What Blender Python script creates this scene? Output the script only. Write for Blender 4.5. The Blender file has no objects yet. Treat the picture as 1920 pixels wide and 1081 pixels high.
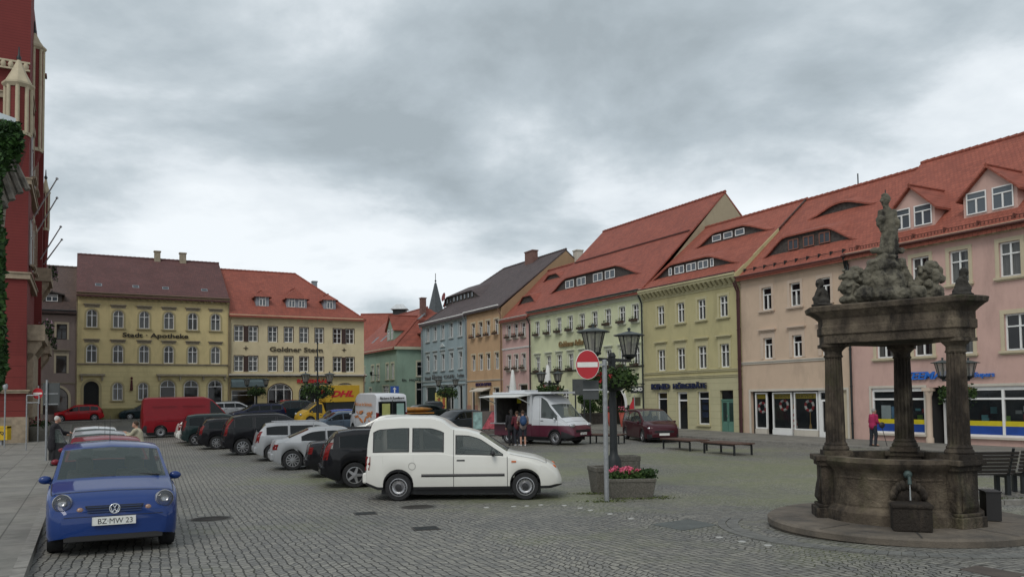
import bpy, math, random
import numpy as np
from mathutils import Vector, Matrix
R = math.radians
random.seed(7)
S = bpy.context.scene
col = S.collection
# ------------------------------------------------------------------ camera
FPX = 1500.0; CXP = 960.0; CYP = 681.0; CAMZ = 2.3
_p = math.atan(.0435); _rho = .012
Wv = Vector((0, math.cos(_p), math.sin(_p))); _u0 = Vector((0, -math.sin(_p), math.cos(_p))); _r0 = Vector((1, 0, 0))
Uv = _u0*math.cos(_rho) + _r0*math.sin(_rho); Rv = _r0*math.cos(_rho) - _u0*math.sin(_rho)
cam = bpy.data.cameras.new('camera'); cam.lens = FPX/1920*36; cam.sensor_width = 36
cam.shift_y = (CYP-540.5)/1920; cam.clip_end = 2000; cam.clip_start = .1
cam_o = bpy.data.objects.new('camera', cam); col.objects.link(cam_o)
M3 = Matrix((Rv, Uv, -Wv)).transposed()
cam_o.matrix_world = Matrix.Translation((0, 0, CAMZ)) @ M3.to_4x4()
S.camera = cam_o
S.view_settings.view_transform = 'Standard'; S.view_settings.look = 'None'; S.view_settings.gamma = 1
S.view_settings.exposure = 0.55
S.render.engine = 'CYCLES'
# ------------------------------------------------------------------ sky and sun (overcast)
SUN_EL = R(48); SUN_AZ = R(200)
wd = bpy.data.worlds.new('World'); S.world = wd; wd.use_nodes = True
nt = wd.node_tree; N = nt.nodes; Lk = nt.links; N.clear()
def nd(t, **k):
    n = N.new(t)
    for a, b in k.items(): setattr(n, a, b)
    return n
out = nd('ShaderNodeOutputWorld'); bg = nd('ShaderNodeBackground'); Lk.new(bg.outputs[0], out.inputs[0])
sky = nd('ShaderNodeTexSky', sky_type='NISHITA', sun_disc=False, sun_elevation=SUN_EL, sun_rotation=SUN_AZ)
tc = nd('ShaderNodeTexCoord'); sep = nd('ShaderNodeSeparateXYZ'); Lk.new(tc.outputs['Generated'], sep.inputs[0])
zc = nd('ShaderNodeMath', operation='MAXIMUM'); Lk.new(sep.outputs[2], zc.inputs[0]); zc.inputs[1].default_value = .0
za = nd('ShaderNodeMath', operation='ADD'); Lk.new(zc.outputs[0], za.inputs[0]); za.inputs[1].default_value = .22
dx = nd('ShaderNodeMath', operation='DIVIDE'); Lk.new(sep.outputs[0], dx.inputs[0]); Lk.new(za.outputs[0], dx.inputs[1])
dy = nd('ShaderNodeMath', operation='DIVIDE'); Lk.new(sep.outputs[1], dy.inputs[0]); Lk.new(za.outputs[0], dy.inputs[1])
cb = nd('ShaderNodeCombineXYZ'); Lk.new(dx.outputs[0], cb.inputs[0]); Lk.new(dy.outputs[0], cb.inputs[1]); cb.inputs[2].default_value = 3.1
n1 = nd('ShaderNodeTexNoise'); n1.inputs['Scale'].default_value = 1.55; n1.inputs['Detail'].default_value = 10; n1.inputs['Roughness'].default_value = .56; n1.inputs['Distortion'].default_value = .15
n2 = nd('ShaderNodeTexNoise'); n2.inputs['Scale'].default_value = .55; n2.inputs['Detail'].default_value = 3
Lk.new(cb.outputs[0], n1.inputs['Vector']); Lk.new(cb.outputs[0], n2.inputs['Vector'])
mx = nd('ShaderNodeMath', operation='MULTIPLY_ADD'); Lk.new(n2.outputs[0], mx.inputs[0]); mx.inputs[1].default_value = .42
mm = nd('ShaderNodeMath', operation='MULTIPLY'); Lk.new(n1.outputs[0], mm.inputs[0]); mm.inputs[1].default_value = .74
Lk.new(mm.outputs[0], mx.inputs[2])
# the band of thinner cloud low over the roofs lets more light through
hz = nd('ShaderNodeMapRange'); Lk.new(sep.outputs[2], hz.inputs[0]); hz.inputs[1].default_value = .02; hz.inputs[2].default_value = .42
hz.inputs[3].default_value = .07; hz.inputs[4].default_value = -.035
ad = nd('ShaderNodeMath', operation='ADD'); Lk.new(mx.outputs[0], ad.inputs[0]); Lk.new(hz.outputs[0], ad.inputs[1])
rp = nd('ShaderNodeValToRGB'); Lk.new(ad.outputs[0], rp.inputs[0])
e = rp.color_ramp.elements; e[0].position = .41; e[0].color = (.235, .27, .29, 1); e[1].position = .69; e[1].color = (.56, .59, .61, 1)
for ps, c in ((.48, (.29, .33, .355, 1)), (.535, (.355, .395, .42, 1)), (.595, (.47, .505, .53, 1))):
    x = e.new(ps); x.color = c
sc = nd('ShaderNodeVectorMath', operation='SCALE'); Lk.new(rp.outputs[0], sc.inputs[0]); sc.inputs['Scale'].default_value = 10.2
mix = nd('ShaderNodeMixRGB'); mix.inputs[0].default_value = .96; Lk.new(sky.outputs[0], mix.inputs[1]); Lk.new(sc.outputs[0], mix.inputs[2])
Lk.new(mix.outputs[0], bg.inputs[0]); bg.inputs[1].default_value = .11
sl = bpy.data.lights.new('sun', 'SUN'); sl.energy = .9; sl.angle = R(25); sl.color = (1, .96, .9)
so = bpy.data.objects.new('sun', sl); col.objects.link(so)
so.rotation_euler = (R(90)-SUN_EL, 0, R(180)-SUN_AZ + R(0))
# sun direction check: light travels from (sin az, cos az) towards the origin
_sd = Vector((math.sin(SUN_AZ)*math.cos(SUN_EL), math.cos(SUN_AZ)*math.cos(SUN_EL), math.sin(SUN_EL)))
so.rotation_euler = _sd.to_track_quat('Z', 'Y').to_euler()

# ------------------------------------------------------------------ terrain frame
def G(y):
    y = min(max(y, -6), 80); return .00055*(y-33)**2
def Gs(y): return 0 if (y > 80 or y < -6) else .0011*(y-33)
def ray(x, y): return Wv + Rv*((x-CXP)/FPX) - Uv*((y-CYP)/FPX)
def gpt(x, y, dz=0.0):
    d = ray(x, y); t = 1.0
    while t < 200:
        P = d*t + Vector((0, 0, CAMZ))
        if P.z < G(P.y)+dz: return P
        t += .02
    return P
RO = Vector((13.4, 45.4, 0)); RE = Vector((.475, -.88, 0)).normalized(); RN = Vector((.88, .475, 0)).normalized()
LO = Vector((-32.1, 73, 0)); LE = RN.copy(); LN = Vector((-.475, .88, 0)).normalized()
FR = {'R': (RO, RE, RN), 'L': (LO, LE, LN)}
def fpt(row, s, d=0, z=0):
    O, E, Nn = FR[row]; P = O + E*s + Nn*d; return Vector((P.x, P.y, z))
def at(px, py, Y):
    d = ray(px, py); return Vector((0, 0, CAMZ)) + d*(Y/d.y)

# ------------------------------------------------------------------ materials
MATS = {}
def pmat(name, c, rough=.8, metal=0, spec=.5, var=.12, scale=3.0, bump=0.0, bscale=40, alpha=1, dirt=None, dscale=.8, coat=0, emit=None):
    if name in MATS: return MATS[name]
    m = bpy.data.materials.new(name); m.use_nodes = True; t = m.node_tree; b = t.nodes['Principled BSDF']
    b.inputs['Roughness'].default_value = rough; b.inputs['Metallic'].default_value = metal
    b.inputs['Specular IOR Level'].default_value = spec; b.inputs['Alpha'].default_value = alpha
    if coat: b.inputs['Coat Weight'].default_value = coat; b.inputs['Coat Roughness'].default_value = .06
    tcn = t.nodes.new('ShaderNodeTexCoord')
    nz = t.nodes.new('ShaderNodeTexNoise'); nz.inputs['Scale'].default_value = scale; nz.inputs['Detail'].default_value = 6
    t.links.new(tcn.outputs['Object'], nz.inputs['Vector'])
    r = t.nodes.new('ShaderNodeValToRGB'); t.links.new(nz.outputs[0], r.inputs[0])
    lo = tuple(max(0, v*(1-var)) for v in c); hi = tuple(min(1, v*(1+var)) for v in c)
    r.color_ramp.elements[0].position = .3; r.color_ramp.elements[1].position = .7
    r.color_ramp.elements[0].color = (*lo, 1); r.color_ramp.elements[1].color = (*hi, 1)
    last = r.outputs[0]
    if dirt:
        n2 = t.nodes.new('ShaderNodeTexNoise'); n2.inputs['Scale'].default_value = dscale; n2.inputs['Detail'].default_value = 8; n2.inputs['Roughness'].default_value = .7
        mp = t.nodes.new('ShaderNodeMapping'); mp.inputs['Scale'].default_value = (1, 1, .35); mp.inputs['Location'].default_value = (5.3, 1.7, 9)
        t.links.new(tcn.outputs['Object'], mp.inputs[0]); t.links.new(mp.outputs[0], n2.inputs['Vector'])
        r2 = t.nodes.new('ShaderNodeValToRGB'); t.links.new(n2.outputs[0], r2.inputs[0])
        r2.color_ramp.elements[0].position = dirt[1]; r2.color_ramp.elements[1].position = dirt[1]+dirt[2]
        mxx = t.nodes.new('ShaderNodeMixRGB'); t.links.new(r2.outputs[0], mxx.inputs[0]); t.links.new(last, mxx.inputs[1]); mxx.inputs[2].default_value = (*dirt[0], 1)
        last = mxx.outputs[0]
    t.links.new(last, b.inputs['Base Color'])
    if bump:
        n3 = t.nodes.new('ShaderNodeTexNoise'); n3.inputs['Scale'].default_value = bscale; n3.inputs['Detail'].default_value = 4
        t.links.new(tcn.outputs['Object'], n3.inputs['Vector'])
        bp = t.nodes.new('ShaderNodeBump'); bp.inputs['Strength'].default_value = bump; bp.inputs['Distance'].default_value = .02
        t.links.new(n3.outputs[0], bp.inputs['Height']); t.links.new(bp.outputs[0], b.inputs['Normal'])
    if emit:
        b.inputs['Emission Color'].default_value = (*emit[0], 1); b.inputs['Emission Strength'].default_value = emit[1]
    MATS[name] = m; return m
def plaster(name, c):
    return pmat(name, c, .9, var=.05, scale=1.2, bump=.25, bscale=30, dirt=(tuple(v*.66 for v in c), .50, .28), dscale=.6)
def banded(name, c, pitch=.4, dark=.75):
    """plaster with horizontal ashlar grooves"""
    if name in MATS: return MATS[name]
    m = plaster(name, c); t = m.node_tree; b = t.nodes['Principled BSDF']
    tcn = t.nodes.new('ShaderNodeTexCoord'); sp = t.nodes.new('ShaderNodeSeparateXYZ'); t.links.new(tcn.outputs['Object'], sp.inputs[0])
    md = t.nodes.new('ShaderNodeMath'); md.operation = 'MODULO'; t.links.new(sp.outputs[2], md.inputs[0]); md.inputs[1].default_value = pitch
    lt = t.nodes.new('ShaderNodeMath'); lt.operation = 'LESS_THAN'; t.links.new(md.outputs[0], lt.inputs[0]); lt.inputs[1].default_value = .03
    src = b.inputs['Base Color'].links[0].from_socket
    mxx = t.nodes.new('ShaderNodeMixRGB'); t.links.new(lt.outputs[0], mxx.inputs[0]); t.links.new(src, mxx.inputs[1]); mxx.inputs[2].default_value = (*(v*dark for v in c), 1)
    t.links.new(mxx.outputs[0], b.inputs['Base Color']); return m
def tiles(name, c1, c2, moss=None, rh=.165, bw=.2):
    """roof tiles: rows follow the height, columns the eaves"""
    m = bpy.data.materials.new(name); m.use_nodes = True; t = m.node_tree; b = t.nodes['Principled BSDF']; b.inputs['Roughness'].default_value = .75
    b.inputs['Specular IOR Level'].default_value = .3
    tcn = t.nodes.new('ShaderNodeTexCoord'); sp = t.nodes.new('ShaderNodeSeparateXYZ'); t.links.new(tcn.outputs['Object'], sp.inputs[0])
    ax = t.nodes.new('ShaderNodeMath'); ax.operation = 'ADD'; t.links.new(sp.outputs[0], ax.inputs[0])
    gy = t.nodes.new('ShaderNodeMath'); gy.operation = 'MULTIPLY'; t.links.new(sp.outputs[1], gy.inputs[0]); gy.inputs[1].default_value = .17
    t.links.new(gy.outputs[0], ax.inputs[1])
    cbn = t.nodes.new('ShaderNodeCombineXYZ'); t.links.new(ax.outputs[0], cbn.inputs[0]); t.links.new(sp.outputs[2], cbn.inputs[1])
    br = t.nodes.new('ShaderNodeTexBrick'); t.links.new(cbn.outputs[0], br.inputs['Vector'])
    br.inputs['Scale'].default_value = 1; br.inputs['Brick Width'].default_value = bw; br.inputs['Row Height'].default_value = rh
    br.inputs['Mortar Size'].default_value = .012; br.inputs['Mortar Smooth'].default_value = .6; br.inputs['Bias'].default_value = .1
    br.inputs['Color1'].default_value = (*c1, 1); br.inputs['Color2'].default_value = (*c2, 1); br.inputs['Mortar'].default_value = (*(v*.6 for v in c1), 1)
    nz = t.nodes.new('ShaderNodeTexNoise'); nz.inputs['Scale'].default_value = .7; nz.inputs['Detail'].default_value = 8; nz.inputs['Roughness'].default_value = .65
    t.links.new(tcn.outputs['Object'], nz.inputs['Vector'])
    r2 = t.nodes.new('ShaderNodeValToRGB'); t.links.new(nz.outputs[0], r2.inputs[0]); r2.color_ramp.elements[0].position = .35; r2.color_ramp.elements[1].position = .75
    r2.color_ramp.elements[0].color = (1.06, 1.06, 1.06, 1); r2.color_ramp.elements[1].color = (.80, .78, .78, 1)
    mu = t.nodes.new('ShaderNodeMixRGB'); mu.blend_type = 'MULTIPLY'; mu.inputs[0].default_value = 1; t.links.new(br.outputs[0], mu.inputs[1]); t.links.new(r2.outputs[0], mu.inputs[2])
    t.links.new(mu.outputs[0], b.inputs['Base Color'])
    bp = t.nodes.new('ShaderNodeBump'); bp.inputs['Strength'].default_value = .7; bp.inputs['Distance'].default_value = .03; bp.invert = True
    t.links.new(br.outputs['Fac'], bp.inputs['Height']); t.links.new(bp.outputs[0], b.inputs['Normal'])
    MATS[name] = m; return m
def glassmat(name, c=(.02, .025, .03), alpha=1, rough=.05, rnd=0.0):
    m = bpy.data.materials.new(name); m.use_nodes = True; t = m.node_tree; b = t.nodes['Principled BSDF']
    b.inputs['Roughness'].default_value = rough; b.inputs['Specular IOR Level'].default_value = .7; b.inputs['Alpha'].default_value = alpha
    b.inputs['Base Color'].default_value = (*c, 1)
    tcn = t.nodes.new('ShaderNodeTexCoord')
    if rnd:
        oi = t.nodes.new('ShaderNodeObjectInfo'); r = t.nodes.new('ShaderNodeValToRGB'); t.links.new(oi.outputs['Random'], r.inputs[0])
        r.color_ramp.interpolation = 'CONSTANT'
        e = r.color_ramp.elements; e[0].position = 0; e[0].color = (*c, 1); e[1].position = .55; e[1].color = (.06, .065, .07, 1)
        x = e.new(.8); x.color = (.13, .135, .13, 1)
        # net curtain folds behind some panes
        wv = t.nodes.new('ShaderNodeTexNoise'); mp = t.nodes.new('ShaderNodeMapping'); mp.inputs['Scale'].default_value = (9, 9, .6)
        t.links.new(tcn.outputs['Object'], mp.inputs[0]); t.links.new(mp.outputs[0], wv.inputs[0]); wv.inputs['Scale'].default_value = 1.5
        mu = t.nodes.new('ShaderNodeMixRGB'); mu.blend_type = 'MULTIPLY'; mu.inputs[0].default_value = .8; t.links.new(r.outputs[0], mu.inputs[1]); t.links.new(wv.outputs[0], mu.inputs[2])
        gm = t.nodes.new('ShaderNodeMixRGB'); gm.blend_type = 'ADD'; gm.inputs[0].default_value = 1; t.links.new(mu.outputs[0], gm.inputs[1]); gm.inputs[2].default_value = (*c, 1)
        t.links.new(gm.outputs[0], b.inputs['Base Color'])
    nz = t.nodes.new('ShaderNodeTexNoise'); nz.inputs['Scale'].default_value = 1.2; t.links.new(tcn.outputs['Object'], nz.inputs[0])
    bp = t.nodes.new('ShaderNodeBump'); bp.inputs['Strength'].default_value = .06; bp.inputs['Distance'].default_value = .05
    t.links.new(nz.outputs[0], bp.inputs['Height']); t.links.new(bp.outputs[0], b.inputs['Normal'])
    MATS[name] = m; return m
def foliage(name, c, c2):
    m = bpy.data.materials.new(name); m.use_nodes = True; t = m.node_tree; b = t.nodes['Principled BSDF']; b.inputs['Roughness'].default_value = .7
    b.inputs['Specular IOR Level'].default_value = .25
    g = t.nodes.new('ShaderNodeNewGeometry'); r = t.nodes.new('ShaderNodeValToRGB'); t.links.new(g.outputs['Random Per Island'], r.inputs[0])
    r.color_ramp.elements[0].color = (*c, 1); r.color_ramp.elements[1].color = (*c2, 1); t.links.new(r.outputs[0], b.inputs['Base Color'])
    MATS[name] = m; return m
def paint(name, c, metal=.0, rough=.55):
    return pmat(name, c, rough, metal=metal, var=.02, coat=.5, spec=.12, dirt=(tuple(.85*v+.004 for v in c), .5, .3), dscale=1.5)

WHITE = pmat('white_window_paint', (.72, .72, .70), .5, var=.05)
GLASS = glassmat('window_glass', (.012, .014, .017), alpha=.62)
CURT = pmat('net_curtain', (.50, .50, .46), .9, var=.1, scale=4)
SHOPG = glassmat('shop_glass', (.02, .025, .028), alpha=.45)
CARG = glassmat('car_glass', (.075, .095, .09), alpha=.5, rough=.03)  # pale base colour stands in for the sky reflected in the glass
DORMG = glassmat('dormer_glass', (.07, .085, .10), alpha=1, rough=.04)  # bluish base colour stands in for sky mirrored by the panes
CARGD = glassmat('dark_car_glass', (.004, .006, .007), alpha=.95, rough=.02); CARGD.node_tree.nodes['Principled BSDF'].inputs['Specular IOR Level'].default_value = .32
BLACK = pmat('black_plastic', (.018, .018, .02), .5, var=.2)
DARKM = pmat('dark_metal', (.02, .023, .024), .5, metal=.3, var=.2)
RUBBER = pmat('rubber', (.015, .015, .016), .85, var=.3, scale=20)
ALU = pmat('alloy', (.42, .42, .43), .35, metal=.8, var=.1, scale=10)
STEEL = pmat('galvanised_steel', (.30, .31, .32), .5, metal=.5, var=.15, scale=15)
ZINC = pmat('zinc', (.25, .28, .30), .5, metal=.4, var=.15)
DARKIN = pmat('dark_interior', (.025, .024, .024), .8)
SEATM = pmat('seat_fabric', (.06, .06, .065), .9, bump=.3)
DWOOD = pmat('dark_weathered_wood', (.055, .047, .042), .85, var=.4, scale=8, bump=.4)
RED_TILE = tiles('red_roof_tiles', (.32, .094, .064), (.245, .075, .054))
RED_TILE2 = tiles('orange_red_roof_tiles', (.33, .100, .066), (.26, .078, .053))
BROWN_TILE = tiles('brown_roof_tiles', (.135, .062, .058), (.105, .052, .050))
DARK_TILE = tiles('dark_slate_tiles', (.105, .080, .078), (.075, .060, .062))
LAMPG = glassmat('lamp_glass', (.28, .27, .24), alpha=.6, rough=.35)
REDL = pmat('red_lamp_lens', (.15, .005, .005), .4, coat=.0, spec=.2)
ORNL = pmat('orange_lamp_lens', (.5, .12, .02), .2, coat=.5)
CLEARL = pmat('clear_lamp_lens', (.45, .46, .47), .12, metal=.5, coat=.8, var=.3, scale=25)
SIGNR = pmat('sign_red', (.40, .012, .02), .45, var=.05)
SIGNW = pmat('sign_white', (.7, .7, .66), .5, var=.05)
SIGNB = pmat('sign_back_grey', (.05, .055, .055), .6, var=.15)
LEAF = foliage('leaf_green', (.022, .05, .012), (.07, .12, .03))
DLEAF = foliage('dark_leaf', (.010, .026, .008), (.035, .07, .018))
PETR = foliage('red_petals', (.35, .015, .02), (.5, .04, .05))
PETP = foliage('pink_petals', (.62, .08, .16), (.75, .2, .3))

# ------------------------------------------------------------------ object helpers
def tag(o, label=None, cat=None, group=None, kind=None):
    if label: o['label'] = label
    if cat: o['category'] = cat
    if group: o['group'] = group
    if kind: o['kind'] = kind
    return o
def empty(name, loc=(0, 0, 0), rz=0, label=None, cat=None, group=None):
    o = bpy.data.objects.new(name, None); o.empty_display_size = .3; col.objects.link(o); o.location = loc; o.rotation_euler = (0, 0, rz)
    return tag(o, label, cat, group)
def tilt(o, y, rz):
    """stand a thing on the sloping square"""
    o.matrix_world = Matrix.Translation(o.location) @ Matrix.Rotation(math.atan(Gs(y)), 4, 'X') @ Matrix.Rotation(rz, 4, 'Z')
class MB:
    def __init__(s): s.v = []; s.f = []; s.m = []; s.sm = []
    def add(s, vs, fs, mi=0, smooth=False, T=None):
        b = len(s.v); s.v += [tuple(T @ Vector(v)) if T else tuple(v) for v in vs]
        for f in fs: s.f.append([b+i for i in f]); s.m.append(mi); s.sm.append(smooth)
        return s
    def box(s, x0, x1, y0, y1, z0, z1, mi=0, T=None):
        v = [(x0,y0,z0),(x1,y0,z0),(x1,y1,z0),(x0,y1,z0),(x0,y0,z1),(x1,y0,z1),(x1,y1,z1),(x0,y1,z1)]
        return s.add(v, [(0,3,2,1),(4,5,6,7),(0,1,5,4),(1,2,6,5),(2,3,7,6),(3,0,4,7)], mi, False, T)
    def quad(s, *p, mi=0, T=None): return s.add(p, [tuple(range(len(p)))], mi, False, T)
    def tube(s, p0, p1, r0, r1=None, n=10, mi=0, caps=True, smooth=True, T=None):
        r1 = r0 if r1 is None else r1; p0 = Vector(p0); p1 = Vector(p1); d = (p1-p0)
        if d.length < 1e-6: return s
        q = d.to_track_quat('Z', 'Y'); vs = []
        for p, r in ((p0, r0), (p1, r1)):
            for i in range(n):
                a = 2*math.pi*i/n; vs.append(p + q @ Vector((r*math.cos(a), r*math.sin(a), 0)))
        fs = [(i, (i+1)%n, n+(i+1)%n, n+i) for i in range(n)]
        s.add(vs, fs, mi, smooth, T)
        if caps: s.add(vs, [tuple(range(n))[::-1], tuple(range(n, 2*n))], mi, False, T)
        return s
    def lathe(s, prof, c=(0, 0, 0), n=24, mi=0, smooth=True, T=None, flute=None, caps=True):
        vs = []
        for k, (r, z) in enumerate(prof):
            for i in range(n):
                a = 2*math.pi*i/n; rr = r
                if flute and flute[0] <= k <= flute[1]: rr = r*(1-flute[3]*(.5+.5*math.cos(a*flute[2])))
                vs.append((c[0]+rr*math.cos(a), c[1]+rr*math.sin(a), c[2]+z))
        fs = []
        for k in range(len(prof)-1):
            for i in range(n): fs.append((k*n+i, k*n+(i+1)%n, (k+1)*n+(i+1)%n, (k+1)*n+i))
        s.add(vs, fs, mi, smooth, T)
        if caps:
            if prof[0][0] > 1e-4: s.add(vs[:n], [tuple(range(n))[::-1]], mi, False, T)
            if prof[-1][0] > 1e-4: s.add(vs[-n:], [tuple(range(n))], mi, False, T)
        return s
    def ell(s, c, r, n=12, m=8, mi=0, T=None, rot=None):
        vs = []; q = rot or Matrix.Identity(3)
        for j in range(m+1):
            t = math.pi*j/m
            for i in range(n):
                a = 2*math.pi*i/n; vs.append(Vector(c) + q @ Vector((r[0]*math.sin(t)*math.cos(a), r[1]*math.sin(t)*math.sin(a), r[2]*math.cos(t))))
        fs = [(j*n+i, (j+1)*n+i, (j+1)*n+(i+1)%n, j*n+(i+1)%n) for j in range(m) for i in range(n)]
        return s.add(vs, fs, mi, True, T)
    def prism(s, pts, a, b, axis='y', mi=0, T=None):
        n = len(pts)
        def P(u, w, t): return (u, t, w) if axis == 'y' else ((t, u, w) if axis == 'x' else (u, w, t))
        vs = [P(u, w, a) for u, w in pts] + [P(u, w, b) for u, w in pts]
        fs = [tuple(range(n)), tuple(range(2*n-1, n-1, -1))] + [(i, n+i, n+(i+1)%n, (i+1)%n) for i in range(n)]
        return s.add(vs, fs, mi, False, T)
    def leaves(s, n, fn, size, mi=0, rnd=random):
        for _ in range(n):
            p = Vector(fn()); a = Vector((rnd.uniform(-1, 1), rnd.uniform(-1, 1), rnd.uniform(-.6, 1))).normalized()
            b = a.cross(Vector((rnd.uniform(-1, 1), rnd.uniform(-1, 1), rnd.uniform(-1, 1)))).normalized(); q = size*rnd.uniform(.6, 1.3)
            s.add([p - b*q*.5, p + a*q*.9, p + b*q*.5, p - a*q*.25], [(0, 1, 2, 3)], mi)
        return s
    def build(s, name, mats, parent=None, loc=None, rot=None, sharp=None, recalc=True):
        me = bpy.data.meshes.new(name); me.from_pydata(s.v, [], s.f)
        if not isinstance(mats, (list, tuple)): mats = [mats]
        for m in mats: me.materials.append(m)
        me.polygons.foreach_set('material_index', s.m); me.polygons.foreach_set('use_smooth', s.sm)
        if recalc:
            import bmesh
            bm = bmesh.new(); bm.from_mesh(me); bmesh.ops.recalc_face_normals(bm, faces=bm.faces); bm.to_mesh(me); bm.free()
        if sharp: me.set_sharp_from_angle(angle=R(sharp))
        me.update(); o = bpy.data.objects.new(name, me); col.objects.link(o)
        if parent: o.parent = parent
        if loc: o.location = loc
        if rot: o.rotation_euler = rot
        return o
def children(o): return [c for c in bpy.data.objects if c.parent == o]
def copy_tree(o, parent=None):
    c = o.copy(); col.objects.link(c); c.parent = parent
    for ch in children(o): copy_tree(ch, c)
    return c
def bevel(o, w=.02, seg=2):
    m = o.modifiers.new('bevel', 'BEVEL'); m.width = w; m.segments = seg; m.limit_method = 'ANGLE'; return o
def bake(o):
    dg = bpy.context.evaluated_depsgraph_get(); dg.update()
    me = bpy.data.meshes.new_from_object(o.evaluated_get(dg)); o.modifiers.clear(); o.data = me; return o
def blob(name, prims, mat, parent=None, voxel=.02, smooth=2, disp=0, dscale=10, loc=None, seed=0):
    """one continuous organic surface from overlapping capsules and ellipsoids"""
    mb = MB()
    for p in prims:
        if p[0] == 'c':
            _, a, ra, b, rb = p; mb.tube(a, b, ra, rb, 12); mb.ell(a, (ra,)*3); mb.ell(b, (rb,)*3)
        elif p[0] == 'e': mb.ell(p[1], p[2], 14, 10, rot=(p[3] if len(p) > 3 else None))
        elif p[0] == 'b': mb.box(*p[1])
    o = mb.build(name, mat, parent, loc=loc, recalc=False)
    m = o.modifiers.new('r', 'REMESH'); m.mode = 'VOXEL'; m.voxel_size = voxel; m.use_smooth_shade = True
    if smooth: k = o.modifiers.new('s', 'SMOOTH'); k.iterations = smooth; k.factor = .5
    bake(o)
    if disp:
        from mathutils import noise
        me = o.data; me.calc_loop_triangles()
        nrm = [v.normal.copy() for v in me.vertices]
        for v, n in zip(me.vertices, nrm):
            q = v.co*dscale + Vector((seed*7.1, seed, 0)); v.co += n*disp*(noise.noise(q) + .5*noise.noise(q*2.3) + .3*noise.noise(q*5.1))
    o.data.materials.clear(); o.data.materials.append(mat)
    for pl in o.data.polygons: pl.use_smooth = True; pl.material_index = 0
    return o
def text(name, body, size, mat, parent=None, loc=(0, 0, 0), rot=(R(90), 0, 0), ext=.01, width=None, shear=0, offset=0.0, space=1.0):
    cu = bpy.data.curves.new(name, 'FONT'); cu.body = body; cu.size = size; cu.extrude = ext; cu.shear = shear; cu.offset = offset; cu.space_character = space
    cu.resolution_u = 3
    t = bpy.data.objects.new('tmp', cu); col.objects.link(t)
    dg = bpy.context.evaluated_depsgraph_get(); dg.update(); me = bpy.data.meshes.new_from_object(t.evaluated_get(dg)); me.name = name
    bpy.data.objects.remove(t); me.materials.clear(); me.materials.append(mat)
    if width:
        xs = [v.co.x for v in me.vertices]; w = max(xs)-min(xs)
        for v in me.vertices: v.co.x = (v.co.x-min(xs))*width/w
    o = bpy.data.objects.new(name, me); col.objects.link(o); o.parent = parent; o.location = loc; o.rotation_euler = rot
    return o
ORD = ['first', 'second', 'third', 'fourth', 'fifth', 'sixth', 'seventh', 'eighth', 'ninth', 'tenth', 'eleventh', 'twelfth']
# ================================================================== buildings
RW = random.Random(21)
def wall_panel(mb, x0, x1, z0, z1, ops, mi=0, reveal=.2, T=None, zsplit=None, mi_low=None):
    xs = {x0, x1}; zs = {z0, z1}
    if zsplit is not None: zs.add(zsplit)
    for o in ops: xs |= {o[0], o[1]}; zs |= {o[2], o[3]}
    xs = sorted(v for v in xs if x0 <= v <= x1); zs = sorted(v for v in zs if z0 <= v <= z1)
    for i in range(len(xs)-1):
        for j in range(len(zs)-1):
            cx = (xs[i]+xs[i+1])/2; cz = (zs[j]+zs[j+1])/2
            if any(o[0] < cx < o[1] and o[2] < cz < o[3] for o in ops): continue
            k = mi_low if (zsplit is not None and cz < zsplit) else mi
            mb.quad((xs[i], 0, zs[j]), (xs[i+1], 0, zs[j]), (xs[i+1], 0, zs[j+1]), (xs[i], 0, zs[j+1]), mi=k, T=T)
    for o in ops:
        a, b, c, d = o[:4]; k = mi_low if (zsplit is not None and d < zsplit+.3) else mi
        ar = o[4] if len(o) > 4 else 0
        if ar:
            zsz = d-ar; cx = (a+b)/2; rx = (b-a)/2; n = 12
            arc = [(cx-rx*math.cos(math.pi*t/n), zsz+ar*math.sin(math.pi*t/n)) for t in range(n+1)]
            for t in range(n):
                p, q = arc[t], arc[t+1]
                mb.quad((p[0], 0, p[1]), (q[0], 0, q[1]), (q[0], 0, d), (p[0], 0, d), mi=k, T=T)
                mb.quad((p[0], 0, p[1]), (p[0], reveal, p[1]), (q[0], reveal, q[1]), (q[0], 0, q[1]), mi=k, T=T)
            top = zsz
        else:
            top = d; mb.quad((a, 0, d), (b, 0, d), (b, reveal, d), (a, reveal, d), mi=k, T=T)
        mb.quad((a, 0, c), (a, 0, top), (a, reveal, top), (a, reveal, c), mi=k, T=T)
        mb.quad((b, 0, c), (b, reveal, c), (b, reveal, top), (b, 0, top), mi=k, T=T)
        mb.quad((a, 0, c), (a, reveal, c), (b, reveal, c), (b, 0, c), mi=k, T=T)
def arcpts(w, z, h, n=12): return [(-w/2*math.cos(math.pi*t/n), z+h*math.sin(math.pi*t/n)) for t in range(n+1)]
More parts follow.
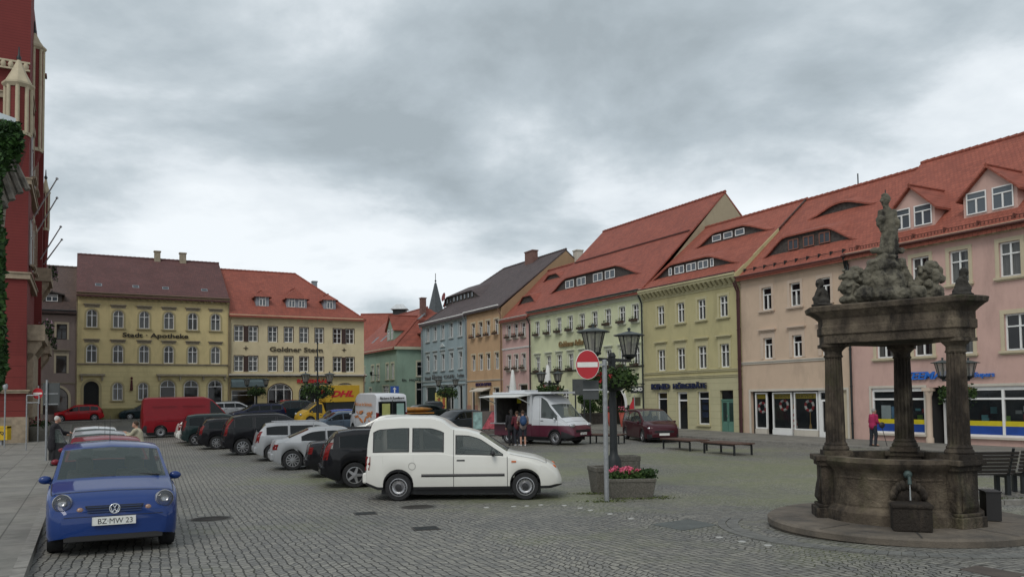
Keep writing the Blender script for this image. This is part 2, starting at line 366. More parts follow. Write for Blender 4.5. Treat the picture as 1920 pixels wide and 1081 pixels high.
def make_window(parent, w, h, style='cross', fmat=None, surround=None, sw=.13, sill=None, hood=None, pmt=None, arch=0, ft=.07, proud=.03, pane=True, hoodz=0, name='window'):
    """frame mesh at the wall line, bottom centre of the opening; pane, surround, sill and hood are its children"""
    fmat = fmat or WHITE; mb = MB(); y0, y1 = .10, .16; b = w/2; t = ft; th = h-arch
    mb.box(-b, -b+t, y0, y1, 0, th); mb.box(b-t, b, y0, y1, 0, th); mb.box(-b+t, b-t, y0, y1, 0, t)
    if arch:
        pts = arcpts(w, th, arch); ins = arcpts(w-2*t, th, arch-t)
        for i in range(len(pts)-1):
            mb.add([(pts[i][0], y0, pts[i][1]), (pts[i+1][0], y0, pts[i+1][1]), (ins[i+1][0], y0, ins[i+1][1]), (ins[i][0], y0, ins[i][1])], [(0, 1, 2, 3)])
            mb.add([(ins[i][0], y0, ins[i][1]), (ins[i+1][0], y0, ins[i+1][1]), (ins[i+1][0], y1, ins[i+1][1]), (ins[i][0], y1, ins[i][1])], [(0, 1, 2, 3)])
    else: mb.box(-b+t, b-t, y0, y1, h-t, h)
    m = t*.8; ya, yb = y0-.015, y1-.01
    if style == 'cross': mb.box(-m/2*1.3, m/2*1.3, ya, yb, t, h-t-.002); mb.box(-b+t, b-t, ya-.01, yb-.005, h*.66-m/2, h*.66+m/2)
    elif style == 'T': mb.box(-m/2*1.4, m/2*1.4, ya, yb, t, h*.68); mb.box(-b+t, b-t, ya-.01, yb-.005, h*.68-m/2, h*.68+m/2)
    elif style == 'grid':
        mb.box(-m/2*1.4, m/2*1.4, ya, yb, t, h-t-.002); mb.box(-b+t, b-t, ya-.01, yb-.005, h*.66-m/2, h*.66+m/2)
        mb.box(-b+t, b-t, ya+.004, yb-.004, h*.36-m/4, h*.36+m/4)
    elif style == 'bars':
        for k in range(1, 4): mb.box(-b+w*k/4-.015, -b+w*k/4+.015, ya, yb, t, h-t-.002)
        for k in range(1, 5): mb.box(-b+t, b-t, ya-.01, yb-.005, h*k/5-.015, h*k/5+.015)
    elif style == 'shop': mb.box(-b+t, b-t, ya-.01, yb-.005, h*.78-m/2, h*.78+m/2)
    elif style == 'shopx':
        mb.box(-b+t, b-t, ya-.01, yb-.005, h*.72-m/2, h*.72+m/2)
        for k in (1, 2): mb.box(-b+w*k/3-m/2, -b+w*k/3+m/2, ya, yb, t, h-.15)
    elif style == 'archx':
        mb.box(-b+t, b-t, ya-.01, yb-.005, th-m/2, th+m/2); mb.box(-m/2, m/2, ya, yb, th, h-t)
    fr = mb.build(name, fmat, parent)
    if pane:
        pb = MB(); yp = .135
        if arch:
            pts = arcpts(w-t, th, arch-t/2); pb.add([(-b+t/2, yp, t/2)] + [(x, yp, z) for x, z in pts] + [(b-t/2, yp, t/2)], [tuple(range(len(pts)+2))])
        else: pb.quad((-b+t/2, yp, t/2), (b-t/2, yp, t/2), (b-t/2, yp, h-t/2), (-b+t/2, yp, h-t/2))
        # inner side too, so the pane has a thickness
        pb.build('pane', pmt or GLASS, fr)
    if surround:
        sb = MB(); p = -proud
        if arch:
            o = arcpts(w+2*sw, th, arch+sw); i_ = arcpts(w, th, arch)
            sb.box(-b-sw, -b, p, 0, 0, th); sb.box(b, b+sw, p, 0, 0, th)
            for i in range(len(o)-1):
                q = [(o[i][0], o[i][1]), (o[i+1][0], o[i+1][1]), (i_[i+1][0], i_[i+1][1]), (i_[i][0], i_[i][1])]; sb.prism(q, p, 0)
        else:
            sb.box(-b-sw, -b, p, 0, 0, h); sb.box(b, b+sw, p, 0, 0, h); sb.box(-b-sw, b+sw, p-.002, .0, h, h+sw*1.1)
        sb.build('surround', surround, fr)
    if sill: MB().box(-b-sw-.05, b+sw+.05, -.13, .10, -.10, 0).box(-b-sw, b+sw, -.07, .0, -.16, -.10).build('sill', sill, fr)
    if hood:
        hb = MB(); hz = h + sw*1.1 + hoodz
        hb.box(-b-sw-.09, b+sw+.09, -.17, 0, hz, hz+.07).box(-b-sw-.04, b+sw+.04, -.10, 0, hz-.07, hz)
        if hoodz: hb.box(-b-sw, b+sw, -.02, 0, h+sw*1.1, hz-.07)
        hb.build('hood_moulding', hood, fr)
    return fr
class House:
    def __init__(s, name, row, s0, s1, z0, label, cat='house', group=None, root=None):
        s.row = row; s.s0 = s0; s.w = s1-s0; s.z0 = z0; s.ops = []; s.protos = {}
        if root: s.r = root
        else:
            E_ = FR[row][1]; s.r = empty(name, fpt(row, s0, 0, z0), math.atan2(E_.y, E_.x), label, cat, group)
    def win(s, sc, z0, z1, w, cut=True, y=0, **k):
        x = sc-s.s0; h = z1-z0; ar = k.get('arch', 0)
        if cut: s.ops.append((x-w/2, x+w/2, z0-s.z0, z1-s.z0, ar) if ar else (x-w/2, x+w/2, z0-s.z0, z1-s.z0))
        key = (round(w, 3), round(h, 3), str(sorted((a, str(b)) for a, b in k.items())))
        if key in s.protos: o = copy_tree(s.protos[key], s.r)
        else: o = s.protos[key] = make_window(s.r, w, h, **k)
        o.location = (x, y, z0-s.z0)
        if w < 1.25 and z0 > s.z0+1.2 and k.get('fmat') is not DARKM: s.curtain(o, w, h)
        return o
    def curtain(s, fr, w, h):
        t = RW.random(); b = w/2-.05; mb = MB()
        if t < .3: return
        def fold(x0, x1, z0, z1):
            n = max(4, int((x1-x0)/.05))
            for i in range(n):
                a = x0+(x1-x0)*i/n; c = x0+(x1-x0)*(i+1)/n; mb.quad((a, .19+.02*(i%2), z0), (c, .19+.02*((i+1)%2), z0), (c, .19+.02*((i+1)%2), z1), (a, .19+.02*(i%2), z1))
        if t < .5: fold(-b, b, .08, h-.08)
        elif t < .75: fold(-b, -b+w*.27, .08, h-.08); fold(b-w*.27, b, .08, h-.08)
        elif t < .9: fold(-b, b, .08, h*.5)
        else: fold(-b, b, h*.55, h-.08)
        mb.build('curtain', CURT, fr, recalc=False)
    def walls(s, ztop, mats, depth=13, gableL=None, gableR=None, zsplit=None, ops_extra=(), below=.9):
        """front with openings, sides, back; gable=(ridge_depth, ridge_z)"""
        mb = MB(); zt = ztop-s.z0
        wall_panel(mb, 0, s.w, -below, zt, s.ops+list(ops_extra), mi=0, zsplit=None if zsplit is None else zsplit-s.z0, mi_low=1 if zsplit is not None else None)
        for x, g in ((0, gableL), (s.w, gableR)):
            pts = [(0, -below), (0, zt)]
            if g: pts += [(g[0], g[1]-s.z0), (2*g[0], zt)]; dd = 2*g[0]
            else: dd = depth; pts += [(dd, zt)]
            pts += [(dd, -below)]
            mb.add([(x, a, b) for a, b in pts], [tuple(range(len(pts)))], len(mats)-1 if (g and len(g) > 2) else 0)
        mb.quad((0, depth, -below), (s.w, depth, -below), (s.w, depth, zt), (0, depth, zt))
        s.wall = mb.build('wall', mats, s.r, recalc=False); return s.wall
    def roof(s, ze, D, zr, mat, ov=.35, x0=None, x1=None, hipL=0, hipR=0, th=.14, D2=None, kink=None):
        x0 = -.02 if x0 is None else x0-s.s0; x1 = s.w+.02 if x1 is None else x1-s.s0; m = (zr-ze)/D
        z_e = ze-s.z0-m*ov*.6; z_r = zr-s.z0; mb = MB()
        D2 = D2 or 2*D
        A = [(x0, -ov, z_e), (x1, -ov, z_e), (x1-hipR, D, z_r), (x0+hipL, D, z_r)]
        B = [(x1, D2+ov, z_e), (x0, D2+ov, z_e), (x0+hipL, D, z_r), (x1-hipR, D, z_r)]
        faces = [A, B]
        if hipL: faces.append([(x0, D2+ov, z_e), (x0, -ov, z_e), (x0+hipL, D, z_r)])
        if hipR: faces.append([(x1, -ov, z_e), (x1, D2+ov, z_e), (x1-hipR, D, z_r)])
        for F in faces:
            n = len(F); mb.add(F + [(p[0], p[1], p[2]-th) for p in F], [tuple(range(n)), tuple(range(2*n-1, n-1, -1))] + [(i, n+i, n+(i+1)%n, (i+1)%n) for i in range(n)])
        # ridge tiles, one bump per tile
        xa, xb = x0+hipL, x1-hipR; k = max(2, int((xb-xa)/.38))
        for i in range(k):
            a = xa+(xb-xa)*i/k; mb.tube((a, D, z_r+.0), (a+(xb-xa)/k+.02, D, z_r+.015), .10, .12, 8)
        for hp, xe, xr in ((hipR, x1, x1-hipR), (hipL, x0, x0+hipL)):
            if hp:
                p0 = Vector((xe, -ov, z_e)); p1 = Vector((xr, D, z_r)); k = int((p1-p0).length/.4)
                for i in range(k): mb.tube(p0.lerp(p1, i/k), p0.lerp(p1, (i+1.05)/k), .09, .11, 8)
        s.m = m; s.ze = ze; s.rf = mb.build('roof', mat, s.r); return s.rf
    def zroof(s, y): return s.ze + s.m*y - s.z0
    def cornice(s, z, prof, mat, brackets=None, name='cornice', bw=.16, x0=0, x1=None):
        """prof: list of (proud, z_low, z_high) from the wall"""
        x1 = s.w if x1 is None else x1; mb = MB()
        for p, a, b in prof: mb.box(x0, x1, -p, .0, z+a-s.z0, z+b-s.z0)
        if brackets:
            pitch, za, zb, pr = brackets; k = int((x1-x0)/pitch)
            for i in range(k+1):
                x = x0 + (i+.5)*(x1-x0)/(k+1); mb.prism([(-.001, z+za-s.z0), (-pr*.35, z+za-s.z0), (-pr, z+zb-s.z0-.08), (-pr, z+zb-s.z0), (-.001, z+zb-s.z0)], x-bw/2, x+bw/2, axis='x')
        return mb.build(name, mat, s.r)
    def pipe(s, x, z1, z0=None, mat=None, y=-.12, kinkx=0):
        mb = MB(); zt = z1-s.z0; zb = 0 if z0 is None else z0-s.z0
        mb.tube((x+kinkx, -.4, zt+.18), (x, y, zt-.35), .055, n=8).tube((x, y, zt-.35), (x, y, zb), .055, n=8)
        for k in range(5): mb.tube((x, y, zb+(zt-zb)*(k+.5)/5), (x, y, zb+(zt-zb)*(k+.5)/5+.05), .075, n=8)
        return mb.build('drainpipe', mat or DARKM, s.r)
    def gutter(s, z, mat=None, y=-.42, x0=0, x1=None):
        x1 = s.w if x1 is None else x1
        return MB().tube((x0, y, z-s.z0), (x1, y, z-s.z0), .06, n=8).build('gutter', mat or DARKM, s.r)
    def eyebrow(s, xa, xb, yf, h, ramp, mat, fmat, ramp2=None, m2=.30):
        """wide low dormer whose roof swings out of the main slope; returns part with front face"""
        xa -= s.s0; xb -= s.s0; ramp2 = ramp2 or ramp; zb = s.zroof(yf)+.02; n = 28; pts = []
        for i in range(n+1):
            x = xa+(xb-xa)*i/n
            a = min(1, (x-xa)/ramp); c = min(1, (xb-x)/ramp2); f = min(a, c); f = f*f*(3-2*f)*.55 + f*.45; pts.append((x, h*f))
        rb = MB()
        for i in range(n):
            (x0, h0), (x1, h1) = pts[i], pts[i+1]
            y0 = yf+h0/(s.m-m2); y1 = yf+h1/(s.m-m2); o = .16
            a = (x0, yf-o, zb+h0-o*m2); b = (x1, yf-o, zb+h1-o*m2); c = (x1, y1, s.zroof(y1)+.03); d = (x0, y0, s.zroof(y0)+.03)
            rb.quad(a, b, c, d); rb.quad((a[0], a[1], a[2]-.09), (b[0], b[1], b[2]-.09), (c[0], c[1], c[2]-.09), (d[0], d[1], d[2]-.09))
            rb.quad(a, b, (b[0], b[1], b[2]-.09), (a[0], a[1], a[2]-.09))
        dr = rb.build('dormer', mat, s.r, recalc=False)
        fb = MB()
        for i in range(n):
            (x0, h0), (x1, h1) = pts[i], pts[i+1]; fb.quad((x0, yf, zb-.12), (x1, yf, zb-.12), (x1, yf, zb+h1-.04), (x0, yf, zb+h0-.04))
        fb.build('dormer_front', fmat, dr, recalc=False); return dr, zb
    def dwin(s, dr, sc, zb, z0, w, h, y, style='cross', fmat=None):
        """window on a dormer, child of the dormer"""
        fmat = fmat or WHITE; x = sc-s.s0; mb = MB(); t = .05
        mb.box(-w/2, w/2, -.05, -.02, 0, t).box(-w/2, w/2, -.05, -.02, h-t, h).box(-w/2, -w/2+t, -.05, -.02, t, h-t).box(w/2-t, w/2, -.05, -.02, t, h-t)
        if style == 'cross': mb.box(-.03, .03, -.055, -.02, t, h-t)
        if style == 'T': mb.box(-.035, .035, -.055, -.02, t, h*.66); mb.box(-w/2+t, w/2-t, -.06, -.02, h*.66, h*.66+.05)
        mb.quad((-w/2+.01, -.018, .01), (w/2-.01, -.018, .01), (w/2-.01, -.018, h-.01), (-w/2+.01, -.018, h-.01), mi=1)
        return mb.build('window', [fmat, DORMG], dr, loc=(x, y, z0), recalc=False)
    def gdormer(s, sc, w, yf, hw, hp, wallm, roofm, nwin=2, ww=.85, wh=1.0, hip=0, base=0, wfr=None, style='T', ov=.22):
        x = sc-s.s0; zb = s.zroof(yf)-.05; b = w/2; m = s.m; yw = yf+hw/m; yr = yf+hp/m; mb = MB()
        if hip: F = [(x-b, zb), (x+b, zb), (x+b, zb+hw), (x-b, zb+hw)]
        else: F = [(x-b, zb), (x+b, zb), (x+b, zb+hw), (x, zb+hp), (x-b, zb+hw)]
        mb.add([(a, yf, c) for a, c in F], [tuple(range(len(F)))])
        for q in (-b, b): mb.add([(x+q, yf, zb), (x+q, yf, zb+hw), (x+q, yw, zb+hw)], [(0, 1, 2)])
        dr = mb.build('dormer', wallm, s.r, recalc=False)
        sl = (hp-hw)/b; e = ov; rb = MB(); yo = yf-e; rs = yf+hip if hip else yo
        for q in (-1, 1):
            P = [(x+q*(b+e), yo, zb+hw-e*sl), (x, rs, zb+hp), (x, yr, zb+hp), (x+q*(b+e), yw-e*sl/m, zb+hw-e*sl)]
            rb.add(P + [(a, c, d-.1) for a, c, d in P], [(0, 1, 2, 3), (7, 6, 5, 4), (0, 4, 5, 1), (0, 3, 7, 4)])
        if hip: rb.quad((x-b-e, yo, zb+hw-e*sl), (x+b+e, yo, zb+hw-e*sl), (x, rs, zb+hp))
        rb.tube((x, rs, zb+hp+.02), (x, yr, zb+hp+.02), .08, n=8)
        rb.build('dormer_roof', roofm, dr, recalc=False)
        for k in range(nwin):
            xx = x + (k-(nwin-1)/2)*w/nwin*.98; s.dwin(dr, xx+s.s0, 0, zb+base+.14, ww, wh, yf, style, wfr)
        return dr
    def chimney(s, sc, y, z0, z1, w=.6, d=.5, mat=None, cap=True):
        x = sc-s.s0; mb = MB().box(x-w/2, x+w/2, y-d/2, y+d/2, z0-s.z0, z1-s.z0)
        if cap: mb.box(x-w/2-.06, x+w/2+.06, y-d/2-.06, y+d/2+.06, z1-s.z0-.12, z1-s.z0-.02)
        o = mb.build('chimney', mat or CHIM, s.rf); return o
    def skylight(s, sc, y, w=.5, h=.5):
        x = sc-s.s0; z = s.zroof(y); a = math.atan(s.m)
        T = Matrix.Translation((x, y, z)) @ Matrix.Rotation(a, 4, 'X')
        mb = MB().box(-w/2, w/2, -h/2, h/2, 0, .09, T=T).quad((-w/2+.06, -h/2+.06, .095), (w/2-.06, -h/2+.06, .095), (w/2-.06, h/2-.06, .095), (-w/2+.06, h/2-.06, .095), mi=1, T=T)
        return mb.build('skylight', [ZINC, GLASS], s.rf, recalc=False)
    def plinth(s, z1, mat, p=.06, gaps=()):
        mb = MB(); x = 0; 
        for a, b in sorted(gaps)+[(s.w, s.w)]:
            if a > x: mb.box(x, a, -p, 0, -.9, z1-s.z0)
            x = b
        return mb.build('plinth', mat, s.r)
    def band(s, z0, z1, p, mat, name='string_course', x0=0, x1=None):
        x1 = s.w if x1 is None else x1; return MB().box(x0, x1, -p, 0, z0-s.z0, z1-s.z0).box(x0, x1, -p-.04, 0, z1-s.z0, z1-s.z0+.05).build(name, mat, s.r)
    def frame(s, sa, sb, z0, z1, mat, w=.14, p=.05):
        a, b = sa-s.s0, sb-s.s0; return MB().box(a, a+w, -p, 0, z0-s.z0, z1-s.z0-w).box(b-w, b, -p, 0, z0-s.z0, z1-s.z0-w).box(a, b, -p, 0, z1-s.z0-w, z1-s.z0).build('shopfront_surround', mat, s.r)
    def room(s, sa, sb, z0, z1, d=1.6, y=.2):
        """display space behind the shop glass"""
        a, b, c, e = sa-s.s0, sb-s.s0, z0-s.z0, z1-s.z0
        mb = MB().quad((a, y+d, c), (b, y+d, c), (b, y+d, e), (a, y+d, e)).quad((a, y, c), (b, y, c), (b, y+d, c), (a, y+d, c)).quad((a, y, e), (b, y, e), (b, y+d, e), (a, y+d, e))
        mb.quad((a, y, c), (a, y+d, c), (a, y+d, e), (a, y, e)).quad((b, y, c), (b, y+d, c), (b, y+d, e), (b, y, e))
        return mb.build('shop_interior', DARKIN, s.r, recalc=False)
CHIM = pmat('chimney_brick', (.16, .085, .07), .9, var=.3, scale=9, bump=.5)
CREAM = plaster('cream_trim', (.50, .43, .30)); PALETRIM = plaster('pale_trim', (.52, .48, .41)); PINKTRIM = plaster('pink_beige_trim', (.53, .42, .33))
STONE = pmat('sandstone_trim', (.30, .26, .19), .9, var=.2, scale=5, bump=.4)
FBOX = pmat('flower_box_timber', (.05, .03, .02), .8)
def flower_box(H, sc, z, w, label, group, red=True, dark=False):
    P = FR[H.row]; loc = fpt(H.row, sc, -.24, z)
    o = MB().box(-w/2, w/2, -.11, .11, 0, .16).build('flower_box', FBOX, None, loc=loc, rot=(0, 0, H.r.rotation_euler[2])); tag(o, label, 'flower box', group)
    rr = random.Random(int(sc*100)+int(z*10))
    mb = MB(); mb.leaves(70, lambda: (rr.uniform(-w/2, w/2), rr.uniform(-.16, .12), .14+rr.uniform(-.1, .2)), .07, 0, rr)
    if red: mb.leaves(26, lambda: (rr.uniform(-w/2, w/2), rr.uniform(-.17, .1), .2+rr.uniform(-.16, .12)), .055, 1, rr)
    mb.build('flowers', [DLEAF, PETR], o, recalc=False); return o
def box_row(H, ss, z, w, where, house, group, red=True):
    n = len(ss)
    for i, sc in enumerate(ss):
        flower_box(H, sc, z, w, f'{ORD[i]} flower box from the left on the {where} sills of the {house}', group, red)

# ---- H1 pink house with the textile shop (nearest on the right)
def house_pink():
    pink = plaster('pink_plaster', (.53, .35, .30)); H = House('pink_house', 'R', 6.85, 22.5, -.05, 'salmon pink house with gabled dormers and a yellow and blue striped shopfront')
    k = dict(style='cross', surround=CREAM, sw=.16, sill=CREAM)
    us = [8.6, 10.75, 12.55, 14.7, 16.9, 19.1, 21.2]
    for c in us: H.win(c, 7.02, 8.46, .86, **k)
    for c in (8.8, 10.75, 12.6): H.win(c, 3.98, 5.45, .9, **k)
    for c in (14.95, 17.3, 19.8): H.win(c, 4.0, 5.5, 1.15, **k)
    A = (8.0, 10.75); B = (12.55, 15.8); B2 = (16.0, 19.5)
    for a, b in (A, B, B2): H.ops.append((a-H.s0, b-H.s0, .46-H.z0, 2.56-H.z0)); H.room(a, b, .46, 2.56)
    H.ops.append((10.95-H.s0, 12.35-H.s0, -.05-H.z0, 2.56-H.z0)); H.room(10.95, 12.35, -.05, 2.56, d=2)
    H.walls(9.15, [pink], depth=12.2, gableL=(6.1, 14.5), gableR=(6.1, 14.5))
    H.roof(9.2, 6.1, 14.58, RED_TILE2)
    H.cornice(8.86, [(.10, 0, .10), (.34, .24, .34)], CREAM, brackets=(.52, .02, .26, .30), bw=.2)
    H.gutter(9.1, pmat('rusty_gutter', (.09, .03, .025)))
    # shop windows as framed units
    yel = pmat('yellow_film', (.55, .45, .01), .4); blu = pmat('blue_film', (.008, .05, .26), .4)
    for i, (a, b, nn) in enumerate(((8.0, 10.75, 1), (12.55, 15.8, 2), (16.0, 19.5, 2))):
        w = b-a; mb = MB(); t = .09; h = 2.1
        mb.box(-w/2, -w/2+t, .05, .14, 0, h).box(w/2-t, w/2, .05, .14, 0, h).box(-w/2+t, w/2-t, .05, .14, 0, t).box(-w/2+t, w/2-t, .05, .14, h-.16, h)
        mb.box(-w/2+t, w/2-t, .045, .139, 1.55, 1.63)
        for q in range(1, nn): mb.box(-w/2+w*q/nn-.05, -w/2+w*q/nn+.05, .04, .145, t, h-.16)
        fr = mb.build('shop_window', WHITE, H.r, loc=(a+w/2-H.s0, 0, .46-H.z0))
        MB().quad((-w/2+.05, .1, .05), (w/2-.05, .1, .05), (w/2-.05, .1, h-.1), (-w/2+.05, .1, h-.1)).build('pane', SHOPG, fr)
        MB().box(-w/2+t, w/2-t, .085, .092, .45, .66, mi=0).box(-w/2+t, w/2-t, .085, .092, t, .45, mi=1).build('striped_film', [yel, blu], fr)
        MB().box(-w/2-.08, w/2+.08, -.12, .04, -.09, -.003).build('sill', PALETRIM, fr)
        rr = random.Random(i); g = MB()
        for q in range(12):
            x = rr.uniform(-w/2+.3, w/2-.3); z = rr.choice([.62, .72, .95, 1.05]); g.box(x-.13, x+.13, .4+q*.06, .45+q*.06, z, z+rr.uniform(.1, .3), mi=rr.randrange(4))
        g.build('goods', [pmat('red_goods', (.4, .03, .02)), pmat('pale_goods', (.45, .5, .48)), pmat('green_goods', (.2, .4, .05)), pmat('teal_goods', (.1, .3, .32))], fr)
        if i == 0: MB().box(-.95, -.45, .12, .13, .62, 1.3).box(-.42, -.12, .12, .13, .7, 1.25, mi=1).build('poster', [pmat('poster_white', (.5, .6, .6)), pmat('poster_blue', (.1, .25, .4))], fr)
    H.frame(7.9, 10.85, .36, 2.68, PALETRIM, .11, .04); H.frame(12.45, 19.6, .36, 2.68, PALETRIM, .11, .04)
    dm = MB(); dm.box(.0, .1, 1.0, 1.08, 0, 2.5).box(1.0, 1.1, 1.0, 1.08, 0, 2.5).box(.1, 1.0, 1.0, 1.08, 2.0, 2.12).box(.1, 1.0, 1.0, 1.08, 2.4, 2.5).box(.1, 1.0, 1.02, 1.06, 0, .25)
    d = dm.build('door', WHITE, H.r, loc=(11.15-H.s0, -.3, -.02-H.z0+.06)); MB().quad((.1, 1.04, .25), (1.0, 1.04, .25), (1.0, 1.04, 2.4), (.1, 1.04, 2.4)).build('pane', SHOPG, d)
    pc = MB().lathe([(.17, 0), (.17, .35), (.13, .42), (.12, 2.2), (.17, 2.3), (.19, 2.5), (.19, 2.6)], (10.95-H.s0, -.03, 0), 16).box(10.95-H.s0-.2, 10.95-H.s0+.2, -.23, .17, 2.45, 2.6)
    pc.build('pilaster', PINKTRIM, H.r)
    blue = pmat('sign_blue', (.015, .13, .5), .4)
    text('shop_sign', 'ZEEMAN', .46, blue, H.r, loc=(9.75-H.s0, -.09, 2.94-H.z0), ext=.03, width=2.45, shear=.25, offset=.012)
    text('shop_sign', 'textielSupers', .28, blue, H.r, loc=(12.3-H.s0, -.09, 2.97-H.z0), ext=.03, width=1.65, offset=.006)
    for c, ww in ((9.95, 2.2), (13.55, 2.3), (17.1, 2.3), (20.6, 2.3)):
        H.gdormer(c, ww, .72, 1.15, 2.2, pink, RED_TILE2, 2, .88, .96, base=.1)
    # snow guard
    sg = MB(); y = .05; z = H.zroof(y)
    for q in range(int((H.w)/.16)): sg.box(.1+q*.16, .13+q*.16, y-.01, y+.01, z+.08, z+.26)
    sg.box(.1, H.w-.1, y-.012, y+.012, z+.24, z+.27).box(.1, H.w-.1, y-.012, y+.012, z+.08, z+.1)
    for q in range(int(H.w/1.5)): sg.box(.5+q*1.5, .55+q*1.5, y-.02, y+.25, z, z+.34)
    sg.build('snow_guard', pmat('rust_metal', (.10, .03, .02), .7), H.rf)
    H.pipe(-.02, 8.9, 5, kinkx=.1); H.pipe(.12, 9.0)
    return H

# ---- H2 peach house with the outdoor shop
def house_peach():
    pe = plaster('peach_plaster', (.53, .40, .295)); H = House('peach_house', 'R', -.45, 6.85, .05, 'peach coloured house with eyebrow dormers and lifebuoys in its shop window')
    for c in (1.53, 3.53, 5.45): H.win(c, 7.0, 8.25, .72, style='T', surround=PINKTRIM, sw=.16, sill=PINKTRIM)
    for c in (1.54, 3.58, 5.5): H.win(c, 4.3, 5.46, .66, style='T', surround=PINKTRIM, sw=.2, hood=PINKTRIM, hoodz=.2)
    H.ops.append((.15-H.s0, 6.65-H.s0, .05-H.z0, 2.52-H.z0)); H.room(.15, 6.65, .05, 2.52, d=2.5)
    H.walls(9.15, [pe], depth=11.5, gableL=(5.7, 14.1), gableR=(5.7, 14.1))
    H.roof(9.15, 5.7, 14.2, RED_TILE2); H.gutter(9.05, pmat('rusty_gutter', (.09, .03, .025)))
    H.cornice(8.75, [(.06, 0, .12), (.22, .12, .3)], PINKTRIM); H.band(4.05, 4.15, .05, PALETRIM, x1=6.1)
    H.frame(.05, 6.75, 0, 2.64, PALETRIM, .12, .05)
    MB().box(6.25-H.s0, 6.66-H.s0, .08, .2, -.3, 2.47).build('side_panel', CREAM, H.r)
    # glazed front: three panes, recessed, and the door
    yel = pmat('yellow_banner', (.50, .38, .01), .6); MB_ = []
    for i, (a, b) in enumerate(((.38, 1.25), (1.65, 3.0), (3.15, 4.7))):
        w = b-a; h = 2.0; t = .07
        mb = MB().box(0, t, .1, .2, 0, h).box(w-t, w, .1, .2, 0, h).box(t, w-t, .1, .2, 0, t).box(t, w-t, .1, .2, h-t, h)
        fr = mb.build('shop_window', WHITE, H.r, loc=(a-H.s0, 0, .45-H.z0))
        MB().quad((t/2, .15, t/2), (w-t/2, .15, t/2), (w-t/2, .15, h-t/2), (t/2, .15, h-t/2)).build('pane', SHOPG, fr)
        MB().box(t+.02, w-t-.02, .17, .18, h-.34, h-.09).build('banner', yel, fr)
        if i: text('banner_text', ('FREI BOOTE', 'SERVICE')[i-1], .2, pmat('banner_ink', (.12, .09, .02)), fr, loc=(.14, .165, h-.29), ext=.004, width=w*.74)
        MB().box(0, w, .06, .2, -.4, -.01).build('base_panel', WHITE if i == 1 else PALETRIM, fr)
    lows = [((.70, 1.62, .0)), ((2.28, 1.75, .0)), ((4.0, 1.72, 0))]
    for i, (sc, z, _) in enumerate(lows):
        # lifebuoy hung behind the glass: a thing of its own
        lb = MB(); n = 32; 
        for q in range(n):
            a0, a1 = 2*math.pi*q/n, 2*math.pi*(q+1)/n; mi = 0 if (q//4) % 2 else 1; vs = []
            for aa in (a0, a1):
                for j in range(8):
                    b = 2*math.pi*j/8; rr_ = .26+.075*math.cos(b); vs.append((rr_*math.cos(aa), .06*math.sin(b), rr_*math.sin(aa)))
            lb.add(vs, [(j, (j+1)%8, 8+(j+1)%8, 8+j) for j in range(8)], mi, True)
        tag(lb.build('lifebuoy', [SIGNR, SIGNW], None, loc=fpt('R', sc, .32, z), rot=(0, 0, H.r.rotation_euler[2])),
            ['lifebuoy hanging in the narrow left pane of the shopfront', 'lifebuoy hanging in the middle pane of the shopfront', 'lifebuoy with a white card in the right pane of the shopfront'][i], 'lifebuoy', 'lifebuoys in the shop window')
    # oar
    o = MB().tube((0, 0, .7), (0, 0, 1.35), .02).ell((0, 0, .42), (.09, .02, .3)); tag(o.build('oar', pmat('oar_wood', (.42, .27, .08)), None, loc=fpt('R', 4.05, .3, .1), rot=(0, 0, H.r.rotation_euler[2])), 'wooden oar standing upright under the right lifebuoy', 'oar')
    dm = MB().box(0, .12, .1, .2, 0, 2.4).box(1.3, 1.42, .1, .2, 0, 2.4).box(.12, 1.3, .1, .2, 1.85, 1.95).box(.12, 1.3, .1, .2, 2.3, 2.4).box(.12, 1.3, .1, .19, 0, .3).box(.12, .24, .1, .19, .3, 1.85).box(1.18, 1.3, .1, .19, .3, 1.85)
    d = dm.build('door', WHITE, H.r, loc=(4.78-H.s0, 0, .1-H.z0)); MB().quad((.12, .15, .3), (1.3, .15, .3), (1.3, .15, 2.3), (.12, .15, 2.3)).build('pane', GLASS, d)
    brown = pmat('brown_timber', (.19, .085, .06), .8)
    dr, zb = H.eyebrow(.3, 6.75, 1.1, 1.0, 1.7, RED_TILE2, DWOOD, 2.0)
    for c in (2.55, 3.6, 4.65): H.dwin(dr, c, 0, zb+.12, .72, .58, 1.08, 'cross', brown)
    H.eyebrow(1.4, 5.9, 3.7, .55, 2.0, RED_TILE2, DWOOD, 2.0)
    sg = MB(); y = .1; z = H.zroof(y)
    sg.box(.1, H.w-.1, y-.012, y+.012, z+.22, z+.25)
    for q in range(10): sg.box(.2+q*.75, .24+q*.75, y-.02, y+.2, z, z+.32)
    sg.build('snow_guard', DARKM, H.rf)
    H.chimney(3.3, 6.4, 13.6, 14.45, .7, .4); H.chimney(2.95, 6, 13.9, 15.0, .05, .05, DARKM, cap=False)
    H.pipe(-.02, 8.7, kinkx=.0, mat=pmat('brown_pipe', (.06, .02, .02)))
    return H

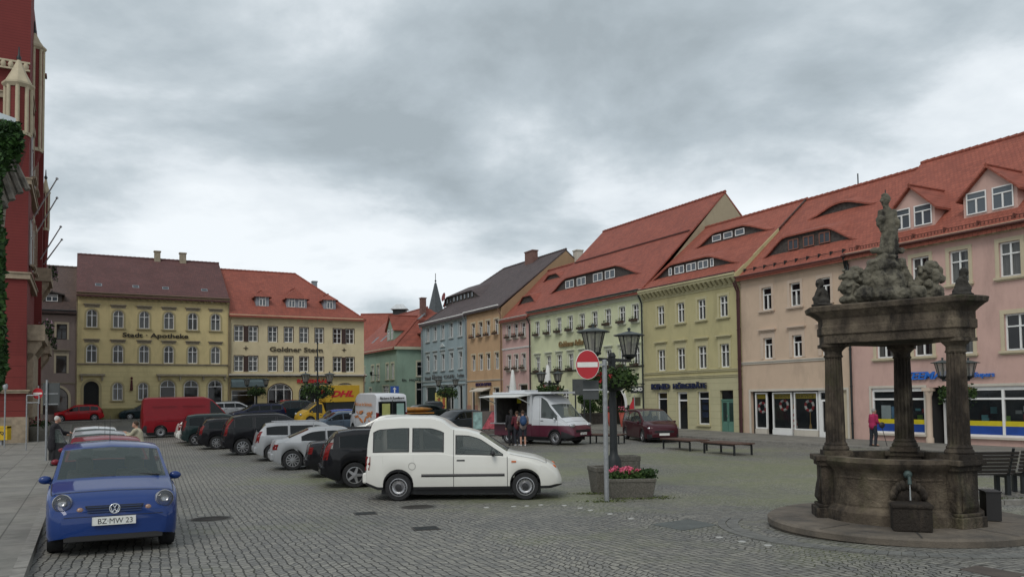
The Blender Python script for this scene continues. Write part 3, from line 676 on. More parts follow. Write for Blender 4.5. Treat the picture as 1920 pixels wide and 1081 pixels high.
# ---- H3 olive house, hearing aid shop
def house_olive():
    ol = plaster('olive_plaster', (.43, .385, .205)); olb = banded('olive_banded', (.43, .40, .245), .42, .78); tr = plaster('olive_trim', (.46, .42, .25))
    H = House('olive_house', 'R', -9.5, -.48, .1, 'olive yellow house with a bracketed cornice and two rows of roof dormers')
    for c in (-7.65, -5.68, -3.74, -1.85): H.win(c, 6.95, 8.2, .72, style='cross', surround=tr, sw=.15, sill=tr)
    for c in (-7.66, -5.73, -3.77, -1.84): H.win(c, 3.97, 5.35, .76, style='cross', surround=tr, sw=.16, hood=tr, hoodz=.28)
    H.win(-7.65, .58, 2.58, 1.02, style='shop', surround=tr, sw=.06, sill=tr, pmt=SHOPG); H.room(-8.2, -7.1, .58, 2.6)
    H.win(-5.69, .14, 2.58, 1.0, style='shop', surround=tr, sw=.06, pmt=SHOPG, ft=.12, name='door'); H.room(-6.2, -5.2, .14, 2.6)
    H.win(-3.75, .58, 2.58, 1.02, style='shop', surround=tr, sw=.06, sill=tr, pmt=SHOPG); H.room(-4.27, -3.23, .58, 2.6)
    H.ops.append((-2.33-H.s0, -1.23-H.s0, .1-H.z0, 2.62-H.z0))
    H.walls(9.2, [ol, olb], depth=11.5, zsplit=3.55)
    for i, z in enumerate((.9, 1.35, 1.8)): MB().box(5.2, 5.75, .35, .38, z, z+.32).build('display', pmat('blue_display', (.02, .04, .11)), H.r)
    teal = pmat('teal_door_paint', (.09, .20, .155), .5)
    dd = MB().box(0, 1.1, .12, .17, 0, 1.92)
    for x in (.05, .57):
        dd.box(x, x+.48, .09, .12, .06, .62).box(x, x+.06, .09, .12, .66, 1.86).box(x+.42, x+.48, .09, .12, .66, 1.86)
    dd.box(0, 1.1, .08, .18, 1.92, 2.0).quad((.05, .13, 2.02), (1.05, .13, 2.02), (1.05, .13, 2.5), (.05, .13, 2.5), mi=1).quad((.12, .115, .7), (.46, .115, .7), (.46, .115, 1.8), (.12, .115, 1.8), mi=1).quad((.64, .115, .7), (.98, .115, .7), (.98, .115, 1.8), (.64, .115, 1.8), mi=1)
    d = dd.build('door', [teal, GLASS], H.r, loc=(-2.33-H.s0, 0, 0)); MB().tube((.53, .05, .95), (.53, .05, 1.1), .02).build('handle', ALU, d)
    H.roof(9.5, 5.7, 14.25, RED_TILE2, ov=.3); H.gutter(9.42, pmat('dark_red_gutter', (.06, .02, .02)))
    H.cornice(8.72, [(.05, -.05, .05), (.10, .05, .12), (.42, .42, .55), (.48, .55, .66)], tr, brackets=(.42, .08, .44, .38), bw=.2)
    H.band(3.76, 3.86, .06, tr); H.band(3.42, 3.52, .05, tr)
    navy = pmat('navy_letters', (.008, .014, .05), .5)
    text('shop_sign', 'KIND', .5, navy, H.r, loc=(-8.6-H.s0, -.13, 2.78-H.z0), ext=.05, width=1.85, offset=.02)
    text('shop_sign', 'HÖRGERÄTE', .44, navy, H.r, loc=(-6.4-H.s0, -.13, 2.79-H.z0), ext=.05, width=3.05, offset=.016)
    dr, zb = H.eyebrow(-9.45, -.9, .75, .86, 2.2, RED_TILE2, DWOOD, 3.0)
    for c, w in ((-7.45, .3), (-6.55, .92), (-5.4, .92), (-4.3, .92), (-3.5, .3)): H.dwin(dr, c, 0, zb+.08, w, .5, .73, 'cross' if w > .5 else '')
    dr, zb = H.eyebrow(-7.9, -.95, 3.4, .75, 1.9, RED_TILE2, DWOOD, 2.6)
    for c in (-5.9, -4.85, -3.8): H.dwin(dr, c, 0, zb+.1, .8, .4, 3.38, '')
    # raised verge wall towards the peach house
    m = H.m; v = MB(); x = H.w-.02
    v.prism([(-.35, 9.0-H.z0), (-.32, 9.35-H.z0), (.5, 10.0-H.z0), (3.2, 12.22-H.z0), (3.2, 11.9-H.z0), (0, 9.0-H.z0)], x-.02, x+.06, axis='x').prism([(3.2, 12.22-H.z0), (5.7, 14.36-H.z0), (5.7, 14.1-H.z0), (3.2, 11.9-H.z0)], x-.02, x+.04, axis='x', mi=1)
    v.build('verge', [ol, DWOOD], H.r)
    H.pipe(H.w-.12, 8.6, mat=MATS.get('brown_pipe') or pmat('brown_pipe', (.06, .02, .02)), kinkx=.0)
    return H

# ---- H4 pale green inn with the very tall roof
def house_inn():
    pg = plaster('pale_green_plaster', (.545, .57, .37)); wt = plaster('inn_white_trim', (.56, .58, .46)); pgl = banded('inn_banded', (.55, .56, .36), .55, .86)
    H = House('pale_green_inn', 'R', -24.85, -9.5, .25, 'pale green inn with a tall steep red roof and a long eyebrow dormer', 'inn')
    us = [-23.68, -21.93, -20.28, -18.61, -16.94, -15.26, -13.58, -11.88, -10.33]
    for c in us: H.win(c, 7.45, 8.62, .74, style='cross', surround=wt, sw=.07, sill=wt)
    for c in us: H.win(c, 4.42, 5.69, .74, style='cross', surround=wt, sw=.08, hood=DARKM if 0 else wt, hoodz=.16)
    box_row(H, us, 7.45, .74, 'upper', 'pale green inn', 'window boxes of the inn', red=False); box_row(H, us, 4.42, .74, 'first floor', 'pale green inn', 'window boxes of the inn', red=False)
    H.ops.append((-14.1-H.s0, -11.7-H.s0, .2-H.z0, 2.9-H.z0, 1.2))
    for c in (-17.0, -19.5, -22.4): H.win(c, 1.5, 2.9, 1.0, style='cross', surround=wt, sw=.08)
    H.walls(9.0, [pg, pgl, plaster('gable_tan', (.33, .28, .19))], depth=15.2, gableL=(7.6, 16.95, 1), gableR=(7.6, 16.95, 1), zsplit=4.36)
    # painted archway surround and dark passage
    H.room(-14.1, -11.7, .2, 2.9, d=3)
    ab = MB(); o_ = [(-12.9-H.s0+x, z) for x, z in arcpts(2.9, 1.5, 1.42)]; i_ = [(-12.9-H.s0+x, z) for x, z in arcpts(2.4, 1.5, 1.2)]
    for i in range(len(o_)-1): ab.prism([o_[i], o_[i+1], i_[i+1], i_[i]], -.04, 0)
    ab.box(o_[0][0], i_[0][0], -.04, 0, -.1, 1.5).box(i_[-1][0], o_[-1][0], -.04, 0, -.1, 1.5); ab.build('arch_surround', WHITE, H.r)
    gd = glassmat('door_glass', (.03, .03, .025)); a2 = MB().add([(-12.9-H.s0-1.2, .9, 0), *[(-12.9-H.s0+x, .9, z) for x, z in arcpts(2.4, 1.5, 1.2)], (-12.9-H.s0+1.2, .9, 0)], [tuple(range(15))])
    for x in (-1.15, -.4, .35, 1.1): a2.box(-12.9-H.s0+x, -12.9-H.s0+x+.06, .82, .88, 0, 2.2, mi=1)
    a2.build('door', [gd, pmat('dark_door_wood', (.06, .03, .02))], H.r, recalc=False)
    H.roof(9.55, 7.6, 17.05, RED_TILE, ov=.35)
    H.cornice(8.98, [(.06, 0, .1), (.12, .1, .32), (.25, .32, .42), (.33, .42, .56)], wt); H.gutter(9.5)
    H.band(4.32, 4.40, .05, pmat('dark_band', (.10, .10, .07)))
    dr, zb = H.eyebrow(-24.0, -11.3, 1.5, 1.05, 2.6, RED_TILE, DWOOD, 3.2)
    for c in (-20.9, -19.2, -16.9, -15.3): H.dwin(dr, c, 0, zb+.12, 1.25, .62, 1.48, 'cross')
    # ledge of lead halfway up
    y = 4.4; z = H.zroof(y); MB().box(.3, H.w-.2, y-.1, y+.1, z+.04, z+.14).build('roof_ledge', pmat('ledge', (.10, .035, .03)), H.rf)
    gld = pmat('gilt_letters', (.20, .13, .05), .6)
    text('inn_sign', 'Goldener Adler', .62, gld, H.r, loc=(-20.2-H.s0, -.1, 6.28-H.z0), ext=.04, width=3.6, offset=.012)
    MB().ell((-14.35-H.s0, -.08, 6.6-H.z0), (.12, .06, .12)).build('wall_lamp', gld, H.r)
    MB().box(-10.85-H.s0, -9.98-H.s0, -.05, 0, 1.73-H.z0, 2.28-H.z0).build('plaque', pmat('bronze_plaque', (.10, .09, .05), .5), H.r)
    MB().box(-11.4-H.s0, -11.2-H.s0, -.06, 0, 1.4-H.z0, 1.75-H.z0).build('letter_plate', DARKM, H.r)
    gb = MB(); gb.box(-.45, .45, -.03, .03, .0, .62)
    # yellow inn emblem: a wheat-like star on a bracket
    em = MB(); 
    for k in range(8):
        a = k*math.pi/4; em.tube((0, 0, 0), (.3*math.cos(a), 0, .3*math.sin(a)), .07, .03, 6)
    em.tube((0, 0, 0), (0, .35, 0), .02)
    tag(em.build('hanging_emblem', pmat('golden_paint', (.45, .27, .04), .5), None, loc=fpt('R', -10.9, -.4, 3.1), rot=(0, 0, H.r.rotation_euler[2])), 'golden star shaped emblem on the inn wall beside the drainpipe', 'inn emblem')
    H.pipe(.02, 8.9); H.pipe(H.w-.02, 8.95)
    return H

# ---- H5 narrow pink house
def house_small():
    pk = plaster('rose_plaster', (.50, .33, .30)); H = House('rose_house', 'R', -30.0, -24.85, .55, 'narrow rose coloured house between the orange house and the pale green inn')
    ss = [-28.73, -27.42, -26.08]
    for c in ss: H.win(c, 7.58, 8.78, .74, style='T', surround=PALETRIM, sw=.08, sill=PALETRIM); H.win(c, 4.78, 6.12, .74, style='T', surround=PALETRIM, sw=.08, sill=PALETRIM)
    box_row(H, ss, 7.6, .74, 'upper', 'rose house', 'window boxes of the rose house'); box_row(H, ss, 4.8, .74, 'first floor', 'rose house', 'window boxes of the rose house', red=False)
    H.win(-28.7, 1.3, 3.4, 1.1, style='T', surround=PALETRIM, sw=.06); H.win(-26.2, 1.1, 3.5, 1.5, style='shop', surround=PALETRIM, sw=.06)
    H.walls(9.2, [pk], depth=10.4)
    H.roof(9.35, 4.9, 14.1, RED_TILE); H.gutter(9.3, pmat('pale_gutter', (.35, .33, .3))); H.cornice(8.95, [(.08, 0, .12), (.25, .12, .26)], PALETRIM); H.band(6.6, 6.68, .04, WHITE)
    H.eyebrow(-29.2, -25.9, 1.3, .75, 1.0, RED_TILE, DWOOD); H.eyebrow(-28.5, -25.4, 3.6, .5, .9, RED_TILE, DWOOD)
    return H
# ---- H6 + H7 orange and blue houses under one dark roof each
def house_orange():
    og = plaster('orange_plaster', (.47, .31, .18)); H = House('orange_house', 'R', -37.5, -30.0, .8, 'warm orange house with a dark roof, a blank gable and an optician below')
    ss = [-36.0, -34.38, -32.83, -31.1]
    for c in ss: H.win(c, 8.13, 9.55, .82, style='T', surround=CREAM, sw=.13); H.win(c, 4.96, 6.5, .82, style='T', surround=CREAM, sw=.13)
    box_row(H, ss, 8.13, .82, 'upper', 'orange house', 'window boxes of the orange house')
    H.win(-36.15, .9, 3.3, .8, style='', surround=CREAM, sw=.1, name='door', pmt=pmat('black_door', (.02, .018, .016))); H.win(-33.8, 1.05, 3.1, 2.3, style='shop', surround=CREAM, sw=.1); H.win(-31.2, 1.2, 3.3, 1.1, style='', surround=CREAM, sw=.1)
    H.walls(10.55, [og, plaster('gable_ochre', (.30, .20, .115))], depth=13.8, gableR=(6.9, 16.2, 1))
    H.roof(10.75, 6.9, 16.3, DARK_TILE); H.gutter(10.7, WHITE); H.band(3.95, 4.03, .05, PALETRIM)
    text('shop_sign', 'KOCH-OPTIK', .42, pmat('violet_letters', (.03, .015, .06)), H.r, loc=(-35.4-H.s0, -.08, 3.5-H.z0), ext=.04, width=3.3, offset=.012)
    MB().prism([(0, 3.35-H.z0), (-.9, 3.05-H.z0), (-.9, 2.95-H.z0), (0, 3.25-H.z0)], -35.2-H.s0, -32.4-H.s0, axis='x').build('awning', PALETRIM, H.r)
    H.plinth(1.7, pmat('pink_stone', (.32, .17, .12)), gaps=[(.9, 1.8), (2.4, 5.1)])
    H.chimney(-35.9, 6.5, 15.4, 17.1, 1.6, .6); H.chimney(-29.9, 8.2, 14.5, 16.3, .7, .7, PALETRIM)
    H.pipe(H.w-.1, 10.2, mat=pmat('brown_pipe2', (.2, .12, .08)))
    return H
def house_blue():
    bl = plaster('grey_blue_plaster', (.27, .34, .36)); tr = plaster('blue_trim', (.40, .44, .44)); H = House('blue_house', 'R', -49.15, -37.5, 1.0, 'grey blue house with moulded window hoods and a long row of dark dormer windows')
    ss = [-47.5, -45.45, -43.4, -41.2, -39.0]
    for i, c in enumerate(ss): H.win(c, 8.58, 10.1, .85, style='T', surround=tr, sw=.12, sill=tr); H.win(c, 5.33, 7.02, .85, style='T', surround=tr, sw=.12, sill=tr, hood=tr, hoodz=.25)
    H.win(-46.7, 1.0, 3.65, 2.9, style='', surround=tr, sw=.1); H.win(-42.1, 1.02, 3.65, 2.7, style='shopx', surround=tr, sw=.1); H.win(-39.05, 1.05, 3.7, .95, style='', surround=tr, sw=.1)
    H.walls(10.5, [bl], depth=13.8, gableL=(6.9, 15.0))
    H.roof(10.6, 6.9, 16.3, DARK_TILE, hipL=6.5); H.gutter(10.6, WHITE); H.cornice(10.2, [(.08, 0, .1), (.22, .1, .3)], tr); H.band(4.15, 4.25, .08, tr); H.band(3.75, 3.8, .1, tr)
    MB().prism([(0, 7.75), (-.16, 7.75), (-.16, 7.7)], 0, 0.01, axis='x')
    ped = MB().prism([(-43.4-H.s0-.65, 7.75-H.z0), (-43.4-H.s0+.65, 7.75-H.z0), (-43.4-H.s0, 8.15-H.z0)], -.14, 0); ped.build('pediment', tr, H.r)
    dk = pmat('grey_letters', (.09, .09, .09))
    text('shop_sign', 'Schnell', .5, dk, H.r, loc=(-48.2-H.s0, -.1, 4.4-H.z0), ext=.03, width=1.6); text('shop_sign', 'Kloster', .75, dk, H.r, loc=(-46.1-H.s0, -.1, 4.4-H.z0), ext=.03, width=2.6)
    text('shop_sign', 'CAFE', .5, dk, H.r, loc=(-43-H.s0, -.1, 4.45-H.z0), ext=.03, width=2.6); text('shop_sign', 'Laden', .5, dk, H.r, loc=(-39.6-H.s0, -.1, 4.5-H.z0), ext=.03, width=1.5)
    dr, zb = H.eyebrow(-51.0+2, -39.2, 2.6, .95, .9, DARK_TILE, DWOOD, 2.4, m2=.45)
    for k in range(8): H.dwin(dr, -48.0+k*.92, 0, zb+.15, .5, .55, 2.58, '', DARKM)
    # satellite dish near the far hip
    MB().lathe([(0, 0), (.25, .03), (.5, .12)], (0, 0, 0), 16, T=Matrix.Translation((1.2, 2.2, H.zroof(2.2)+1.2)) @ Matrix.Rotation(R(80), 4, 'X')).tube((1.2, 2.2, H.zroof(2.2)), (1.2, 2.25, H.zroof(2.2)+1.2), .04).build('satellite_dish', pmat('red_dish', (.16, .03, .03)), H.rf)
    H.pipe(H.w-.05, 10.2, mat=ZINC); H.pipe(.1, 10.2, mat=ZINC)
    return H
# ---- left row
def house_pharmacy():
    ye = plaster('yellow_plaster', (.62, .515, .265)); yb = banded('yellow_banded', (.60, .515, .27), .42, .8); tr = STONE
    H = House('yellow_pharmacy', 'L', -6.8, 5.95, .85, 'yellow pharmacy with round arched windows and a long brownish roof', 'pharmacy')
    ss = [-5.59, -3.5, -1.38, .68, 2.73, 4.75]; tw = plaster('yellow_trim', (.40, .34, .19))
    for c in ss: H.win(c, 9.0, 10.6, .86, style='cross', arch=.42, surround=tw, sw=.15, sill=tw, hood=STONE, hoodz=.25); H.win(c, 5.88, 7.5, .84, style='cross', arch=.42, surround=tw, sw=.15, hood=STONE, hoodz=.25)
    for c in (-3.5, -1.43): H.win(c, 2.55, 4.12, .82, style='cross', arch=.41, surround=tw, sw=.15, sill=tw)
    for c in (.61, 2.62, 4.72): H.win(c, 1.7, 4.35, 1.28, style='archx', arch=.62, surround=tw, sw=.15)
    H.win(-5.58, .95, 4.25, 1.2, style='', arch=.6, surround=tw, sw=.22, fmat=DARKM, pmt=pmat('black_doorway', (.008, .01, .01)), name='door')
    H.walls(11.7, [ye, yb], depth=13.4, gableL=(6.7, 16.3), gableR=(6.7, 16.3), zsplit=5.72)
    H.roof(12.0, 6.7, 16.5, BROWN_TILE, ov=.45)
    H.cornice(11.45, [(.06, 0, .1), (.38, .36, .5), (.45, .5, .62)], tw, brackets=(.5, .1, .36, .3), bw=.18); H.gutter(12.0, pmat('brown_gutter', (.07, .035, .03)))
    H.band(5.68, 5.78, .07, STONE); H.plinth(1.85, pmat('ochre_plinth', (.24, .21, .09), bump=.3), gaps=[(.55, 1.9)])
    MB().box(-6.5-H.s0, -4.5-H.s0, -.3, 0, 4.72-H.z0, 4.9-H.z0).box(-6.4-H.s0, -6.25-H.s0, -.2, 0, 4.3-H.z0, 4.72-H.z0).box(-4.8-H.s0, -4.65-H.s0, -.2, 0, 4.3-H.z0, 4.72-H.z0).build('door_canopy', STONE, H.r)
    MB().box(-.35-H.s0, 5.7-H.s0, -.4, 0, 4.72-H.z0, 4.9-H.z0).box(-.2-H.s0, 0-H.s0, -.28, 0, 4.35-H.z0, 4.72-H.z0).box(1.6-H.s0, 1.75-H.s0, -.28, 0, 4.35-H.z0, 4.72-H.z0).box(3.6-H.s0, 3.75-H.s0, -.28, 0, 4.35-H.z0, 4.72-H.z0).box(5.5-H.s0, 5.65-H.s0, -.28, 0, 4.35-H.z0, 4.72-H.z0).build('shop_canopy', STONE, H.r)
    text('pharmacy_sign', 'Stadt · Apotheke', .55, pmat('dark_letters', (.03, .025, .02)), H.r, loc=(-3.15-H.s0, -.07, 8.22-H.z0), ext=.03, width=5.5, offset=.012)
    MB().tube((-2.4-H.s0, -.35, 3.5-H.z0), (-2.4-H.s0, -.35, 4.35-H.z0), .13, .08).ell((-2.4-H.s0, -.35, 4.5-H.z0), (.1, .1, .13)).box(-2.5-H.s0, -2.3-H.s0, -.4, 0, 3.4-H.z0, 3.5-H.z0).build('statuette', pmat('dark_red_statuette', (.07, .015, .015)), H.r)
    for c in (-5.08, -2.04, .48, 3.9): H.skylight(c, 1.35, .55, .5)
    H.chimney(.15, 6.5, 15.8, 17.3, .55, .5, STONE); H.chimney(2.5, 6.5, 15.8, 17.3, .6, .5, STONE)
    H.pipe(.05, 11.5, mat=pmat('beige_pipe', (.25, .2, .12))); H.pipe(H.w-.05, 11.5, mat=pmat('beige_pipe', (.25, .2, .12)))
    return H
def house_star():
    ye = plaster('cream_plaster', (.60, .515, .33)); yl = plaster('cream_plaster_low', (.56, .465, .24)); H = House('cream_inn', 'L', 5.95, 19.2, 1.0, 'cream inn with a red hipped roof, three grey dormers and brown shutters', 'inn')
    shut = pmat('brown_shutter', (.045, .022, .018), .7)
    for z0, z1 in ((8.05, 9.55), (5.18, 6.67)):
        for c in (10.02, 11.55, 13.05, 14.57): H.win(c, z0, z1, .86, style='grid', surround=shut, sw=.05)
        for c in (6.86, 8.17, 16.42, 17.72):
            H.win(c, z0, z1, .86, style='grid', surround=shut, sw=.05)
        for c in (7.515, 17.07): MB().box(c-.22-H.s0, c+.22-H.s0, -.05, 0, z0-H.z0, z1-H.z0).build('shutter', shut, H.r)
    H.win(10.73, 2.0, 4.0, 2.3, style='shopx', arch=.9, surround=shut, sw=.07); H.win(13.75, 2.0, 4.0, 2.3, style='shopx', arch=.9, surround=shut, sw=.07); H.win(17.2, 2.0, 4.0, 2.3, style='shopx', arch=.9, surround=shut, sw=.07)
    H.win(7.3, 1.2, 3.4, 2.2, style='shop')
    H.walls(10.6, [ye, yl], depth=14, zsplit=4.75)
    H.roof(10.7, 7, 15.95, RED_TILE, ov=.5, hipR=5.4)
    H.cornice(10.35, [(.1, 0, .12), (.4, .12, .26)], ye)
    MB().box(-.02, H.w+.2, -.35, 0, 4.7-H.z0, 4.8-H.z0).box(-.02, H.w+.2, -.25, 0, 4.8-H.z0, 4.95-H.z0, mi=1).build('ledge', [BLACK, PALETRIM], H.r)
    ink = pmat('grey_ink_letters', (.07, .055, .035))
    text('inn_sign', 'Goldner Stern', .62, ink, H.r, loc=(9.72-H.s0, -.06, 7.15-H.z0), ext=.03, width=5.2, offset=.014)
    for c in (7.5, 17.1):
        st = MB()
        for k in range(4):
            a = k*math.pi/2; st.add([(.09*math.cos(a+.78), -.04, .09*math.sin(a+.78)), (.28*math.cos(a), -.04, .28*math.sin(a)), (.09*math.cos(a-.78), -.04, .09*math.sin(a-.78)), (0, -.06, 0)], [(0, 1, 3), (1, 2, 3)])
        st.build('star_ornament', ink, H.r, loc=(c-H.s0, 0, 7.4-H.z0), recalc=False)
    text('shop_sign', 'ROSSMANN', .5, pmat('red_letters', (.45, .02, .02), .4), H.r, loc=(12.35-H.s0, -.12, 4.08-H.z0), ext=.05, width=3.4, offset=.02)
    dgc = pmat('dormer_grey', (.24, .26, .29), .8)
    H.gdormer(9.25, 1.25, 1.1, 1.25, 1.75, dgc, RED_TILE, 1, .62, .95, hip=.6, base=.05); H.gdormer(12.6, 2.0, 1.1, 1.25, 2.2, dgc, RED_TILE, 2, .62, .95, hip=.9, base=.05); H.gdormer(15.95, 1.25, 1.1, 1.25, 1.75, dgc, RED_TILE, 1, .62, .95, hip=.6, base=.05)
    H.chimney(15.9, 7, 13.5, 15.3, .5, .5, ZINC)
    aw = pmat('blue_grey_awning', (.10, .14, .15), .7)
    MB().prism([(0, 4.5-H.z0), (-.9, 4.15-H.z0), (-.9, 3.65-H.z0), (-.8, 3.65-H.z0), (0, 3.7-H.z0)], 6.1-H.s0, 9.3-H.s0, axis='x').build('awning', aw, H.r)
    H.pipe(.12, 10.3, mat=pmat('beige_pipe', (.25, .2, .12))); H.pipe(H.w-.05, 4.7, mat=pmat('brown_pipe2', (.2, .12, .08)))
    return H
def house_grey():
    gr = plaster('grey_brown_plaster', (.26, .205, .18)); H = House('grey_brown_house', 'L', -14.5, -6.8, .9, 'grey brown house squeezed between the red town hall and the yellow pharmacy')
    for c in (-7.9, -10.2, -12.6): H.win(c, 7.86, 9.2, .8, style='T', fmat=DWOOD, surround=CREAM, sw=.16); H.win(c, 4.95, 6.45, .8, style='', fmat=DWOOD, surround=CREAM, sw=.16, hood=STONE, hoodz=.3)
    H.win(-8.3, 1.4, 3.75, 1.9, style='archx', arch=.9, surround=CREAM, sw=.2, fmat=DWOOD)
    H.walls(10.1, [gr], depth=13.4)
    H.roof(10.4, 6.7, 15.2, tiles('grey_brown_tiles', (.115, .078, .068), (.09, .064, .058)), ov=.4); H.gutter(10.35); H.cornice(10.0, [(.1, 0, .15), (.3, .15, .32)], DWOOD); H.band(4.0, 4.1, .05, STONE)
    dr = H.gdormer(-8.7, 1.5, 1.0, .9, 1.05, DWOOD, DWOOD, 1, .9, .6, base=.05)
    return H
def house_mint():
    mi = plaster('mint_plaster', (.225, .315, .25)); tr = plaster('mint_trim', (.42, .42, .31))
    # corner at P; one front runs back along the row, the other faces the square
    root = empty('mint_corner_house', (-12.7, 88, 1.2), 0, 'mint green corner house with a red roof, cream dormers and two storeys', 'house')
    A = House('', 'R', 0, 17, 1.2, '', root=root)
    angR = math.atan2(RE.y, RE.x); P = Vector((-12.7, 88, 1.2))
    root.location = P - RE*17; root.rotation_euler = (0, 0, angR)
    for c in (.8, 3.6, 5.6, 9.0, 11.0, 14.2, 15.9): A.win(c-.2, 4.6, 6.35, .85, style='cross', surround=tr, sw=.18, sill=tr)
    for c in (2.0, 8.0): A.win(c, 1.9, 3.7, .9, style='cross', surround=tr, sw=.14)
    A.win(13.4, 1.9, 3.9, 2.0, style='bars', surround=tr, sw=.1)
    mb = MB(); wall_panel(mb, 0, 17, -1, 6.9, A.ops)
    # the front facing the square, turned at the right end
    ops2 = [(2.4, 3.9, 3.7, 5.3), (2.3, 5.3, .2, 3.0)]
    T = Matrix.Translation((17, 0, 0)) @ Matrix.Rotation(R(90), 4, 'Z')
    wall_panel(mb, 0, 9, -1, 6.9, ops2, T=T)
    mb.quad((0, 0, -1), (0, 12, -1), (0, 12, 6.9), (0, 0, 6.9)).quad((0, 12, -1), (17, 12, -1), (17, 12, 6.9), (0, 12, 6.9)); mb.build('wall', mi, root, recalc=False)
    for (w, h, x, z, st) in ((1.5, 1.6, 3.15, 3.7, 'T'), (3.0, 2.8, 3.8, .2, 'shopx')):
        f = make_window(root, w, h, style=st, surround=tr, sw=.15, sill=tr); f.location = T @ Vector((x, 0, z)); f.rotation_euler = (0, 0, R(90))
    A.w = 17; A.s0 = 0; A.roof(8.2, 5.5, 13.2, RED_TILE, ov=.4, hipR=4.5, D2=12)
    MB().box(-.2, 17.2, -.3, 0, 6.65, 6.95).box(17, 17.3, 0, 9, 6.65, 6.95).build('cornice', tr, root)
    A.gdormer(12.6, 2.4, .9, 1.6, 3.1, mi, RED_TILE, 2, .6, 1.15, base=.15)
    # dormer on the hip facing the square
    zb = 8.2-1.2+.3; d2 = MB()
    T2 = Matrix.Translation((17, 0, 0)) @ Matrix.Rotation(R(90), 4, 'Z')
    d2.add([(3.3, .7, zb), (5.7, .7, zb), (5.7, .7, zb+1.6), (4.5, .7, zb+2.8), (3.3, .7, zb+1.6)], [(0, 1, 2, 3, 4)], T=T2)
    for x in (3.3, 5.7): d2.add([(x, .7, zb), (x, .7, zb+1.6), (x, 3.0, zb+1.6)], [(0, 1, 2)], T=T2)
    dm = d2.build('dormer', tr, root, recalc=False)
    rb = MB()
    for q in (-1, 1):
        Pq = [(4.5+q*1.5, .45, zb+1.3), (4.5, .45, zb+2.85), (4.5, 4.2, zb+2.85), (4.5+q*1.5, 2.6, zb+1.3)]; rb.add(Pq+[(a, b, c-.1) for a, b, c in Pq], [(0, 1, 2, 3), (7, 6, 5, 4), (0, 4, 5, 1)], T=T2)
    rb.build('dormer_roof', RED_TILE, dm, recalc=False)
    w_ = MB().box(4.05, 4.95, .62, .66, zb+.35, zb+1.5).quad((4.12, .61, zb+.42), (4.88, .61, zb+.42), (4.88, .61, zb+1.43), (4.12, .61, zb+1.43), mi=1); 
    for i in range(len(w_.v)): w_.v[i] = tuple(T2 @ Vector(w_.v[i]))
    w_.build('window', [WHITE, GLASS], dm, recalc=False)
    A.skylight(5.2, 1.6, .7, 1.1); A.skylight(8.5, 1.6, .7, 1.1); A.skylight(14.5, 4.0, .6, 1.0)
    A.chimney(13.4, 4.6, 12, 14.2, .6, .6)
    text('street_lettering', 'Eis  MORE', .35, DARKIN, root, loc=(17.06, .6, 3.15), rot=(R(90), 0, R(90)), ext=.02, width=2.2)
    MB().tube((11.2, 0, 4.0), (11.2, -1.0, 4.0), .03).tube((11.2, -.05, 3.7), (11.2, -.6, 4.0), .02).lathe([(.08, 0), (.16, .35), (.2, .36), (.02, .5)], (11.2, -1.0, 3.9), 8).build('wall_lantern', DARKM, root)
    MB().tube((1.4, -.1, -.5), (1.4, -.1, 6.7), .06).build('drainpipe', ZINC, root)
    return root
def house_back():
    wl = plaster('back_wall', (.35, .3, .22)); root = empty('market_hall', (-22, 112, 1.2), 0, 'large red roofed hall with a roof turret rising behind the mint corner house', 'building')
    MB().box(0, 24, 0, 14, -1, 7).build('wall', wl, root)
    zr = 748-586; z = zr*118/1500+2.3-1.2
    rf = MB().add([(-.4, -.4, 6.6), (24.4, -.4, 6.6), (24.4, 6.5, z), (-.4, 6.5, z), (24.4, 14.4, 6.6), (-.4, 14.4, 6.6)], [(0, 1, 2, 3), (3, 2, 4, 5)]); rf.tube((-.4, 6.5, z), (24.4, 6.5, z), .12); r = rf.build('roof', RED_TILE, root, recalc=False)
    x = at(749, 580, 118).x+22
    MB().box(x-.95, x+.95, 5.7, 7.3, z-.4, z+.6).build('turret', DARKM, r)
    MB().add([(x-1.25, 5.3, z+.6), (x+1.25, 5.3, z+.6), (x+1.25, 7.7, z+.6), (x-1.25, 7.7, z+.6), (x-.5, 6.2, z+1.4), (x+.5, 6.2, z+1.4), (x+.5, 6.8, z+1.4), (x-.5, 6.8, z+1.4)], [(0, 1, 5, 4), (1, 2, 6, 5), (2, 3, 7, 6), (3, 0, 4, 7), (4, 5, 6, 7), (0, 1, 2, 3)]).build('turret_cap', pmat('white_sheet', (.5, .52, .53)), r)
    return root
def spire():
    Y = 125; P = at(817, 583, Y); top = at(817.5, 530, Y).z; b = P.z-2.5
    root = empty('church_spire', (P.x, Y, 1.2), 0, 'slender dark slate church spire behind the blue house', 'spire')
    sl = pmat('slate', (.055, .065, .07), .7, var=.2)
    MB().box(-1.7, 1.7, -1.7, 1.7, -.5, b-1.2).build('tower', STONE, root)
    MB().lathe([(1.9, b-1.2), (1.55, b+1.0-1.2), (.15, top-1.2)], n=8, smooth=False).build('spire_roof', sl, root)
    MB().tube((0, 0, top-1.2), (0, 0, top+1.5-1.2), .05).ell((0, 0, top+.3-1.2), (.15, .15, .15)).build('finial', DARKM, root)
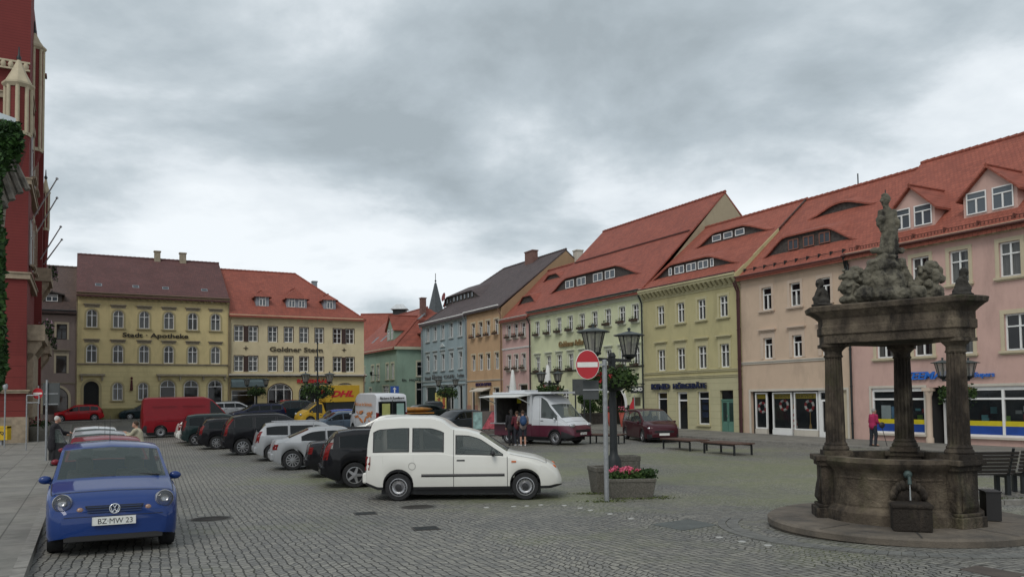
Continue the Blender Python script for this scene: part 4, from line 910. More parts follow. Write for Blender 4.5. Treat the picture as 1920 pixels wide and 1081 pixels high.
# ---- red town hall on the left
def town_hall():
    rb = banded('red_plaster_brick', (.155, .024, .021), .16, .72); rbb = banded('red_banded', (.17, .028, .024), .62, .5); st = pmat('hall_stone', (.30, .24, .17), .9, var=.25, scale=4, bump=.4)
    strp = pmat('hall_pale', (.42, .36, .25), .85, var=.1)
    C = Vector((-27.0, 44.4, 0)); z0 = .05; ang = math.atan2(RE.y, RE.x)
    # local x runs from far to the corner along the square, y away from the square, so the front facing the camera is the plane x = 0 end
    root = empty('town_hall', (C.x, C.y, z0), math.atan2(LE.y, LE.x), 'tall red brick town hall with stone bands, turrets and flower filled balconies', 'town hall')
    # local: +x = LE (towards the square), +y = away from camera; corner at origin
    def T(x, y): return (x, y)
    w = MB(); w.box(-9, 0, 0, 3, -.5, 5.0-z0, mi=1).box(-9, 0, .002, 3, 5.0-z0, 32, mi=0).box(-9, -.12, 3, 16, -.5, 27, mi=0).box(-9, -.3, 16, 22, -.5, 19.2, mi=0)
    w.build('wall', [rb, rbb], root)
    MB().box(-9, .12, -.12, 8.1, -.5, 1.55).box(-9, .02, 8.1, 22, -.5, 1.5).build('plinth', st, root)
    for z, h in ((2.9, .12), (9.25, .3), (14.6, .28), (19.3, .3)):
        MB().box(-9, .14, -.14, 8.1, z-z0, z+h-z0).box(-9, .2, -.2, 8.15, z+h-z0, z+h+.08-z0).box(-9, -.15, 8.15, 22, z-z0, z+h-z0).build('string_course', st, root)
    # pilasters and windows on the square side
    for y in (2.2, 5.2, 9.5, 12.5, 15.5, 18.5):
        xo = 0 if y < 8 else -.35
        for z, h in ((3.4, 2.6), (10.3, 2.6), (15.4, 2.6)):
            f = make_window(root, 1.3, h, style='cross', surround=st, sw=.25, sill=st, pmt=GLASS, name='window'); f.location = (xo+.17, y, z-z0); f.rotation_euler = (0, 0, R(90))
    # stone portal below the balconies
    MB().box(-.1, .3, 1.0, 6.8, 1.5, 5.2-z0).build('portal', st, root)
    # balconies on consoles with flowers
    for i, (y, z, L) in enumerate(((.8, 5.9, 5.5), (10.5, 5.7, 4.0), (10.5, 10.6, 4.0))):
        b = MB().box(-.3, .85, y, y+L, z-z0, z+.22-z0).box(.75, .85, y, y+L, z+.22-z0, z+.9-z0).box(-.3, .75, y, y+.1, z+.22-z0, z+.9-z0).box(-.3, .75, y+L-.1, y+L, z+.22-z0, z+.9-z0)
        for yy in (y+.2, y+L-.5): b.prism([(-.3, z-1.2-z0), (.15, z-1.1-z0), (.7, z-.25-z0), (.7, z-z0), (-.3, z-z0)], yy, yy+.3, axis='y')
        b.build('balcony', st, root)
        rr = random.Random(i); fl = MB(); M_ = root.matrix_basis
        fl.leaves(260, lambda: (rr.uniform(-.25, .3), rr.uniform(0, L), rr.uniform(-.35, .35)), .13, 0, rr); fl.leaves(90, lambda: (rr.uniform(-.3, .35), rr.uniform(0, L), rr.uniform(-.35, .4)), .1, 1, rr)
        o = fl.build('balcony_flowers', [DLEAF, foliage('mauve_petals', (.25, .12, .2), (.4, .25, .3))], None, recalc=False)
        o.location = Vector((C.x, C.y, z0)) + Matrix.Rotation(math.atan2(LE.y, LE.x), 3, 'Z') @ Vector((.85, y, z+.85-z0)); o.rotation_euler = (0, 0, math.atan2(LE.y, LE.x))
        tag(o, ['mauve flowers along the nearest low balcony of the town hall', 'mauve flowers on the farther low balcony of the town hall', 'mauve flowers on the high balcony of the town hall'][i], 'flowers', 'flowers on the town hall balconies')
    # turrets: octagonal shafts, striped red and pale, conical stone caps
    inv = (Matrix.Translation((C.x, C.y, z0)) @ Matrix.Rotation(math.atan2(LE.y, LE.x), 4, 'Z')).inverted()
    def turret(px, Y, pxr, ytip, ycap, ybot, corb=None):
        r = pxr*Y/1500; P = at(px, 400, Y); zt = at(px, ytip, Y).z; zc = at(px, ycap, Y).z; zb = at(px, ybot, Y).z; c = inv @ Vector((P.x, Y, 0))
        t = MB(); n = 8
        for k in range(n):
            a0, a1 = 2*math.pi*(k+.0)/n, 2*math.pi*(k+1)/n
            p0 = Vector((c.x+r*.86*math.cos(a0), c.y+r*.86*math.sin(a0), 0)); p1 = Vector((c.x+r*.86*math.cos(a1), c.y+r*.86*math.sin(a1), 0))
            t.quad((p0.x, p0.y, zb-z0), (p1.x, p1.y, zb-z0), (p1.x, p1.y, zc-z0), (p0.x, p0.y, zc-z0), mi=0)
            t.tube((p0.x, p0.y, zb-z0), (p0.x, p0.y, zc-z0), r*.16, n=6, mi=1)
        t.lathe([(r*.95, zc-.25*r-z0), (r*1.15, zc-z0), (r*1.15, zc+.1-z0)], (c.x, c.y, 0), 8, mi=1, smooth=False).lathe([(r*.95, zb-.1-z0), (r*.95, zb+.1-z0)], (c.x, c.y, 0), 8, mi=1, smooth=False)
        if corb: t.lathe([(.1, at(px, corb, Y).z-z0), (r*.9, zb-z0)], (c.x, c.y, 0), 8, mi=2, smooth=False)
        o = t.build('turret', [rb, strp, rb], root, recalc=False)
        MB().lathe([(r*1.02, zc+.1-z0), (r*.55, (zc+zt)/2-z0), (.07, zt-z0)], (c.x, c.y, 0), 8, smooth=False).build('turret_cap', strp, o)
        MB().lathe([(.07, zt-.1-z0), (.13, zt+.1-z0), (.05, zt+.25-z0), (.03, zt+.7-z0)], (c.x, c.y, 0), 8).build('finial', DARKM, o)
    turret(31, 42.6, 24, 112, 162, 252, 330); turret(60, 47, 18, 62, 92, 282, 320); turret(85, 62, 7.5, 335, 362, 430, 520)
    # dark narrow buttress strip at the far edge of the tower
    c = inv @ at(75, 400, 54); MB().box(c.x-.28, c.x+.18, c.y-.3, c.y+.3, -.5, at(75, 140, 54).z-z0).box(c.x-.35, c.x+.3, c.y-.36, c.y+.36, at(75, 144, 54).z-z0, at(75, 140, 54).z-z0).build('buttress', rb, root)
    tr = MB()
    zz = at(20, 130, 44).z-z0
    for k in range(14): tr.lathe([(.10, 0), (.16, .16), (.10, .32)], (-.2-k*.36, -.25, zz), 8)
    tr.box(-6, 0, -.32, -.18, zz+.32, zz+.42).box(-6, 0, -.32, -.18, zz-.1, zz); tr.build('balustrade', strp, root)
    # four flagpoles
    for i, (a, b) in enumerate((((48, 432), (107, 335)), ((51, 465), (107, 371)), ((70, 495), (114, 425)), ((82, 495), (116, 449)))):
        Y0 = 48+i*3; Y1 = Y0-1.5; p0 = at(*a, Y0); p1 = at(*b, Y1)
        o = MB().tube((0, 0, 0), p1-p0, .05, .035, 8).ell(p1-p0, (.08, .08, .08)).build('flagpole', pmat('pole_grey', (.42, .42, .43), .5), None, loc=p0)
        tag(o, ['nearest and highest of the four bare flagpoles on the town hall', 'second bare flagpole from the camera on the town hall', 'third bare flagpole from the camera on the town hall', 'farthest and lowest of the four flagpoles on the town hall'][i], 'flagpole', 'flagpoles slanting out of the town hall')
def ivy_corner():
    Y = 12.0
    root = empty('timber_canopy', (at(0, 300, Y).x-.6, Y, G(Y)), 0, 'weathered timber eaves jutting in at the upper left edge', 'canopy')
    x0, y0, z0 = root.location; wood = pmat('weathered_grey_wood', (.17, .15, .125), .9, var=.35, scale=7, bump=.5)
    def L(px, py, Yq): return at(px, py, Yq) - Vector((x0, y0, z0))
    for k, (a, b, r) in enumerate((((18, 285), (52, 356), .045), ((8, 288), (38, 362), .05), ((-4, 300), (22, 375), .055), ((-25, 300), (8, 390), .06))): MB().tube(L(*a, Y+.2-k*.12), L(*b, Y+.2-k*.12), r, n=6, smooth=False).build('rafter', wood, root)
    MB().quad(L(-60, 190, Y), L(30, 222, Y), L(30, 232, Y), L(-60, 206, Y)).quad(L(-60, 190, Y), L(30, 222, Y), L(30, 222, Y+1.2), L(-60, 190, Y+1.2)).build('roof_edge', pmat('pale_sheet', (.4, .45, .47), .4), root, recalc=False)
    MB().quad(L(-60, 250, Y+.3), L(25, 290, Y+.3), L(45, 350, Y+.3), L(12, 385, Y+.3), L(5, 470, Y+.3), L(-60, 470, Y+.3)).build('wall', wood, root, recalc=False)
    rr = random.Random(5); lv = MB(); X = lambda px: px/1500*Y
    def one():
        t = rr.random()
        if t < .42: px, py = rr.gauss(18, 10), max(232, rr.gauss(266, 17)); px = min(px, 41-(abs(py-262)*.2))
        else:
            py = rr.uniform(225, 748); wmax = 14 if py < 560 else (14+(py-560)/120*5 if py < 690 else 19*(748-py)/58)
            if 330 < py < 430: wmax = 8
            px = wmax-6-abs(rr.gauss(0, 14))
        return at(px, py, Y-.15+rr.uniform(-.35, .25))
    lv.leaves(5200, one, .075, 0, rr); o = lv.build('ivy', foliage('ivy_leaf', (.009, .026, .007), (.032, .08, .015)), None, recalc=False); tag(o, 'thick green ivy hanging down the left edge from the timber eaves', 'ivy')
# ================================================================== vehicles
def interp(pts, x):
    return float(np.interp(x, [p[0] for p in pts], [p[1] for p in pts]))
def smooth_pts(pts, L, k=2, step=.04, w=.05):
    xs = np.arange(0, L+step/2, step); ys = np.interp(xs, [p[0] for p in pts], [p[1] for p in pts]); y = ys.copy()
    for _ in range(k):
        z = y.copy(); z[1:-1] = (y[:-2]+2*y[1:-1]+y[2:])/4; y = z
    return list(zip(xs, y))
def wheel(parent, x, y, r, w, style, side, rimr=.68):
    """tyre with rim as its child; outer face towards side*y"""
    n = 28; tb = MB(); rr = r*rimr
    prof = [(rr, -w/2), (r*.93, -w/2), (r, -w/2+.03), (r, w/2-.03), (r*.93, w/2), (rr, w/2), (rr*.97, w/2-.02), (rr*.97, -w/2)]
    T = Matrix.Rotation(R(-90)*side, 4, 'X')
    tb.lathe(prof, n=n, T=T, caps=False)
    ty = tb.build('wheel', RUBBER, parent, loc=(x, y, r), sharp=50)
    rb = MB(); f = w/2-.02
    rb.lathe([(rr*.98, f-.12), (rr*.98, f+.01), (rr*.90, f+.012), (rr*.88, f-.03)], n=n, T=T, caps=False).lathe([(rr*.95, f-.07), (.001, f-.07)], n=n, T=T, mi=1, caps=False)
    if style == 'steel':
        rb.lathe([(rr*.9, f-.05), (rr*.72, f-.015), (rr*.55, f-.02), (rr*.38, f-.05), (rr*.36, f+.0), (.001, f+.01)], n=n, T=T, caps=False)
        rb.lathe([(rr*.36, f+.0), (rr*.34, f+.02), (.001, f+.025)], n=16, T=T, mi=1, caps=False)
        for k in range(16):
            a = 2*math.pi*k/16; c = (rr*.74*math.cos(a), rr*.74*math.sin(a), f-.012); rb.ell(c, (rr*.055, rr*.055, .012), 8, 4, mi=1, T=T)
    else:
        ns = {'five': 5, 'six': 6, 'ten': 10, 'twelve': 12, 'seven': 7}.get(style, 6); wd_ = rr*(.20 if ns <= 7 else .085)
        for k in range(ns):
            a = 2*math.pi*k/ns; ca, sa = math.cos(a), math.sin(a); q = []
            for rad, ww, zz in ((rr*.16, wd_*.9, f-.0), (rr*.9, wd_*(.6 if ns <= 7 else 1), f-.005)):
                for sgn in (-1, 1): q.append((rad*ca-sgn*ww*sa, rad*sa+sgn*ww*ca, zz))
            rb.add([q[0], q[1], q[3], q[2]] + [(v[0], v[1], v[2]-.035) for v in (q[0], q[1], q[3], q[2])], [(0, 1, 2, 3), (0, 4, 5, 1), (1, 5, 6, 2), (2, 6, 7, 3), (3, 7, 4, 0)], T=T)
        rb.lathe([(rr*.26, f-.04), (rr*.24, f+.008), (.001, f+.012)], n=16, T=T, caps=False)
    rb.build('rim', [ALU, BLACK], ty, recalc=False, sharp=40)
    return ty
def vehicle(name, label, cat, sp, loc, heading, body, group=None, glass=None, lod=1):
    """sp: L,W,H,top,belt,roofw,wheels(xr,xf,r),ws(xt,xb),rw(xb,xt),win[(a,b)],door[(a,b)],low"""
    L, W, H = sp['L'], sp['W'], sp['H']; hw = W/2; gl = glass or CARG
    root = empty(name, (loc[0], loc[1], 0), 0, label, cat, group)
    top = smooth_pts(sp['top'], L, sp.get('k', 3)); belt = smooth_pts(sp['belt'], L, 3); xr, xf, wr_ = sp['wheels']; ra = wr_*1.13
    low = sp.get('low', .2); rw_ = sp.get('rw'); ws = sp['ws']; rh = sp.get('roofw', .78)*hw; bm_ = interp(sp['belt'], (xr+xf)/2)
    ta, tb_ = sp.get('taper', (.10, .16)); tl = sp.get('tl', (.5, .75))
    def HW(x):
        a = max(0, 1-x/tl[0]); b = max(0, 1-(L-x)/tl[1]); return hw*(1-ta*a**2.2-tb_*b**2.2)*(1-.10*max(0, 1-x/.09)**2)*(1-.13*max(0, 1-(L-x)/.13)**2)
    def LO(x):
        z = low + .12*max(0, 1-x/.3) + .06*max(0, 1-(L-x)/.25); arch = 0
        for c in (xr, xf):
            if abs(x-c) < ra: z = max(z, wr_+math.sqrt(ra*ra-(x-c)**2))
        return z
    xs = set(np.round(np.arange(0, L+.001, .055 if lod else .11), 4)); xs.add(L)
    for c in (xr, xf):
        for q in ((0, .25, .5, .75, .9, .97, .999) if lod else (0, .5, .85, .999)): xs |= {round(c+ra*q, 4), round(c-ra*q, 4)}; 
        xs |= {round(c+ra*1.001, 4), round(c-ra*1.001, 4)}
    marks = [ws[0], ws[1]] + [v for w in sp['win'] for v in w] + [v for d in sp.get('door', []) for v in d] + (list(rw_) if rw_ else [])
    for m in marks:
        xs = {x for x in xs if abs(x-m) > .012 or any(abs(x-q) < 1e-6 for q in marks)}; xs.add(m)
    xs = sorted(x for x in xs if 0 <= x <= L)
    def sect(x):
        zt = interp(top, x); zb = min(interp(belt, x), zt-.025); zl = min(LO(x), zb-.05); w = HW(x)
        h = min(1, max(0, (zt-zb)/(H-bm_))); wr = w*.95-(w*.95-rh*(w/hw))*h; zr = zt-.035-.02*h
        if zr < zb: zr = zb+(zt-zb)*.5
        P = [(0, max(zl, low+.05)+.02), (w-.12, zl+.02), (w-.03, zl), (w-.008, zl+min(.06, (zb-zl)*.2)), (w, zl+(zb-zl)*.45), (w*.996, zl+(zb-zl)*.8), (w*.982, zb-.012)]
        wb = w*.965; P.append((wb, zb))
        gh = zr-zb
        gm0, gm1 = sp.get('gm', (.05, .075)); gm1 = .075+(gm1-.075)*min(1, max(0, (zt-1.5)/.2)); f0, f1 = gm0, max(gm0+.01, 1-gm1/max(gh, .08))
        P += [(wb+(wr-wb)*f0, zb+gh*f0), (wb+(wr-wb)*f1, zb+gh*f1), (wr, zr), (wr*.93, zt-.012-.01*h), (wr*.55, zt+.0), (0, zt+.018*h+.006)]
        return P, gh
    NR = 14; secs = [sect(x) for x in xs]; groups = {}
    def add(gname, quad, mi=0):
        g = groups.setdefault(gname, MB()); g.add(quad, [tuple(range(len(quad)))], mi, True)
    lowmat = sp.get('lowmat', 0); bump_rng = sp.get('bumper', [])
    two = sp.get('two_tone')
    for i in range(len(xs)-1):
        xa, xb = xs[i], xs[i+1]; xm = (xa+xb)/2; A, ga = secs[i]; B, gb = secs[i+1]
        for j in range(NR-1):
            for s_ in (1, -1):
                q = [(xa, A[j][0]*s_, A[j][1]), (xb, B[j][0]*s_, B[j][1]), (xb, B[j+1][0]*s_, B[j+1][1]), (xa, A[j+1][0]*s_, A[j+1][1])]
                if s_ < 0: q = q[::-1]
                mi = 0; g = 'body'
                if j <= 1: mi = 1
                elif j == 2 and lowmat: mi = 1
                elif any(a <= xm <= b for a, b in bump_rng) and j in (2, 3): mi = 1
                if two and j >= 2 and (A[j][1]+A[j+1][1])/2 < two: mi = 2 if mi == 0 else mi
                if j == 8:
                    for k, (a, b) in enumerate(sp['win']):
                        if a < xm < b and min(ga, gb) > .10: g = f'side_window'; gk = (k, s_); break
                    if g != 'body': g = ('side_window', gk)
                if g == 'body' and 2 <= j <= 9:
                    for k, (a, b) in enumerate(sp.get('door', [])):
                        if a < xm < b: g = ('door', (k, s_)); break
                if j >= 11 and ws[0] < xm < ws[1]: g = 'windscreen'; mi = 0
                if rw_ and j >= 11 and rw_[0] < xm < rw_[1]: g = 'rear_window'; mi = 0
                if j >= 10 and xm > ws[1] and xm < L-.3 and sp.get('bonnet', 1): g = 'bonnet'
                add(g, q, mi)
    for xi, fl in ((0, 1), (len(xs)-1, 0)):
        P, _ = secs[xi]; x = xs[xi]; pts = [(x, p[0], p[1]) for p in P] + [(x, -p[0], p[1]) for p in P[::-1][1:-1]]
        groups['body'].add(pts if fl else pts[::-1], [tuple(range(len(pts)))], 0, False)
    if two: groups['body'].box
    offx = -L/2; doors = {}
    mats = [body, BLACK] + ([two_mat_of(sp)] if two else [])
    def build(g, mb):
        nm = g if isinstance(g, str) else g[0]
        mt = gl if nm in ('side_window', 'windscreen', 'rear_window') else mats
        o = mb.build(nm, mt, root, loc=(offx, 0, 0), recalc=False, sharp=38); weld(o); return o
    order = sorted(groups, key=lambda g: str(g)); objs = {}
    for g in order: objs[g] = build(g, groups[g])
    # seams at door edges, dark and slightly proud
    sm = MB()
    def side(x, j): P, _ = sect(x); return P[j]
    for d in sp.get('door', []):
        for x in d:
            for s_ in (1, -1):
                P, gh = sect(x)
                for j in range(2, 9 if gh < .1 else 10):
                    a, b = P[j], P[j+1]; o_ = .003
                    sm.quad((x-.006, (a[0]+o_)*s_, a[1]), (x+.006, (a[0]+o_)*s_, a[1]), (x+.006, (b[0]+o_)*s_, b[1]), (x-.006, (b[0]+o_)*s_, b[1]))
    if lod and sp.get('bonnet', 1):     # bonnet shut lines
        bx = [x for x in xs if ws[1]+.02 <= x <= L-.30]
        for s_ in (1, -1):
            for x0, x1 in zip(bx[:-1], bx[1:]):
                p0, p1 = sect(x0)[0][10], sect(x1)[0][10]; sm.quad((x0, (p0[0]-.005)*s_, p0[1]+.006), (x1, (p1[0]-.005)*s_, p1[1]+.006), (x1, (p1[0]+.007)*s_, p1[1]+.003), (x0, (p0[0]+.007)*s_, p0[1]+.003))
            if bx:
                x = bx[-1]; P = sect(x)[0]; P2 = sect(x+.012)[0]
                for j in (10, 11, 12): sm.quad((x, P[j][0]*s_, P[j][1]+.006), (x+.012, P2[j][0]*s_, P2[j][1]+.006), (x+.012, P2[j+1][0]*s_, P2[j+1][1]+.006), (x, P[j+1][0]*s_, P[j+1][1]+.006))
    # rubber round the side glass
    for a, b in sp['win']:
        st = [x for x in xs if a <= x <= b and sect(x)[1] > .10]
        for s_ in (1, -1):
            for x0, x1 in zip(st[:-1], st[1:]):
                for j, dzz in ((8, .018), (9, -.018)):
                    p0, p1 = sect(x0)[0][j], sect(x1)[0][j]
                    sm.quad((x0, (p0[0]+.004)*s_, p0[1]), (x1, (p1[0]+.004)*s_, p1[1]), (x1, (p1[0]+.004)*s_, p1[1]+dzz), (x0, (p0[0]+.004)*s_, p0[1]+dzz))
            for x in (st[:1] + st[-1:]):
                p, q = sect(x)[0][8], sect(x)[0][9]; sm.quad((x-.012, (p[0]+.004)*s_, p[1]), (x+.012, (p[0]+.004)*s_, p[1]), (x+.012, (q[0]+.004)*s_, q[1]), (x-.012, (q[0]+.004)*s_, q[1]))
    if sm.v: sm.build('trim', BLACK, root, loc=(offx, 0, 0), recalc=False)
    for g, o in objs.items():
        if isinstance(g, tuple) and g[0] == 'door':
            k, s_ = g[1]; a, b = sp['door'][k]; P = sect(a+.14)[0]; z = P[7][1]-.11; y = P[6][0]+.005
            MB().box(a+.07, a+.24, y*s_-.012, y*s_+.022*s_ if s_ > 0 else y*s_+.012, z, z+.03).build('handle', sp.get('hmat', BLACK), o)
    MB().box(.35, L-.45, -hw+.17, hw-.17, .13 if low < .3 else .2, .36).build('underbody_shade', BLACK, root, loc=(offx, 0, 0))  # black box added under the car to deepen the shadow there
    if sp.get('rb', 1) and L < 5: bevel(MB().box(-.05, .20, -hw*.90, hw*.90, low+.13, low+.36).build('rear_bumper', body, root, loc=(offx, 0, 0)), .04, 3)
    # glazing interior
    wi = hw-.13; zf = bm_-.38
    if lod:
        it = MB(); it.box(ws[0]-2.2 if ws[0] > 2.6 else .35, ws[1]+.05, -wi, wi, .32, .42); it.box(ws[1]-.32, ws[1]+.02, -wi, wi, bm_-.22, bm_-.10)
        it.build('interior', DARKIN, root, loc=(offx, 0, 0))
        for sx in sp.get('seats', (ws[0]-.35, ws[0]-1.25)):
            for y in (-.36, .36):
                s1 = MB().box(sx-.1, sx+.42, y-.24, y+.24, .42, .58).box(sx-.2, sx-.05, y-.24, y+.24, .55, bm_+.10).box(sx-.19, sx-.09, y-.12, y+.12, bm_+.12, bm_+.30)
                bevel(s1.build('seat', SEATM, root, loc=(offx, 0, 0)), .04, 2)
        sw_ = MB(); 
        for k in range(16):
            a0, a1 = 2*math.pi*k/16, 2*math.pi*(k+1)/16; sw_.tube((ws[1]-.42+.05*math.sin(a0), .36+.18*math.cos(a0), bm_+.0+.17*math.sin(a0)), (ws[1]-.42+.05*math.sin(a1), .36+.18*math.cos(a1), bm_+.0+.17*math.sin(a1)), .014, n=6)
        sw_.build('steering_wheel', BLACK, root, loc=(offx, 0, 0))
    # wheels
    wst = sp.get('rim', 'six')
    for x in (xr, xf):
        for s_ in (1, -1): wheel(root, x+offx, s_*(HW(x)-.115), wr_, .19, wst, s_)
    # mirrors
    xm_ = ws[1]-.30 if 'mx' not in sp else sp['mx']; P = sect(xm_)[0]; mm = sp.get('mmat', body)
    for s_ in (1, -1):
        mo = sp.get('mo', .12); m = MB().ell((xm_, s_*(P[8][0]+mo), P[8][1]+.05), (.05, .085, .06), 12, 8).tube((xm_, s_*(P[8][0]-.02), P[8][1]), (xm_, s_*(P[8][0]+mo-.03), P[8][1]+.02), .025, n=6)
        m.build('mirror', mm, root, loc=(offx, 0, 0))
    # lamps
    for l in sp.get('tail', []):     # (z0,z1,depth,width,mat): wraps the rear corner
        z0, z1, dp, wd_ = l[:4]; mt = l[4] if len(l) > 4 else REDL
        for s_ in (1, -1):
            t = MB(); n = 6; zs = np.linspace(z0, z1, n)
            for a, b in zip(zs[:-1], zs[1:]):
                def pt(x, z):
                    P = sect(x)[0]; zz = [p[1] for p in P[2:11]]; yy = [p[0] for p in P[2:11]]; return float(np.interp(z, zz, yy))
                def rx(z):   # where the rear outline is at height z
                    k = 0
                    while k < 40 and interp(top, k*.02) < z+.03: k += 1
                    return k*.02
                xa_, xb_ = rx(a), rx(b)
                t.quad((xa_-.008, s_*(pt(xa_+.01, a)+.008), a), (xa_+dp, s_*(pt(xa_+dp, a)+.008), a), (xb_+dp, s_*(pt(xb_+dp, b)+.008), b), (xb_-.008, s_*(pt(xb_+.01, b)+.008), b))
                t.quad((xa_-.012, s_*(pt(xa_+.01, a)+.008), a), (xa_-.012, s_*(pt(xa_+.01, a)-wd_), a), (xb_-.012, s_*(pt(xb_+.01, b)-wd_), b), (xb_-.012, s_*(pt(xb_+.01, b)+.008), b))
            t.build('tail_light', mt, root, loc=(offx, 0, 0), recalc=False)
    for l in sp.get('head', []):     # (z, y, rx, ry, rz, mat, xoff)
        z, y, a, b, c, mt, xo = l
        for s_ in (1, -1): MB().ell((L-xo, s_*y, z), (a, b, c), 16, 10).build('headlight', mt, root, loc=(offx, 0, 0))
    if 'grille' in sp:
        z0, z1, y = sp['grille']; g_ = MB(); n = 4
        for k in range(n): g_.box(L-.02, L+.012, -y, y, z0+(z1-z0)*k/n, z0+(z1-z0)*(k+.6)/n)
        g_.box(L-.02, L+.004, -y, y, z0, z1).build('grille', BLACK, root, loc=(offx, 0, 0))
    if 'plate' in sp:
        x, z, txt = sp['plate']; f = 1 if x > L/2 else -1
        p = MB().box(x-.01, x+.012, -.26, .26, z-.055, z+.055).box(x+.0, x+.0125 if f > 0 else x, -.27, -.262, z-.055, z+.055)
        po = p.build('number_plate', SIGNW, root, loc=(offx, 0, 0))
        if txt: text('plate_text', txt, .1, BLACK, po, loc=(x+.013*f if f > 0 else x-.012, -.2*f, z-.036), rot=(R(90), 0, R(90)*f), ext=.001, width=.42)
    if sp.get('rails'):
        zz = H-.01
        for s_ in (1, -1): MB().tube((.7, s_*(rh-.05), interp(top, .8)+.03), (ws[0]-.3, s_*(rh-.05), interp(top, ws[0]-.3)+.05), .018, n=6).build('roof_rail', sp['rails'], root, loc=(offx, 0, 0))
    if sp.get('aerial'): MB().tube((sp['aerial'], 0, interp(top, sp['aerial'])), (sp['aerial']-.12, 0, interp(top, sp['aerial'])+.42), .006, .003, 6).build('aerial', BLACK, root, loc=(offx, 0, 0))
    if lod and rw_ is not None or lod:
        xw = ws[1]-.03; zc = interp(top, ws[1])
        w_ = MB()
        for y0, y1 in ((.62, .05), (.02, -.55)): w_.tube((xw+.02, y0*hw/.82, zc+.012), (xw-.09, y1*hw/.82, zc+.055), .012, .008, 6)
        w_.build('wiper', BLACK, root, loc=(offx, 0, 0))
    if sp.get('trimstrip'):
        a, b, z = sp['trimstrip']
        for s_ in (1, -1):
            t = MB(); X = np.linspace(a, b, 12)
            for p, q in zip(X[:-1], X[1:]):
                y0 = HW(p)+.004; y1 = HW(q)+.004; t.add([(p, y0*s_, z-.03), (q, y1*s_, z-.03), (q, (y1+.014)*s_, z), (p, (y0+.014)*s_, z), (p, y0*s_, z+.03), (q, y1*s_, z+.03)], [(0, 1, 2, 3), (3, 2, 5, 4)])
            t.build('side_moulding', BLACK, root, loc=(offx, 0, 0), recalc=False)
    root['_L'] = L; place(root, loc, heading); del root['_L']
    return root, sect, offx
def place(root, loc, heading):
    y = loc[1]; z = loc[2] if len(loc) > 2 else G(y)
    root.matrix_world = Matrix.Translation((loc[0], y, z)) @ Matrix.Rotation(math.atan(Gs(y)), 4, 'X') @ Matrix.Rotation(heading, 4, 'Z')
def weld(o):
    import bmesh
    bm = bmesh.new(); bm.from_mesh(o.data); bmesh.ops.remove_doubles(bm, verts=bm.verts, dist=.0005); bmesh.ops.recalc_face_normals(bm, faces=bm.faces); bm.to_mesh(o.data); bm.free(); o.data.set_sharp_from_angle(angle=R(38))
TWO = {}
def two_mat_of(sp): return sp['two_mat']
def by_rear(xy, h, sp, side=-1):
    """centre of a vehicle whose rear wheel (right side = -1) touches the ground at xy"""
    hv = Vector((math.cos(h), math.sin(h))); lv = Vector((-hv.y, hv.x)); P = Vector(xy) - lv*side*(sp['W']/2-.1) - hv*(sp['wheels'][0]-sp['L']/2)
    return (P.x, P.y)
HL = math.atan2(LE.y, LE.x); HRf = math.atan2(-RE.y, -RE.x); HRn = math.atan2(RE.y, RE.x)
# ---- shapes: x runs from the rear bumper (0) to the nose
SP = {}
def twotone(name, hi, lo, z):
    m = pmat(name, hi, .4, coat=.5, var=.02); t = m.node_tree; b = t.nodes['Principled BSDF']; src = b.inputs['Base Color'].links[0].from_socket
    tcn = t.nodes.new('ShaderNodeTexCoord'); sp = t.nodes.new('ShaderNodeSeparateXYZ'); t.links.new(tcn.outputs['Object'], sp.inputs[0])
    lt = t.nodes.new('ShaderNodeMath'); lt.operation = 'LESS_THAN'; t.links.new(sp.outputs[2], lt.inputs[0]); lt.inputs[1].default_value = z
    mx_ = t.nodes.new('ShaderNodeMixRGB'); t.links.new(lt.outputs[0], mx_.inputs[0]); t.links.new(src, mx_.inputs[1]); mx_.inputs[2].default_value = (*lo, 1); t.links.new(mx_.outputs[0], b.inputs['Base Color']); return m
SP['small'] = dict(L=3.53, W=1.64, H=1.46, top=[(0, .62), (.04, .92), (.12, 1.12), (.36, 1.39), (.7, 1.45), (1.6, 1.46), (1.95, 1.41), (2.72, .96), (2.9, .92), (3.2, .84), (3.42, .74), (3.5, .66), (3.53, .56)],
    belt=[(0, .6), (.05, .88), (2.7, .90), (3.0, .84), (3.3, .72), (3.53, .5)], wheels=(.58, 2.9, .285), ws=(2.0, 2.68), rw=(.14, .38), win=[(.4, 1.15), (1.25, 2.6)], door=[(1.2, 2.65)], roofw=.80, taper=(.08, .10), tl=(.4, .45), low=.19, rim='steel')
SP['hatch'] = dict(L=4.1, W=1.72, H=1.44, top=[(0, .62), (.03, .9), (.12, 1.05), (.42, 1.36), (.8, 1.43), (1.9, 1.44), (2.25, 1.39), (3.0, .98), (3.2, .93), (3.7, .82), (3.98, .7), (4.07, .6), (4.1, .5)],
    belt=[(0, .6), (.05, .95), (2.9, .88), (3.4, .78), (4.0, .6), (4.1, .45)], wheels=(.72, 3.28, .31), ws=(2.3, 2.97), rw=(.14, .44), win=[(.42, 1.0), (1.08, 1.85), (1.93, 2.9)], door=[(1.05, 1.9), (1.9, 2.95)], roofw=.77, tail=[(.72, 1.05, .1, .12)])
